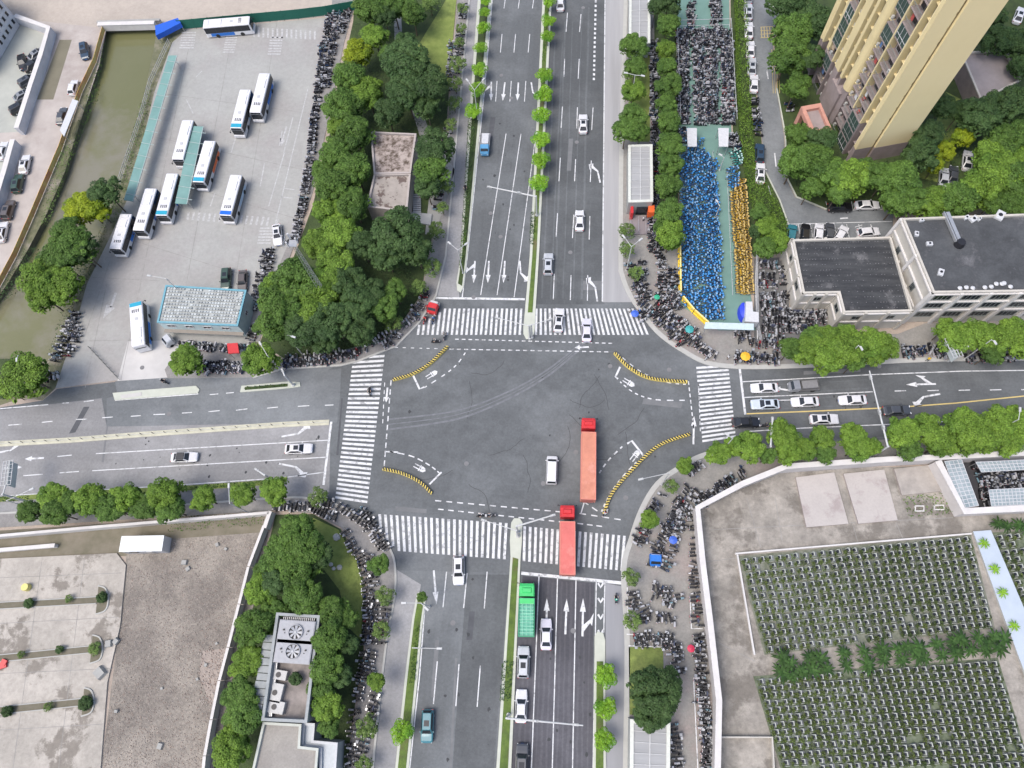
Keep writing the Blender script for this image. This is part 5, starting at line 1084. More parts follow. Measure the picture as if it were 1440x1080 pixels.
umbrella(970,462,.8, flat('umbrella teal', (.05,.33,.33), .7), 'teal umbrella among scooters below the yellow barrier', 1.7)
umbrella(893,440,.75, flat('umbrella blue', (.05,.13,.55), .6), 'blue rain canopy over a rider at the north-east kerb', 1.75)
umbrella(947,759,.7, flat('umbrella blue', (0,0,0)), 'blue umbrella among scooters on the south-east pavement', 1.7)
umbrella(972,912,.0+.6, flat('umbrella red', (.55,.03,.08), .6), 'red cover by the compound wall pavement', 1.3)

# ================================================================ BARRIERS, LAMPS, GANTRIES
def barrier(ctrl, label):
    pts = [P(*p) for p in arcpts(ctrl, 20)]; c = pts[len(pts)//2].copy(); root = empty('barrier', c, label, 'barrier', group='striped barriers round the crossing')
    q = [p-c for p in pts]
    MB().strip(q, .5, .5, 0, .03).build('base', flat('barrier base yellow', (.70,.56,.16), .7), root)
    m = MB(); L = 0; seg = [(q[i+1]-q[i]).length for i in range(len(q)-1)]; tot = sum(seg); s_ = .2; i = 0; acc = 0; k = 0
    while s_ < tot:
        while i < len(seg)-1 and acc+seg[i] < s_: acc += seg[i]; i += 1
        p = q[i].lerp(q[i+1], (s_-acc)/seg[i]); t = (q[i+1]-q[i]).normalized(); a = math.atan2(t.y, t.x)
        m.box(p.x, p.y, .60, .17, .60, .16, a+.55, 1); m.box(p.x+t.x*.25, p.y+t.y*.25, .56, .12, .5, .1, a+.55, 0); s_ += .5; k += 1
    m.build('slat_row', [flat('barrier yellow', (.78,.62,.14), .5), black_m], root)
barrier([(553,535),(580,527),(605,512),(629,489)], 'curved yellow and black barrier at the north-west of the crossing')
barrier([(864,497),(885,518),(915,533),(966,538)], 'curved yellow and black barrier at the north-east of the crossing')
barrier([(539,660),(565,666),(590,678),(607,694)], 'curved yellow and black barrier at the south-west of the crossing')
barrier([(970,611),(925,628),(885,665),(860,695),(849,723)], 'curved yellow and black barrier at the south-east of the crossing')
def fence(px, h, m_, label, gap=2.0, slats=3, cat='fence', name='fence', z=.1, sheetm=None, group=None):
    pts = [P(*p) for p in px]; c = pts[0].copy(); root = empty(name, c, label, cat, group=group); rl = MB(); posts = 0
    for i in range(len(pts)-1):
        a, b = pts[i]-c, pts[i+1]-c
        for k in range(slats):
            zz = z+h*(.25+.7*k/max(1, slats-1)); rl.bar(a+Vector((0, 0, zz)), b+Vector((0, 0, zz)), .06, .07)
        if sheetm: rl.bar(a+Vector((0, 0, z+h/2)), b+Vector((0, 0, z+h/2)), .05, h*.92, 1)
    rl.build('rail' if not sheetm else 'panel', [m_, sheetm or m_], root)
    for i in range(len(pts)-1):
        a, b = pts[i]-c, pts[i+1]-c; n = max(1, int((b-a).length/gap))
        for k in range(n):
            if posts > 90: break
            p = a.lerp(b, k/n); MB().tube(p+Vector((0, 0, 0)), p+Vector((0, 0, z+h+.05)), .06).build('post', m_, root); posts += 1
    return root
dk = flat('dark metal rail', (.10,.11,.11), .5); org = flat('orange fence board', (.70,.22,.05), .7)
# west road median with posts
pts = [(0,624.5),(100,619),(200,611),(300,604),(400,597),(463,594)]
tag(MB().strip([P(*p) for p in pts], 1.0, .09, 0, .02).build('median_strip', mat('pale yellow median strip', (.52,.51,.40),(.40,.39,.31),scale=.8,amt=1)), kind='structure')
root = fence(pts, .8, flat('pale rail', (.6,.6,.55), .5), 'low post and rail barrier along the west road centre', 2.1, 1)
for ch in root.children:
    if ch.name.startswith('post'): ch.data.materials[0] = black_m
fence([(150,38),(141,70),(136,88),(116,130),(98,180),(88,210),(66,262),(48,305),(24,360),(0,405),(-20,440)], 1.3, mat('orange yellow fence', (.62,.30,.10),(.62,.46,.12),scale=.35,amt=1.4), 'orange and yellow safety fence on the west bank of the canal', 2.5, 2, sheetm=mat('faded orange board', (.55,.24,.12),(.60,.48,.18),scale=.3,amt=1.6,detail=8))
fence([(255,42),(320,36),(420,27),(462,22),(500,15)], 2.6, flat('dark green hoarding', (.01,.11,.08), .7), 'tall dark green hoarding along the top of the bus yard', 3, 2, sheetm=flat('dark green hoarding sheet', (.012,.12,.085), .8))
fence([(80,430),(105,375),(125,340)], 1.6, flat('blue rail', (.35,.5,.65), .5), 'pale blue railing between canal trees and bus yard', 2, 4)
fence([(240,62),(214,118),(200,170),(185,215),(170,260)], 1.4, steel, 'steel railing along the canal side of the bus yard', 2, 3)
fence([(950,40),(955,178)], 2.2, white_m, 'white mesh fence on the west side of the upper scooter lot', 3, 2); fence([(1025,38),(1033,178)], 2.2, white_m, 'white mesh fence on the east side of the upper scooter lot', 3, 2); fence([(950,40),(1025,38)], 2.2, white_m, 'white mesh fence across the top of the scooter lot', 3, 2)
fence([(993,45),(997,178)], 1.0, white_m, 'low white divider rail inside the upper scooter lot', 3, 1)
fence([(1063,350),(1062,400),(1064,465),(1068,482)], 1.6, white_m, 'white fence between yellow bicycles and dark scooter lot', 3, 3)
fence([(480,497),(540,482),(575,455)], 1.1, flat('dark green rail', (.05,.10,.07), .5), 'park railing behind the north-west corner scooters', 2.2, 3)
fence([(1022,245),(1030,416)], .5, white_m, 'low white rail beside the yellow bicycles', 3, 1); fence([(1002,215),(1010,335)], .4, white_m, 'low white rail beside the blue bicycles', 3, 1)
fence([(128,490),(170,535)], .9, dk, 'black sliding gate rail at the bus yard entrance', 1.2, 2)
for q, lab in ((((887,398),(888,375),(897,360)),'a'),): pass
# yellow water-filled barrier wall at the north-east lot
def yellow_wall(px, label):
    pts = [P(*p) for p in px]; c = pts[0].copy(); root = empty('barrier_wall', c, label, 'barrier'); n_ = 0
    for i in range(len(pts)-1):
        a, b = pts[i]-c, pts[i+1]-c; k = max(1, round((b-a).length/2.4))
        for j in range(k):
            p, q = a.lerp(b, j/k+.02), a.lerp(b, (j+1)/k-.02); m = MB(); m.bar(p+Vector((0, 0, .75)), q+Vector((0, 0, .75)), .32, 1.2); m.bar(p+Vector((0, 0, .3)), q+Vector((0, 0, .3)), .6, .4); m.bar(p+Vector((0, 0, 1.42)), q+Vector((0, 0, 1.42)), .22, .12, 1)
            m.build('segment', [flat('barrier wall yellow', (.80,.58,.05), .6), flat('barrier wall pale', (.8,.68,.3), .6)], root)
yellow_wall([(955,350),(956,415)], 'straight yellow barrier wall at the west side of the blue bicycle lot'); yellow_wall([(959,421),(975,440),(995,458)], 'slanting yellow barrier wall round the corner of the blue bicycle lot')

def lamp(base, heads, h=9, label='', arm=None, group='street lamps'):
    b = P(*base, h) if (len(heads) == 2 or math.hypot(base[0]-heads[0][0], base[1]-heads[0][1]) < 26 or 'divider' in label) else P(*base); b.z = .12; root = empty('street_lamp', b, label, 'street lamp', group=group)
    MB().tube((0, 0, 0), (0, 0, h), .11, .07, 8).tube((0, 0, 0), (0, 0, .35), .2, .16, 8).build('post', lampw, root)
    for hx, hy in heads:
        e = P(hx, hy, h+.3)-b; e.z = 0; t = Vector((e.x, e.y, 0)).normalized()
        MB().tube((0, 0, h-.05), (e.x, e.y, h+.3), .06, .045, 6).build('arm', lampw, root)
        a = math.atan2(t.y, t.x); MB().box(e.x, e.y, h+.3, .85, .34, .14, a, 0, (.85, .8)).box(e.x, e.y, h+.22, .6, .24, .04, a, 1).build('lamp_head', [lampw, hl_m], root)
LAMPS = [((667,127),((657,113),(680,112)),'north divider lamp beside the turn arrows, double armed'),((644,352),((632,342),(656,343)),'north divider lamp near the stop line, double armed'),
 ((893,106),((880,103),(904,107)),'double armed lamp on the verge level with the scooter lot'),((888,347),((877,333),(901,337)),'double armed lamp below the orange-ended shelter'),((592,848),((568,848),(600,856)),'double armed lamp at the tip of the south divider'),
 ((580,911),((618,912),),'single armed lamp over the south road divider'),((352,722),((322,683),),'lamp between trees on the south side of the west road'),((58,718),((45,688),),'lamp at the west end of the south tree row'),((70,525),((24,506),),'curved lamp in the round tree at the far west'),
 ((376,500),((366,483),),'lamp beside the tree by the kiosk'),((1207,486),((1211,490),),'lamp in the clump north of the east road'),((1394,478),((1399,482),),'lamp among trees by the cream building'),((1432,590),((1434,576),),'lamp in the trees at the right edge'),((1030,617),((1022,611),),'lamp beside the east crosswalk'),
 ((930,682),((901,674),),'lamp leaning over the south-east kerb'),((234,392),((210,388),),'lamp behind the kiosk in the bus yard'),((425,498),((413,474),),'leaning lamp at the edge of the park'),((1018,222),((1013,218),),'small lamp at the top of the green bicycle path'),((1012,290),((1008,283),),'small lamp half way along the green bicycle path')]
for b, hs, lab in LAMPS:
    h = 8.5; lamp(b, hs, h if 'small' not in lab else 4, lab)
def gantry(base, end, h, label, sig=(), w=.16, cam_=()):
    b = P(*base, h); b.z = .1; e = P(*end, h)-b; root = empty('signal_gantry', b, label, 'signal gantry'); top = Vector((0, 0, h-.2))
    MB().tube((0, 0, 0), (0, 0, h), .2, .14, 10).tube((0, 0, 0), (0, 0, .4), .35, .3, 10).build('post', lampw, root)
    MB().tube(top, (e.x, e.y, h+.1), w, w*.6, 8).build('arm', lampw, root)
    for t in sig:
        p = top.lerp(Vector((e.x, e.y, h+.1)), t); a = math.atan2(e.y, e.x); MB().box(p.x, p.y, h-.1, .9, .35, .4, a, 0).box(p.x, p.y, h+.14, .25, .25, .2, a, 1).build('signal_head', [flat('signal grey', (.35,.36,.36)), lampw], root)
gantry((754,276),(686,263), 6.5, 'camera arm over the north stop lanes', (.35,.97))
gantry((1249,628),(1222,522), 6.5, 'long arm spanning the east road', (.25,.45,.92))
gantry((712,1010),(820,1020), 6.5, 'camera arm over the south stop lanes', (.38,.9)); gantry((726,740),(780,724), 6, 'signal arm at the south median nose', (.95,)); gantry((726,746),(678,731), 6, 'thin signal arm reaching west from the south median nose', (.95,), .08)
gantry((744,458),(697,447), 5.5, 'signal arm reaching west from the north median nose', (.95,), .08); gantry((747,457),(775,449), 5.5, 'signal arm reaching east from the north median nose', (.95,), .08)
gantry((372,668),(360,660), 6, 'short signal post on the west road verge', (.9,)); gantry((1084,628),(1086,588), 6, 'signal arm over the eastbound lane', (.5,.95,))
gantry((400,528),(397,520), 5, 'white signal post at the small west island', (.9,)); 
def sign_gantry(a, b, c_, label):   # overhead direction panel seen edge-on from above
    base = P(*a); root = empty('direction_sign', base, label, 'road sign'); h = 6.5
    MB().tube((0, 0, 0), (0, 0, h), .2, .15, 10).build('post', lampw, root)
    e = P(*b, h)-base; f = P(*c_, h)-base
    MB().tube((0, 0, h-.2), (e.x, e.y, h), .12, .12, 8).build('arm', lampw, root)
    d = (f-e); m = MB(); u = d.normalized()
    for k in range(4): 
        o = Vector((-u.y, u.x, 0))*(k-1.5)*.55; m.bar(e+o, f+o, .08, .12)
    for k in range(7): p = e.lerp(f, k/6); m.bar(p-Vector((-u.y, u.x, 0))*.9, p+Vector((-u.y, u.x, 0))*.9, .06, .06)
    m.build('panel_frame', lampw, root); MB().bar(e+Vector((0, 0, -1.2)), f+Vector((0, 0, -1.2)), .08, 2.2).build('panel', flat('sign panel back', (.45,.5,.5)), root)
sign_gantry((40,706),(8,682),(12,648), 'large sign frame over the west lanes at the left edge'); sign_gantry((1333,508),(1335,475),(1348,502), 'white sign frame at the kerb of the east road')

bt = P(467,460,0); tp = P(412,343,23); root = empty('camera_mast', (bt.x, bt.y, .15), 'tall grey lattice mast with equipment boxes rising out of the park trees', 'mast')
m = MB(); tw = Vector((tp.x-bt.x, tp.y-bt.y, 0))
for s_ in ((-.3, -.3), (.3, -.3), (.3, .3), (-.3, .3)): m.tube((s_[0]*1.6, s_[1]*1.6, 0), (s_[0]*.7, s_[1]*.7, 23), .05, .04, 5)
for k in range(22): z = k*1.04; f = .48-.27*k/22; m.bar((-f, -f, z), (f, -f, z+1), .05, .05); m.bar((f, -f, z), (f, f, z+1), .05, .05); m.bar((f, f, z), (-f, f, z+1), .05, .05); m.bar((-f, f, z), (-f, -f, z+1), .05, .05)
m.build('lattice', steel, root); MB().box(0, 0, 23, 1.3, 1.3, .08).bar((-1.1, -1.1, 23.9), (1.1, -1.1, 23.9), .06, .06).bar((-1.1, 1.1, 23.9), (1.1, 1.1, 23.9), .06, .06).bar((-1.1, -1.1, 23.9), (-1.1, 1.1, 23.9), .06, .06).bar((1.1, -1.1, 23.9), (1.1, 1.1, 23.9), .06, .06).build('platform', steel, root)
for a in (0, 2.1, 4.2): MB().box(.9*math.cos(a), .9*math.sin(a), 23.9, .2, .3, 1.4, a).build('antenna_panel', white_m, root)
root.location.x = tp.x; root.location.y = tp.y
# ================================================================ BUILDINGS
def bldg(name, roofpx, h, label, wallm, roofm, par=.5, parw=.28, z0=.1, cat='building', parm=None, inset_z=.45):
    """flat-roofed block from its roof corners seen at height h: wall ring, parapet and sunk roof"""
    pts = [P(*p, h) for p in roofpx]; c = sum(pts, Vector())/len(pts); c.z = z0; root = empty(name, c, label, cat)
    q = [Vector((p.x-c.x, p.y-c.y, 0)) for p in pts]
    if sum(q[i].x*q[(i+1) % len(q)].y-q[(i+1) % len(q)].x*q[i].y for i in range(len(q))) < 0: q.reverse()
    def inset(d):
        out = []
        for i in range(len(q)):
            a, b, c2 = q[i-1], q[i], q[(i+1) % len(q)]; t1 = (b-a).normalized(); t2 = (c2-b).normalized(); n1 = Vector((-t1.y, t1.x, 0)); n2 = Vector((-t2.y, t2.x, 0)); k = (n1+n2); out.append(b+k*(d/max(.3, (1+n1.dot(n2)))))
        return out
    w = MB(); hh = h-z0; n = len(q)
    for i in range(n): a, b = q[i], q[(i+1) % n]; w.quad((a.x, a.y, 0), (b.x, b.y, 0), (b.x, b.y, hh), (a.x, a.y, hh))
    w.build('wall', wallm, root)
    o, i_ = inset(-.08), inset(parw); pm = MB()
    for k in range(n):
        a, b, c2, d = o[k], o[(k+1) % n], i_[(k+1) % n], i_[k]
        pm.quad((a.x, a.y, hh), (b.x, b.y, hh), (c2.x, c2.y, hh), (d.x, d.y, hh)); pm.quad((a.x, a.y, hh-.25), (b.x, b.y, hh-.25), (b.x, b.y, hh), (a.x, a.y, hh)); pm.quad((d.x, d.y, hh), (c2.x, c2.y, hh), (c2.x, c2.y, hh-inset_z), (d.x, d.y, hh-inset_z))
    pm.build('parapet', parm or wallm, root)
    MB().prism(i_, None, hh-inset_z).build('roof', roofm, root)
    return root, q, c, hh
def wallwin(root, q, c, i, t, z, w, h, fm=white_m, depth=.1, name='window', frames=2):
    """window i-th wall edge at fraction t, height z"""
    a, b = q[i % len(q)], q[(i+1) % len(q)]; u = (b-a).normalized(); n = Vector((u.y, -u.x, 0)); p = a.lerp(b, t)+n*.04; p.z = z
    m = MB(); up = Vector((0, 0, 1))
    for s_, e in (((-w/2, -h/2), (w/2, -h/2)), ((-w/2, h/2), (w/2, h/2)), ((-w/2, -h/2), (-w/2, h/2)), ((w/2, -h/2), (w/2, h/2))): m.bar(p+u*s_[0]+up*s_[1], p+u*e[0]+up*e[1], .1, .1)
    for k in range(1, frames): m.bar(p+u*(-w/2+w*k/frames)-up*h/2, p+u*(-w/2+w*k/frames)+up*h/2, .06, .06)
    f = m.build(name, fm, root); x = p-n*.02
    MB().quad(x-u*w/2-up*h/2, x+u*w/2-up*h/2, x+u*w/2+up*h/2, x-u*w/2+up*h/2).build('pane', glass_m, f); return f
def facing(q, i): a, b = q[i], q[(i+1) % len(q)]; u = (b-a).normalized(); return Vector((u.y, -u.x, 0))

# ---- yellow residential tower
Ax, Bx, Cx_ = P(1189,232), P(1266,232), P(1131,98); Ax.z = Bx.z = Cx_.z = 0
u_ = (Cx_-Ax).normalized(); v_ = Vector((u_.y, -u_.x, 0));  v_ = v_ if v_.x > 0 else -v_
TL, TW_ = (Cx_-Ax).length, 10.8; FH = 2.9; NF = 27; HT = FH*NF
yel = mat('yellow render', (.66,.56,.32), (.58,.49,.28), scale=.35, amt=.8, rough=.85, dirt=(.42,.34,.2), dscale=.12, dlo=.6, dhi=.85, detail=9)
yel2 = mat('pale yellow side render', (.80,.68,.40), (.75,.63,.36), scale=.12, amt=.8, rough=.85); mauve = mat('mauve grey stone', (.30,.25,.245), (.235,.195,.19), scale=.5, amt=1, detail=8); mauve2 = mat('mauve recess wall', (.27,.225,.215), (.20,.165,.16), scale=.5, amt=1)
pinkm = mat('pink granite', (.50,.26,.20), (.42,.21,.165), scale=1, amt=1); rail_m = flat('balcony rail', (.22,.24,.23), .5); gglass = flat('greenish balcony glass', (.055,.085,.075), .12); stain = mat('seam stain', (.16,.12,.06), (.28,.22,.11), scale=.9, amt=1.4)
tower = empty('apartment_tower', Ax, 'tall yellow apartment tower with mauve stone base rising out of the top right', 'apartment tower')
tower.rotation_euler = (0, 0, math.atan2(u_.y, u_.x))
sg = 1 if u_.cross(v_).z > 0 else -1          # local frame: x along the west front, y*sg into the block
def tb(m, x0, x1, y0, y1, z0, z1, mi=0): m.box((x0+x1)/2, sg*(y0+y1)/2, (z0+z1)/2, x1-x0, y1-y0, z1-z0, 0, mi)
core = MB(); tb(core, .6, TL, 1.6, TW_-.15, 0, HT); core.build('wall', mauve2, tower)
side = MB(); tb(side, .22, 1.2, 0.4, 3.7, 4.2, HT); tb(side, -.15, 1.0, 4.1, TW_+.15, 4.2, HT); side.build('side_wall', yel2, tower)
bs = MB(); tb(bs, .24, 1.2, .38, 3.7, 0, 4.2); tb(bs, -.18, 1.0, 4.1, TW_+.18, 0, 4.2); tb(bs, 11.5, 15.6, .0, 1.7, 0, 7.2); bs.build('stone_base', mauve, tower)
sm = MB(); tb(sm, .3, 1.0, 3.68, 4.12, 0, HT); sm.build('seam', stain, tower)
ln = MB()
for f in range(2, NF, 1):
    if f % 1 == 0: tb(ln, .16, .23, 3.62, 3.72, f*FH, f*FH+.5)
ln.build('downpipe_bracket', stain, tower)
# bays along the front: (x0, x1, kind)
BAY = [(.24,1.0,'pier'),(1.0,2.5,'win'),(2.5,2.8,'fin'),(2.8,6.2,'balc'),(6.2,6.5,'fin'),(6.5,9.4,'balc'),(9.4,10.0,'ac'),(10.0,12.4,'curve'),(12.4,13.6,'win'),(13.6,14.3,'pier'),(14.3,15.3,'win'),(15.3,17.1,'pier'),(17.1,18.0,'ac'),(18.0,18.3,'fin'),(18.3,21.0,'balc'),(21.0,21.9,'pier'),(21.9,23.3,'win'),(23.3,23.7,'fin'),(23.7,TL,'curve')]
prj = {'pier': .35, 'fin': .15, 'curve': .1}
piers = MB(); ledges = MB(); slabs = MB(); rails = MB(); acs = MB(); soff = MB()
rb = random.Random(5)
def winpart(x0, x1, y, z0, z1, m_=None):
    m = MB(); e = .07
    tb(m, x0, x1, y-.05, y+.02, z0, z0+e); tb(m, x0, x1, y-.05, y+.02, z1-e, z1); tb(m, x0, x0+e, y-.05, y+.02, z0, z1); tb(m, x1-e, x1, y-.05, y+.02, z0, z1)
    if x1-x0 > 1.3: tb(m, (x0+x1)/2-.03, (x0+x1)/2+.03, y-.05, y+.02, z0, z1)
    f = m.build('window', white_m if rb.random() > .5 else rail_m, tower); g = MB(); tb(g, x0+.05, x1-.05, y-.02, y+.015, z0+.05, z1-.05); g.build('pane', m_ or glass_m, f)
PARTS = {}
def part(nm, mt, x0, x1, y0, y1, z0, z1): m = MB(); tb(m, x0, x1, y0, y1, z0, z1); PARTS.setdefault((nm, mt), []).append(m)
cloth = [flat('laundry '+n_, c_, .9) for n_, c_ in (('white', (.6,.6,.6)), ('red', (.4,.08,.07)), ('blue', (.1,.18,.35)), ('tan', (.45,.35,.25)))]
for x0, x1, k in BAY:
    zb = 0 if x0 < 10 or x0 > 15.5 else 7.2
    if k == 'pier': tb(piers, x0, x1, prj[k], 2.0, max(zb, 4.2 if x0 < 1 else 9.0), HT)
    elif k == 'fin': tb(piers, x0, x1, .1, 2.0, 9.0, HT)
    elif k == 'curve':
        n = 8; pts = [(x0, 1.9)]+[(x0+(x1-x0)*(.5-.5*math.cos(math.pi*t/n)), .95-.95*math.sin(math.pi*t/n)) for t in range(n+1)]+[(x1, 1.9)]
        piers.prism([(a_, sg*b_) for a_, b_ in pts], 9.0, HT)
    if k in ('pier', 'fin', 'curve'):
        m = MB(); tb(m, x0+.03, x1-.03, prj[k]+.04 if k != 'curve' else .5, 1.98, 0, 9.0 if x0 > 1 else 4.2); m.build('stone_pier', mauve, tower)
    for f in range(NF):
        z = f*FH; vis = f < 16; lm = mauve if f < 3 else yel
        if not vis:
            if k == 'win': tb(piers, x0, x1, 1.2, 1.65, z, z+.9)
            if k == 'balc': tb(piers, x0, x1, .15, 1.65, z-.08, z+.12)
            continue
        if k == 'win':
            part('window_ledge', lm, x0, x1, .95, 1.62, z+.82, z+.92)
            winpart(x0+.12, x1-.12, 1.5, z+.95, z+2.7)
        elif k == 'balc':
            part('balcony_slab', mauve, x0, x1, .15, 1.65, z-.08, z+.12); r = rb.random()
            if r < .28:
                g = MB(); tb(g, x0+.05, x1-.05, .2, .26, z+.12, z+2.8); fr = MB(); nq = 3
                for q in range(nq+1): xx = x0+.06+(x1-x0-.12)*q/nq; tb(fr, xx-.03, xx+.03, .14, .2, z+.12, z+2.82)
                tb(fr, x0, x1, .14, .2, z+1.0, z+1.06); fo = fr.build('window', white_m if r < .1 else rail_m, tower); g.build('pane', gglass, fo)
            else:
                m = MB(); tb(m, x0, x1, .2, .26, z+1.05, z+1.12)
                for q in range(int((x1-x0)/.3)): tb(m, x0+.1+q*.3, x0+.14+q*.3, .21, .25, z+.12, z+1.06)
                PARTS.setdefault(('balcony_rail', rail_m), []).append(m)
                if rb.random() < .35: q = x0+.4+rb.random()*(x1-x0-1.4); part('laundry', rb.choice(cloth), q, q+rb.uniform(.4, 1.0), .5, .56, z+1.3, z+2.3)
                if rb.random() < .5: q = x0+.2+rb.random()*(x1-x0-1.0); part('balcony_clutter', rb.choice(cloth+[rail_m, mauve]), q, q+.5, .5, .9, z+.12, z+.7)
                winpart(x0+.4, x1-.4, 1.52, z+.3, z+2.5)
        elif k == 'ac':
            part('window_ledge', lm, x0, x1, .7, 1.62, z, z+.12); part('air_conditioner', flat('ac unit', (.5,.5,.48)), x0+.1, x1-.05, .85, 1.25, z+.16, z+.8)
piers.build('pier', yel, tower)
for nm, lst in {k[0]: None for k in PARTS}.items():
    allm = [(m, mt) for (n2, mt), ms_ in PARTS.items() if n2 == nm for m in ms_]; allm.sort(key=lambda t: t[0].v[0][2])
    for m, mt in allm[:95]: m.build(nm, mt, tower)
    if allm[95:]:
        mm, mats = MB(), []
        for m, mt in allm[95:]:
            if mt not in mats: mats.append(mt)
            mm.add(m.v, m.f, mats.index(mt))
        tag(mm.build(nm, mats, tower), kind='stuff')
wins = [w for w in tower.children if w.name.startswith('window') and not w.name.startswith('window_')]
wins.sort(key=lambda w: w.data.vertices[0].co.z)
mm, mats = MB(), []
for w in wins[95:]:
    for o in [w]+list(w.children):
        mt = o.data.materials[0]
        if mt not in mats: mats.append(mt)
        mm.add([v.co[:] for v in o.data.vertices], [tuple(p.vertices) for p in o.data.polygons], mats.index(mt))
        bpy.data.objects.remove(o)
if mm.v: tag(mm.build('window', mats, tower), kind='stuff')
cm = MB()
for f in range(NF): tb(cm, TL-.02, TL+.1, 2.0, TW_-1, f*FH+2.7, f*FH+2.9)
cm.build('floor_band', yel, tower)
po = empty('entrance_portal', P(1160,163,6), 'pink granite entrance portal at the foot of the yellow tower', 'portal', tower.rotation_euler.z)
po.location.z = .15; pb = MB()
for s_ in (-1, 1): pb.box(s_*3.0, 0, 2.2, 1.0, .9, 4.6); pb.box(s_*3.0, -sg*3.0, 2.2, 1.0, .9, 4.6); pb.box(s_*3.0, -sg*1.5, 5.0, 1.0, 4.0, 1.0)
pb.box(0, sg*(-3.2), 5.0, 5.0, .8, .99); pb.box(0, sg*.2, 5.0, 5.0, .6, .99); pb.build('frame', pinkm, po); MB().box(0, -sg*1.5, 4.75, 5.2, 2.8, .1).build('roof', mauve, po)
# ---- cream public building, two linked blocks
roofd = mat('dark felt roof', (.05,.053,.057), (.024,.026,.03), scale=.5, amt=1.5, detail=10, dirt=(.12,.12,.125), dscale=.25, dlo=.54, dhi=.66, fine=.2, stretch=(.25, 1.5, 0))
roofg = mat('grey felt roof', (.072,.077,.083), (.043,.046,.05), scale=.3, amt=1.3, detail=10, dirt=(.16,.16,.17), dscale=.15, dlo=.54, dhi=.68, fine=.15)
b1, q1, c1, h1 = bldg('public_building', [(1115,337),(1253,333),(1283,437),(1187,439),(1180,411),(1130,412)], 7, 'lower cream block with dark dimpled roof behind the scooter lot', cream, roofd)
ch = MB()
for i in range(34):
    for j in range(13):
        if rb.random() < .45 or (j > 8 and i < 13): continue
        x, y = lerp(lerp((1122,342), (1250,339), i/33), lerp((1142,434), (1278,432), i/33), j/12); p = P(x, y, 6.6)-c1; ch.box(p.x, p.y, 6.5, .12, .09, .05, .2)
ch.build('paver_clip', flat('light roof clip', (.22,.22,.235)), b1)
for i in range(len(q1)):
    n = facing(q1, i); L = (q1[(i+1) % len(q1)]-q1[i]).length
    for k in range(max(1, int(L/5))): 
        t = (k+.5)/max(1, int(L/5)); wallwin(b1, q1, c1, i, t, 4.6, 1.5, 1.3, rail_m)
    a, b = q1[i], q1[(i+1) % len(q1)]; m = MB(); m.bar(a+n*.1+Vector((0, 0, 3.2)), b+n*.1+Vector((0, 0, 3.2)), .25, .35); m.bar(a+n*.13+Vector((0, 0, 6.3)), b+n*.13+Vector((0, 0, 6.3)), .3, .25); m.build('cornice', white_wall, b1)
    for t in (.0, .33, .66, 1.0):
        if L > 6: p = a.lerp(b, t)+n*.1; MB().box(p.x, p.y, 3.4, .5, .5, 6.8, math.atan2(n.y, n.x)).build('pilaster', cream, b1)
b2, q2, c2, h2 = bldg('public_building', [(1270,307),(1520,298),(1520,408),(1313,411)], 11.5, 'taller cream block with flat grey roof and window rows at the right edge', cream, roofg)
for i in range(len(q2)):
    n = facing(q2, i); a, b = q2[i], q2[(i+1) % len(q2)]; L = (b-a).length
    if n.y < -.5 or n.x < -.5:
        K_ = int(L/4.6) if n.y < -.5 else 2
        for k in range(K_):
            for z in (3.2, 6.6, 9.5)[0 if n.y < -.5 else 1:3 if n.y < -.5 else 2]: wallwin(b2, q2, c2, i, (k+.5)/K_, z, 2.9 if n.y < -.5 else 1.0, 1.7, rail_m, frames=4)
        for k in range(K_+1): p = a.lerp(b, k/K_)+n*.12; MB().box(p.x, p.y, 5.6, .6, .55, 11.1, math.atan2(n.y, n.x)).build('pilaster', white_wall, b2)
    for z in (5.0, 8.1, 10.8): m = MB(); m.bar(a+n*.14+Vector((0, 0, z)), b+n*.14+Vector((0, 0, z)), .3, .28); m.build('cornice', white_wall, b2)
def onroof(name, px, py, h, m, mats, label, cat, a=0, **kw):
    p = P(px, py, h); o = m.build(name, mats, org=(0, 0, 0)); o.location = p; o.rotation_euler = (0, 0, a); o.scale = (.62,)*3 if name in ('roof_ventilator', 'rooftop_unit') else (1,)*3; return tag(o, label, cat, **kw)
for i, (x, y) in enumerate([(1349,410),(1358,409),(1367,410),(1384,409),(1393,408),(1400,404),(1408,404),(1411,403),(1420,408)]):
    onroof('roof_ventilator', x, y-4, 11.0, MB().tube((0,0,0), (0,0,.4), .35, .35, 10).tube((0,0,.4), (0,0,.8), .65, .3, 12), white_m, f'white turbine ventilator on the grey roof edge, {ordn(i+1)} from the west', 'roof ventilator', group='ventilators on the cream building')
onroof('roof_duct', 1336,322, 11.0, MB().bar((-.3,3,.5),(0.9,-3,.5),.6,.5).bar((-.9,3,.5),(.3,-3,.5),.2,.6).tube((.9,-3.2,0),(.9,-3.2,1.1),.9,.7,10,1), [steel, black_m], 'long steel duct ending in a dark fan on the grey roof', 'duct')
for i, (x, y, w) in enumerate([(1306,344,1.6),(1295,311,1.2),(1358,307,1.6),(1368,309,2.2),(1376,309,1.2),(1405,304,3.0),(1322,384,2.0),(1288,330,1.5)]):
    onroof('rooftop_unit', x, y, 11.0, MB().box(0,0,.35,w,w*.7,.7).box(0,0,.75,w*.8,w*.5,.12).tube((0,0,.8),(0,0,.86),w*.2,w*.2,10,1), [white_m, black_m], ['square white roof unit near the middle of the west part','white roof unit at the north-west roof corner','white roof unit left of the pair on the north parapet','larger white roof unit on the north parapet','small white roof unit right of the larger one','long pinkish-white heap of units at the north parapet','scattered white rubble unit in the middle of the grey roof','white roof unit below the north-west corner'][i], 'roof unit', .2*i)
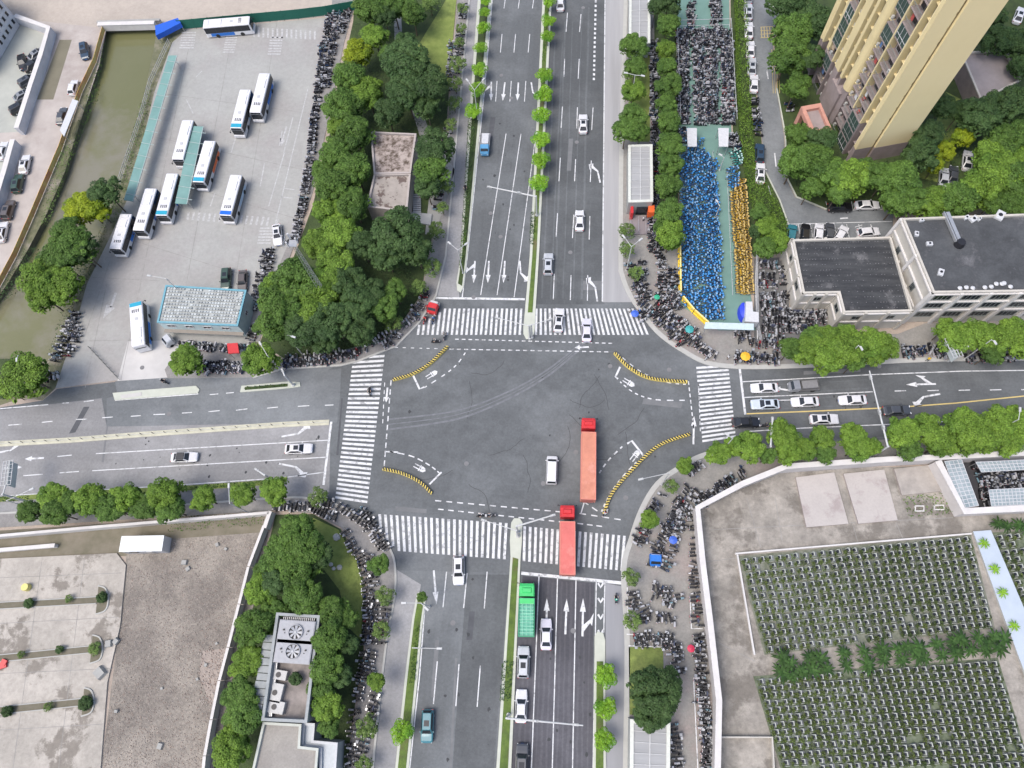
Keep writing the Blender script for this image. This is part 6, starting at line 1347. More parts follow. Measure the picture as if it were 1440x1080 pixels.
b3, q3, c3, _ = bldg('plant_house', [(1352,74),(1415,68),(1436,112),(1380,141)], 4.5, 'low flat-roofed plant house among trees right of the tower', mauve2, mat('mauve flat roof', (.33,.29,.285),(.26,.23,.225),scale=.3,amt=1,detail=8), parm=cream)
# ---- bus kiosk building with blue rim
kr = mat('stone block roof', (.40,.42,.41), (.30,.32,.31), scale=2, amt=1)
b4, q4, c4, _ = bldg('bus_office', [(233,401),(346,408),(334,458),(221,453)], 4.8, 'single-storey bus office with cyan-rimmed grey tiled roof', mat('pale cyan wall', (.50,.62,.64),(.40,.48,.48),scale=.4,amt=1), kr, parm=flat('cyan trim', (.14,.33,.40), .5), inset_z=.2)
tm = MB(); nn_ = 26
for i in range(26):
    for j in range(11):
        s_, t = (i+.5)/26, (j+.5)/11; x = lerp(lerp((236,403), (343,410), s_), lerp((225,451), (332,455), s_), t); p = P(x[0], x[1], 4.7)-c4
        if rb.random() > .06: tm.box(p.x, p.y, 4.62, .44, .36, .16, rb.gauss(0, .06))
tm.build('roof_block', [mat('weathered roof blocks', (.41,.44,.44), (.29,.31,.31), scale=1.2, amt=1, island=.3)], b4)
for i in range(4):
    n = facing(q4, i)
    if n.y < -.5:
        for k in range(4): wallwin(b4, q4, c4, i, (k+.6)/4.4, 3.4, 1.5, .9, white_m)
        a, b = q4[i], q4[(i+1) % 4]; MB().bar(a+n*.35+Vector((0, 0, 1.8)), b+n*.35+Vector((0, 0, 1.8)), .7, .12).build('ledge', mat('brownish ledge', (.27,.24,.21)), b4)
    if n.x > .5: wallwin(b4, q4, c4, i, .5, 2.6, .9, .9, white_m)
# ---- gutted flat roof in the park
leafr = mat('leaf littered roof', (.34,.29,.265), (.09,.07,.055), scale=1.3, amt=1.6, detail=12, dirt=(.38,.33,.30), dscale=.25, dlo=.5, dhi=.56)
b5, q5, c5, _ = bldg('park_building', [(521,185),(585,188),(577,243),(526,244)], 5, 'leaf-strewn flat roof of the park building, northern part', mat('grey park wall', (.32,.29,.27)), leafr, parm=mat('pale mauve parapet', (.42,.38,.36)))
b6, q6, c6, _ = bldg('park_building', [(526,245),(577,244),(572,297),(516,290)], 4.8, 'pinkish patched flat roof of the park building, southern part', mat('grey park wall', (0,0,0)), mat('patched pink roof', (.36,.325,.295),(.26,.235,.21),scale=.5,amt=1,detail=10,dirt=(.12,.09,.08),dscale=.4,dlo=.52,dhi=.56), parm=mat('pale mauve parapet', (0,0,0)))
st = MB(); 
for k in range(12): a = P(579+ (k%2)*0, 275+k*3.0, .2); st.box(a.x+1.1, a.y, .3, 1.6, .35, .5, 0, 0)
tag(st.build('bike_rack', steel), 'slatted rack of steel bars beside the park building', 'bike rack')
tag(MB().prism([P(*p) for p in [(580,300),(608,303),(606,318),(577,313)]], .1, .5).build('planter_bed', mat('grey steps', (.36,.37,.38),(.25,.26,.27),scale=1)), 'pale grey stepped platform below the rack in the park', 'platform')
# ---- fan-roofed building in the south-west park
gr_w = mat('pale grey cladding', (.32,.34,.345), (.24,.26,.26), scale=.8, amt=1)
b7, q7, c7, hh7 = bldg('plant_building', [(389,862),(449,866),(431,1016),(368,1013)], 7, 'long grey plant building with two big fan cooling towers', gr_w, mat('stained roof', (.30,.265,.245),(.15,.135,.125),scale=.4,amt=1,detail=10), inset_z=1.6, parw=.35)
lw = MB()
for k in range(11):
    a, b = P(*lerp((379,893), (358,1012), k/11), 6)-c7, P(*lerp((379,893), (358,1012), (k+.9)/11), 6)-c7; lw.bar(Vector((a.x, a.y, 5.3)), Vector((b.x, b.y, 5.3)), 1.7, 1.0 if k % 3 else 1.4)
lw.build('cladding_ledge', gr_w, b7)
pp = MB()
for k in range(4):
    a, b = P(383+k*2.2,932,6)-c7, P(375+k*2.2,1008,6)-c7; pp.tube((a.x, a.y, 5.9), (b.x, b.y, 5.9), .12, .12, 6)
pp.build('pipe', steel, b7)
def fanunit(px, py, label):
    p = P(px, py, 7.4); ang = math.atan2((P(449,866,7)-P(389,862,7)).y, (P(449,866,7)-P(389,862,7)).x); root = empty('cooling_tower', (p.x, p.y, 5.5), label, 'cooling tower', ang, 'cooling towers'); fs = .86
    MB().box(0, 0, .9, 5.6, 3.4, 1.8).box(0, 0, 1.84, 5.4, 3.2, .06).build('casing', flat('casing grey', (.31,.32,.345), .5), root)
    m = MB(); n = 24; vs = []
    for k in range(n): a = k*2*math.pi/n; vs += [(1.32*math.cos(a), 1.32*math.sin(a), 1.87), (1.32*math.cos(a), 1.32*math.sin(a), 2.15), (1.2*math.cos(a), 1.2*math.sin(a), 2.15), (1.2*math.cos(a), 1.2*math.sin(a), 1.9)]
    m.add(vs, [(4*k+j, 4*((k+1) % n)+j, 4*((k+1) % n)+j+1, 4*k+j+1) for k in range(n) for j in range(3)]); sh = m.build('fan_shroud', flat('casing grey', (0,0,0)), root)
    MB().tube((0, 0, 1.875), (0, 0, 1.9), 1.22, 1.22, 24).build('opening', black_m, root)
    f = MB(); 
    for k in range(8):
        a = k*math.pi/4; c, s_ = math.cos(a), math.sin(a); r2 = lambda x, y, z: (x*c-y*s_, x*s_+y*c, z)
        f.quad(r2(.2, -.12, 2.0), r2(1.12, -.24, 1.96), r2(1.12, .22, 2.1), r2(.2, .1, 2.08))
    f.tube((0, 0, 1.95), (0, 0, 2.16), .22, .2, 10); f.build('fan', flat('fan blade grey', (.42,.43,.45), .5), root)
    for ch_ in root.children:
        if ch_.name.startswith(('fan', 'opening')): ch_.scale = (fs, fs, 1)
    b_ = MB()
    for s_ in (-1, 1): b_.tube((s_*1.9, .25, 1.85), (s_*1.9, .25, 2.05), .14, .14, 8).tube((s_*1.7, -.2, 1.85), (s_*1.7, -.2, 1.98), .08, .08, 6)
    b_.build('pipe_cap', black_m, root)
fanunit(416,889, 'northern fan cooling tower, nearer the dark louvre'); fanunit(412,916, 'southern fan cooling tower, above the pipes')
pl_ = P(419,873,7); o = MB().box(0,0,.6,5,1.1,1.0); [o.box(-2.4+k*.3,0,1.12,.06,1.0,.1,0,1) for k in range(17)]; o = o.build('louvre', [black_m, steel], org=(0,0,0)); o.location = (pl_.x, pl_.y, 5.5); tag(o, 'dark louvred grille at the north end of the plant building', 'louvre')
for x, y, w, lab in ((397,949,1.9,'square white condenser beside the pipes'),(392,974,1.6,'long pale condenser in the middle of the stained roof'),(391,994,2.4,'white twin fan condenser near the south roof edge')):
    onroof('condenser', x, y, 5.45, MB().box(0,0,.45,w,w*.7 if w != 1.6 else 2.6,.9).tube((-.3,0,.9),(-.3,0,.95),.4,.4,12,1), [flat('condenser casing', (.42,.42,.41)), black_m], lab, 'condenser', -.1)
tree(415,955,9,'K','small dark bush growing on the stained roof of the plant building','roof bush',height=6.3)
b8, q8, c8, _ = bldg('service_building', [(370,1016),(423,1019),(421,1050),(447,1053),(440,1140),(342,1140)], 5.2, 'flat pinkish-grey roof at the south end of the plant building', gr_w, mat('screed roof', (.30,.285,.26),(.23,.215,.20),scale=.25,amt=1,detail=9,fine=.12), parm=mat('pale roof edge', (.50,.52,.48),(.4,.42,.38)))
b9, q9, c9, _ = bldg('glazed_annex', [(426,1017),(442,1018),(440,1042),(474,1045),(468,1140),(449,1140),(450,1054),(424,1050)], 4.4, 'white L-shaped glazed annex east of the service roof', gr_w, flat('pale annex roof', (.36,.40,.43), .4), parm=flat('annex frame', (.45,.47,.49)))
# ---- bus shelters
def shelter(pts, h, label, ends=False):
    root, q, c, hh = bldg('bus_shelter', pts, h, label, flat('shelter glass wall', (.30,.33,.33), .3), mat('shelter roof sheet', (.33,.335,.34),(.27,.275,.28),scale=.3,amt=1,stretch=(.3,3,0)), parw=.45, parm=flat('shelter frame', (.58,.60,.55), .5), cat='bus shelter', inset_z=.18)
    a0, a1, b1_, b0 = [P(*p, h)-c for p in pts]; m = MB()
    def w3(v): return Vector((v.x, v.y, hh-.1))
    m.bar(w3((a0+a1)/2), w3((b0+b1_)/2), .12, .1)
    for k in range(1, 8): m.bar(w3(a0.lerp(b0, k/8)), w3(a1.lerp(b1_, k/8)), .07, .06)
    m.build('roof_rib', flat('pale rib', (.55,.56,.56)), root); return root
shelter([(884,204),(917,203),(918,283),(884,284)], 4.2, 'long grey bus shelter with red and orange south end')
shelter([(886,-60),(914,-60),(914,60),(885,62)], 4.2, 'grey bus shelter at the top edge of the photo'); shelter([(887,1012),(942,1017),(941,1140),(886,1140)], 4.2, 'grey bus shelter roof at the bottom edge')
o = P(902,313); r_ = empty('shelter_gate', (o.x, o.y, .13), 'red and orange ticket gate at the end of the long shelter', 'gate')
m = MB(); m.box(-2.1, 1.3, 1.3, .5, 1.9, 2.6); m.build('red_panel', red_m, r_); m = MB(); m.box(1.6, 1.4, 1.3, 1.2, 1.6, 2.5); m.build('orange_panel', flat('gate orange', (.75,.13,.03)), r_); m = MB(); m.box(0, 1.8, 1.2, 2.4, .3, 2.4); m.build('door', glass_m, r_)
m = MB(); m.box(0, -.8, .16, 4.6, 4.2, .3)
m.build('platform', mat('platform paving', (.25,.22,.23)), r_); m = MB()
for x in (-2.2, -.7, .7, 2.2): m.bar((x, -2.8, 1.1), (x, .6, 1.1), .06, .06); m.bar((x, -2.8, .2), (x, -2.8, 1.1), .06, .06)
m.build('handrail', steel, r_)
# kiosk, canopy and gate house at the lots
def simple_roof(pts, h, label, m_, cat='canopy', name='canopy', t=.15, posts=True):
    q = [P(*p, h) for p in pts]; c = sum(q, Vector())/len(q); c.z = .13; root = empty(name, c, label, cat); z = h-.13
    MB().prism([(p.x-c.x, p.y-c.y) for p in q], z-t, z).build('roof', m_, root); pm = MB()
    for p in q: v = Vector((p.x-c.x, p.y-c.y, 0))*.93; MB().tube((v.x, v.y, 0), (v.x, v.y, z-t), .07, .07, 6).build('post', steel, root)
    return root
simple_roof([(966,180),(980,180),(980,206),(967,206)], 3, 'left white gate roof below the upper scooter lot', white_m); simple_roof([(1010,180),(1025,180),(1024,206),(1011,206)], 3, 'right white gate roof below the upper scooter lot', white_m)
simple_roof([(992,453),(1060,455),(1060,464),(990,462)], 3.2, 'long pale canopy over the gate of the bicycle lot', flat('pale cyan canopy', (.50,.60,.62), .4)); simple_roof([(1049,424),(1058,424),(1059,438),(1067,439),(1067,453),(1048,452)], 3, 'white guard hut roof at the bicycle lot gate', white_m, 'guard hut', 'guard_hut', 2.2)
b_ = P(1045,438,1.2); o = MB().tube((0,0,0),(0,0,1.6),.9,.8,12).tube((0,0,1.6),(0,0,2.0),.8,.2,12).build('tent', flat('bright blue cover', (.03,.06,.65), .6), org=(0,0,0)); o.scale = (.9, 2.0, 1); o.location = (b_.x, b_.y, .15); tag(o, 'bright blue rounded cover beside the guard hut', 'tent')
for i, (pts, lab) in enumerate((([(237,78),(249,78),(187,283),(174,281)], 'long green walkway canopy between canal and bus yard'), ([(270,177),(286,178),(263,287),(246,286)], 'green platform canopy between the middle buses'))):
    simple_roof(pts, 2.6, lab, mat('sea green canopy', (.17,.31,.285),(.13,.25,.23),scale=.3,amt=1,rough=.5))
    pa, pb_, pc, pd = [P(*p, 2.62) for p in pts]; m = MB(); N_ = 12 if i == 0 else 7
    for k in range(N_): t = (k+.5)/N_; x, y = pa.lerp(pd, t), pb_.lerp(pc, t); m.bar((x.x, x.y, 2.66), (y.x+.9, y.y-.4, 2.66), .1, .08)
    m.bar((pb_.x, pb_.y, 2.66), (pc.x, pc.y, 2.66), .12, .1); tag(m.build('canopy_rib', flat('canopy rib grey', (.34,.42,.41), .5), org=(pa.x, pa.y, .1)), 'white ribs and edge beam on the '+lab.replace('long ', ''), 'canopy rib')
simple_roof([(102,139),(110,142),(90,192),(84,183)], 2.6, 'pale striped awning on the canal fence lane', white_m); simple_roof([(218,36),(250,25),(254,32),(219,50)], 2.4, 'bright blue tarpaulin shed at the corner of the bus yard', flat('tarpaulin blue', (.01,.10,.55), .6), 'shed', 'shed', 1.2)
simple_roof([(319,483),(334,482),(336,496),(321,497)], 2.6, 'bright red gazebo in front of the bus office', red_m, 'gazebo', 'gazebo', .3)
# ---- walled yards at the top left
def wall(px, h, w, m_, label, cap=None, name='boundary_wall', z=0):
    pts = [P(*p, 0) for p in px]; c = pts[0].copy(); c.z = z; root = empty(name, c, label, 'wall')
    MB().strip([p-c for p in pts], w, h, 0, 0).build('wall', m_, root); MB().strip([p-c for p in pts], w+.16, h+.12, 0, h).build('coping', cap or m_, root); return root
pale = mat('pale grey wall', (.56,.57,.60), (.44,.45,.48), scale=.4, amt=1)
wall([(30,33),(77,50),(66,88),(52,130),(33,190)], 2.2, .9, pale, 'thick pale wall bounding the upper car yard', white_wall); wall([(28,206),(16,250),(-5,320)], 2.2, .9, pale, 'thick pale wall bounding the lower car yard', white_wall)
b10 = bldg('office_block', [(-90,-40),(-10,-14),(-2,0),(-48,76),(-110,76)], 7, 'pale office block with barred windows in the top left corner', pale, conc2)
r10, q10, c10, h10 = b10
for i in range(len(q10)):
    n = facing(q10, i); L = (q10[(i+1) % len(q10)]-q10[i]).length
    if n.x > .4 and L > 4:
        for k in range(int(L/1.5)):
            for z in (1.8, 3.9, 5.8): wallwin(r10, q10, c10, i, (k+.5)/int(L/1.5), z, .8, 1.2, white_m, frames=1)
wall([(143,42),(222,40)], 1.6, .9, white_wall, 'white concrete wall across the head of the canal')
wall([(140,36),(228,33)], 1.0, .5, conc, 'low kerb wall behind the canal head')
# ---- south-west lot walls, container
wall([(-60,764),(0,757),(130,745),(384,724)], 2.0, .3, white_wall, 'white plastered wall north of the demolished lot'); wall([(386,722),(378,745)], 2.0, .5, white_wall, 'short return wall at the rubble lot corner')
for i, (a, b) in enumerate((((377,742),(356,798)),((355.6,799),(343,850)),((342.6,851),(328,910)),((327.6,911),(316,956)),((315.6,957),(305,1010)),((304.7,1011),(296,1060)),((295.7,1061),(288,1140)))):
    wall([a, b], 1.9, .3, white_wall, f'white wall panel between rubble lot and park, {ordn(i+1)} from the north')
wall([(-60,780),(0,775),(82,768)], .9, .5, white_wall, 'low white parapet beside the concrete pad')
p = P(205,766,1.4); a = hd(205,764,5,-.1); r_ = empty('container_cabin', (p.x, p.y, .05), 'white box cabin at the corner of the rubble lot', 'cabin', a)
m = MB(); m.box(0,0,1.3,7.2,2.5,2.6); [m.box(-3.4+k*.4,0,1.3,.12,2.56,2.4) for k in range(18)]; m.build('body', white_m, r_); m = MB(); m.box(0,0,2.66,7.3,2.6,.08); m.build('roof', flat('cabin roof', (.72,.76,.76)), r_); MB().box(1.2,-1.3,1.1,.9,.06,2.0).build('door', steel, r_); MB().box(-1.6,-1.3,1.6,1.3,.06,.9).build('window', glass_m, r_)
for i, (y0, y1, xe) in enumerate(((852,844,138),(926,913,130),(999,987,118))):
    pts = [P(-60,y0+8),P(0,y0),P(xe,y1)]
    tag(MB().strip(pts, .9, .34, 0, .2).build('planting_strip', mat('strip soil', (.17,.15,.115),(.10,.095,.06),scale=1)), kind='structure')
    for s_ in (-1, 1): tag(MB().strip([q+Vector((0, s_*.55, 0)) for q in pts], .14, .42, 0, .2).build('kerb', curb_m), kind='structure')
    m = MB(); ring = arcpts([(xe+2,y1-20),(xe+12,y1-16),(xe+16,y1-2),(xe+12,y1+14),(xe-2,y1+20)], 8); m.strip([P(*q) for q in ring], .22, .42, 0, .2); tag(m.build('kerb', curb_m), kind='structure')
    tag(MB().prism([P(*q) for q in ring], None, .30).build('planting_bed', mat('strip soil', (0,0,0))), kind='structure')
p = P(5,936); o = MB().box(0,0,.2,1.6,1.0,.35,.4).box(.3,.5,.25,.9,.9,.4,-.3).build('red_tarp', red_m, org=(0,0,0)); o.location = (p.x, p.y, .26); tag(o, 'crumpled bright red sheet on the concrete pad', 'sheet')
p = P(38,826,.5); o = MB().tube((0,0,0),(0,0,.9),.65,.6,14).build('drum', flat('faded yellow', (.62,.55,.18)), org=(0,0,0)); o.location = (p.x, p.y, .26); tag(o, 'round faded yellow tub on the concrete pad', 'tub')
for i, (x, y, s_) in enumerate([(260,791,1.0),(265,800,.8),(226,1049,1.0),(306,766,.7),(318,772,.6),(228,968,.5),(165,902,1.0),(155,905,1.2),(143,946,1.8),(165,1000,.6),(305,905,.5),(290,935,.6),(278,955,.5)]):
    p = P(x, y); m = MB(); m.box(0,0,.2*s_,1.0*s_,.85*s_,.4*s_,0,0,(.8,.85)); o = m.build('rubble_block', conc, org=(0,0,0)); o.location = (p.x, p.y, .05 if x > 180 else .26); o.rotation_euler = (0,0,i*.7); tag(o, 'loose pale concrete block lying on the demolished lot', 'rubble block', 'loose blocks on the demolished lot')
for i, (x, y, r) in enumerate(((474,756,.65),(466,794,.4),(478,798,.5),(470,800,.35))):
    bm_ = bmesh.new(); bmesh.ops.create_icosphere(bm_, subdivisions=2, radius=r); rr_ = random.Random(i)
    for v in bm_.verts: v.co *= rr_.uniform(.8, 1.1); v.co.z *= .55
    me = bpy.data.meshes.new('boulder'); bm_.to_mesh(me); bm_.free(); me.materials.append(curb_m); o = bpy.data.objects.new('boulder', me); C.objects.link(o); p = P(x, y); o.location = (p.x, p.y, .3); tag(o, ['largest pale boulder alone on the south-west lawn','small pale boulder left of the pair on the lawn','mid-sized boulder right in the lower group on the lawn','smallest boulder lowest in the lawn group'][i], 'boulder')
# scatter of rubble, one mass
rb2 = random.Random(4); m = MB()
def inpoly(x, y, poly):
    c = False
    for i in range(len(poly)):
        a, b = poly[i], poly[i-1]
        if (a[1] > y) != (b[1] > y) and x < (b[0]-a[0])*(y-a[1])/(b[1]-a[1])+a[0]: c = not c
    return c
rp_ = [(182,782),(240,762),(374,752),(358,830),(298,1080),(142,1080),(164,940)]
n = 0
while n < 6500:
    x, y = rb2.uniform(140, 375), rb2.uniform(750, 1080)
    if not inpoly(x, y, rp_): continue
    if 290 > x or y < 900 or y > 1000: 
        if rb2.random() < .25: continue
    n += 1; s_ = rb2.uniform(.06, .15)*(1.5 if (280 < x < 330 and 910 < y < 990) else 1); p = P(x, y); m.box(p.x, p.y, .02+s_*.2, s_*1.2, s_, s_*.4, rb2.random()*3, rb2.choice((0, 0, 1, 1, 1, 2)), (.6, .7))
tag(m.build('brick_rubble', [mat('brick crumbs', (.30,.235,.20)), mat('mortar crumbs', (.36,.32,.29)), mat('dark crumbs', (.20,.17,.15))]), kind='stuff')
# ---- south-east compound
wm = mat('compound wall', (.55,.525,.515), (.47,.445,.435), scale=.4, amt=1, dirt=(.45,.43,.42), dscale=.3, dlo=.62, dhi=.8)
def cwall(px, h, label, w=.5):
    q = [P(*p, h) for p in px]; c = q[0].copy(); c.z = .05; root = empty('compound_wall', c, label, 'wall')
    MB().strip([p-c for p in q], w, h-.05, 0, 0).build('wall', wm, root)
    MB().strip([p-c for p in q], w+.35, h+.1, 0, h-.08).build('coping', white_wall, root)
cwall([(1520,634),(1440,637),(1320,643),(1250,646),(1105,656),(1045,680),(981,714),(988,790),(998,870),(1011,985),(1009,1080),(1009,1140)], 3.6, 'tall white wall bending round the concrete compound', .55)
cwall([(1319,648),(1356,719),(1520,711)], 3.0, 'cream wall enclosing the glass-canopied yard', .7)
for i, (q, m_, lab) in enumerate((([(1118,672),(1172,665),(1192,737),(1133,742)], 'a', 'left pinkish concrete slab in the compound'), ([(1185,667),(1242,661),(1261,732),(1206,737)], 'a', 'right pinkish concrete slab in the compound'), ([(1256,660),(1312,654),(1326,691),(1267,697)], 'b', 'rough pale slab above the weedy patch'))):
    o = MB().prism([P(*p) for p in q], .02, .38, 0, 1).build('concrete_slab', [mat('pink concrete', (.42,.39,.37),(.375,.348,.33),scale=.3,amt=.8,dirt=(.31,.27,.26),dscale=.25,dlo=.54,dhi=.66,fine=.06) if m_ == 'a' else mat('rough pink concrete', (.37,.34,.31),(.27,.25,.23),scale=.6,amt=1,detail=9), mat('slab edge', (.33,.29,.28))]); tag(o, lab, 'concrete slab')
for i, (a, b) in enumerate((((1286,712),(1298,719)),((1313,711),(1326,717)))):
    q = [P(a[0],a[1]),P(b[0],a[1]),P(b[0],b[1]),P(a[0],b[1])]; m = MB(); m.strip(q+[q[0]], .2, .35, 0, .05); tag(m.build('pit_frame', white_wall), ['left pale rectangular frame in the weedy patch','right pale rectangular frame in the weedy patch'][i], 'frame')
sheet('dark_yard', [(1350,648),(1520,640),(1520,712),(1378,718)], mat('dark yard paving', (.05,.05,.055),(.03,.03,.035),scale=.5), .06)
gl = mat('hazy glass panel', (.33,.38,.40), (.20,.25,.27), scale=.5, rough=.15, amt=1)
def glazed(pts, nx, ny, label, h=2.9):
    q = [P(*p, h) for p in pts]; c = sum(q, Vector())/4; c.z = .06; root = empty('glass_canopy', c, label, 'glass canopy'); q = [Vector((p.x-c.x, p.y-c.y, h-.06)) for p in q]
    MB().add(q, [(0, 3, 2, 1)]).build('glass', gl, root); m = MB()
    for i in range(nx+1): m.bar(q[0].lerp(q[1], i/nx)+Vector((0, 0, .04)), q[3].lerp(q[2], i/nx)+Vector((0, 0, .04)), .07, .07)
    for j in range(ny+1): m.bar(q[0].lerp(q[3], j/ny)+Vector((0, 0, .05)), q[1].lerp(q[2], j/ny)+Vector((0, 0, .05)), .09, .08)
    m.build('frame', white_m, root)
    for p in q: MB().tube((p.x*.95, p.y*.95, 0), (p.x*.95, p.y*.95, h-.1), .06, .06, 6).build('post', steel, root)
glazed([(1328,649),(1352,646),(1376,711),(1352,715)], 4, 12, 'tall narrow glass canopy beside the cream wall'); glazed([(1372,650),(1520,643),(1520,656),(1380,664)], 26, 3, 'long glass canopy at the top of the dark yard'); glazed([(1390,689),(1520,682),(1520,706),(1394,712)], 24, 5, 'broad glass canopy at the bottom of the dark yard')
tag(MB().strip([P(1008,1036),P(1084,1036),P(1090,1140)], .25, .8, 0, .05).build('low_wall', cream), 'low pale wall marking the bottom left yard of the compound', 'wall')
# plots: small framed planting boxes with a marker, in rows
pg = mat('plot stone', (.17,.19,.165), (.09,.115,.085), scale=1.5, amt=1, detail=8, objv=.35); pgw = mat('plot marker white', (.47,.49,.45), (.33,.35,.31), scale=3); pgd = flat('dark niche', (.022,.026,.04), .5); shr = leafmat('plot leaf shrub', (.10,.13,.035), (.035,.06,.02), .6); pgs = mat('plot slab', (.20,.20,.235), (.13,.14,.15), scale=2, amt=1, objv=.4)
def plot_mesh(v):
    m = MB(); r = random.Random(v*5+2); m.box(0, 0, .05, 1.36, .98, .10, 0, 0); m.box(.32, .05, .13, .55, .70, .08, 0, 5)
    m.box(-.02, .40-.02, .45, .36, .10, .7, 0, 1); m.box(.12, .10, .45, .12, .62, .62, 0, 1); m.box(-.04, .12, .40, .24, .44, .5, 0, 2); m.box(.02, -.46, .16, 1.0, .05, .1, 0, 1)
    for k in range(int(24+v*16)):
        c = Vector((-.46+r.gauss(0, .13)+(.9 if k % 3 == 2 and v > 1 else 0), -.25+r.gauss(0, .2), .28+r.uniform(-.1, .28))); rt.seed(v*100+k); leafquad(m, c, Vector((0, 0, 1))+rdir()*.8, .13, 3)
    return m.mesh('plot', [pg, pgw, pgd, shr, shr, pgs])
PLM = [plot_mesh(v) for v in range(4)]
FIELDS = [('upper', [(1040,785),(1362,755),(1396,882),(1078,919)], 27, 13), ('lower', [(1062,954),(1400,928),(1450,1090),(1110,1110)], 28, 15), ('eastern', [(1396,752),(1470,748),(1520,870),(1448,880)], 6, 12)]
plots = []
for nm, (tl, tr, br, bl), nx, ny in FIELDS:
    sheet('plot_field', [(tl[0]-3,tl[1]-3),(tr[0]+3,tr[1]-3),(br[0]+3,br[1]+2),(bl[0]-3,bl[1]+2)], mat('plot gravel' if nm == 'upper' else 'planted plot ground', (.20,.205,.17) if nm == 'upper' else (.15,.175,.12),(.11,.125,.085) if nm == 'upper' else (.07,.09,.05),scale=.9,amt=1.2,detail=9), .05)
    A4, B4, C4, D4 = P(*tl), P(*tr), P(*br), P(*bl)
    for j in range(ny):
        for i in range(nx):
            s_, t = (i+.5+rb2.gauss(0, .05)+(.25 if j % 2 else -.25)*0)/nx, (j+.5+rb2.gauss(0, .05))/ny; p = A4.lerp(B4, s_).lerp(D4.lerp(C4, s_), t); u = (B4-A4).lerp(C4-D4, t); plots.append((p, math.atan2(u.y, u.x)+rb2.gauss(0, .06), nm, rb2.choices(range(4), [3, 3, 3, 1] if nm == 'upper' else [1, 2, 4, 4])[0], (i, j)))
def seen(p):
    r = ROT.transposed() @ (p-Vector((0, 0, H))); return 0 < CX+r.x/-r.z*FPX < 1440 and 0 < CY-r.y/-r.z*FPX < 1080
plots = [t for t in plots if seen(t[0])]; plots = [t for t in plots if rb2.random() > .015]; plots.sort(key=lambda t: (t[0]-camp).length)
for p, a, nm, v, ij in plots[:300]:
    o = bpy.data.objects.new('planted_plot', PLM[v]); C.objects.link(o); o.location = (p.x, p.y, .06); o.rotation_euler = (0, 0, a); o.scale = (rb2.uniform(.92, 1.04), rb2.uniform(.92, 1.04), rb2.uniform(.75, 1.25)); tag(o, f'small grey framed plot with white marker and shrub in the {nm} field', 'plot', f'planted plots of the {nm} field')
m = MB(); ml = [pg, pgw, pgd, shr, shr, pgs]
for p, a, nm, v, ij in plots[300:]:
    me = PLM[v]; c, s_ = math.cos(a), math.sin(a); m.add([(q.co.x*c-q.co.y*s_+p.x, q.co.x*s_+q.co.y*c+p.y, q.co.z+.06) for q in me.vertices], []); o = len(m.v)-len(me.vertices)
    for f in me.polygons: m.f.append(tuple(k+o for k in f.vertices)); m.m.append(f.material_index)
tag(m.build('massed_plots', ml), kind='stuff')
slab('walkway', [(1366,748),(1391,746),(1452,890),(1490,1000),(1462,1010),(1410,870)], mat('pale blue walkway', (.42,.48,.55),(.37,.43,.50),scale=.3,amt=1), .5)
tag(MB().strip([P(1036,780),P(1060,921)], .25, .5, 0, .04).strip([P(1033,779),P(1364,751)], .25, .5, 0, .04).build('plot_kerb', white_wall), kind='structure')
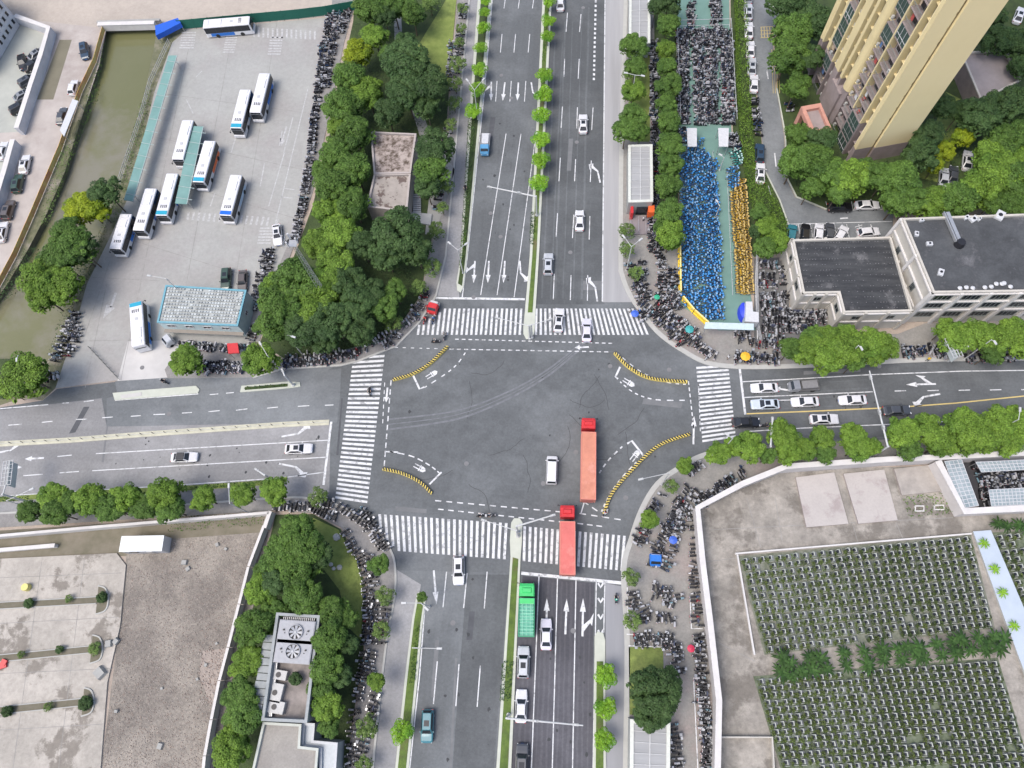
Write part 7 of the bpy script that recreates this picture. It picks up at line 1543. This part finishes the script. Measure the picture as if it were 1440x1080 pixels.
# estate parking bays
m = MB()
def ml_(a, b, w=.12): m.strip([P(*a), P(*b)], w, .165)
for k in range(8): ml_((1105+k*17,316), (1109+k*17,336))
for a, b in (((1105,316),(1254,312)),((1108,337),(1250,334)),((1161,284),(1164,297)),((1164,297),(1240,295)),((1197,284),(1199,296)),((1238,282),(1240,295))): ml_(a, b)
for k in range(5): ml_((1202+k,320+k*3), (1212,317+k*3))
ml_((1080,262),(1084,275)); ml_((1181,308),(1192,307),.3); ml_((1089,216),(1091,235),.25); ml_((1078,100),(1080,112),.25)
tag(m.build('bay_markings', paint), kind='structure'); m = MB()
for k in range(5): ml_((1070+k*4,39), (1071+k*4,54))
for k in range(4): ml_((1069,39+k*5), (1087,38+k*5))
for k in range(4): ml_((1085+k*3,70), (1087+k*3,132), .1)
tag(m.build('yellow_grid_marking', paint_y), kind='structure')
m = MB()
for q in (((970,838),(972,884),(988,884)), ((881,892),(948,894),(949,909)), ((882,826),(883,885)), ((975,953),(981,1080),(983,1140)), ((884,908),(932,910)), ((1074,376),(1091,376)), ((1066,404),(1092,404)), ((1106,453),(1180,451)), ((1064,350),(1062,400),(1065,480)), ((1068,480),(1110,482))): m.strip([P(*p) for p in q], .16, .20)
tag(m.build('scooter_bay_markings', paint), kind='structure')
m = MB()
for a_, b_ in (((215,130),(440,160)),((205,190),(432,240)),((190,240),(425,310)),((160,330),(385,400)),((130,390),(225,395)),((270,45),(170,535)),((330,30),(262,400)),((390,28),(330,400)),((150,400),(120,545)),((100,480),(190,478)),((165,335),(120,470))): m.strip([P(*lerp(a_, b_, k/8)) for k in range(9)], .09, .024)
tag(m.build('concrete_joints', mat('joint tar', (.20,.195,.185), (.30,.29,.28), scale=.6, amt=1)), kind='structure')
m = MB()
for a_, b_ in (((990,790),(1036,785)),((1003,900),(1062,930)),((1090,700),(1100,760)),((1200,740),(1206,762)),((1260,735),(1270,758)),((1050,700),(1070,770)),((1000,745),(1340,728)),((-60,815),(172,806)),((-60,880),(168,868)),((-60,950),(158,940)),((-60,1030),(146,1018)),((60,790),(20,1080)),((120,786),(84,1080))): m.strip([P(*lerp(a_, b_, k/8)) for k in range(9)], .08, .022 if a_[0] > 900 else .262)
tag(m.build('slab_joints', mat('joint tar', (0,0,0))), kind='structure')
kerbL = MB(); kerbL.strip([P(*p) for p in arcpts([(1078,-2),(1090,14),(1102,24)], 4)+[(1102,24)]], .25, .25, 0, .1).strip([P(*p) for p in [(1092,125),(1104,190),(1106,250),(1120,278),(1162,295)]], .25, .25, 0, .1).strip([P(*p) for p in [(1075,240),(1096,282),(1109,318),(1112,348)]], .25, .25, 0, .1)
tag(kerbL.build('kerb', curb_l), kind='structure')
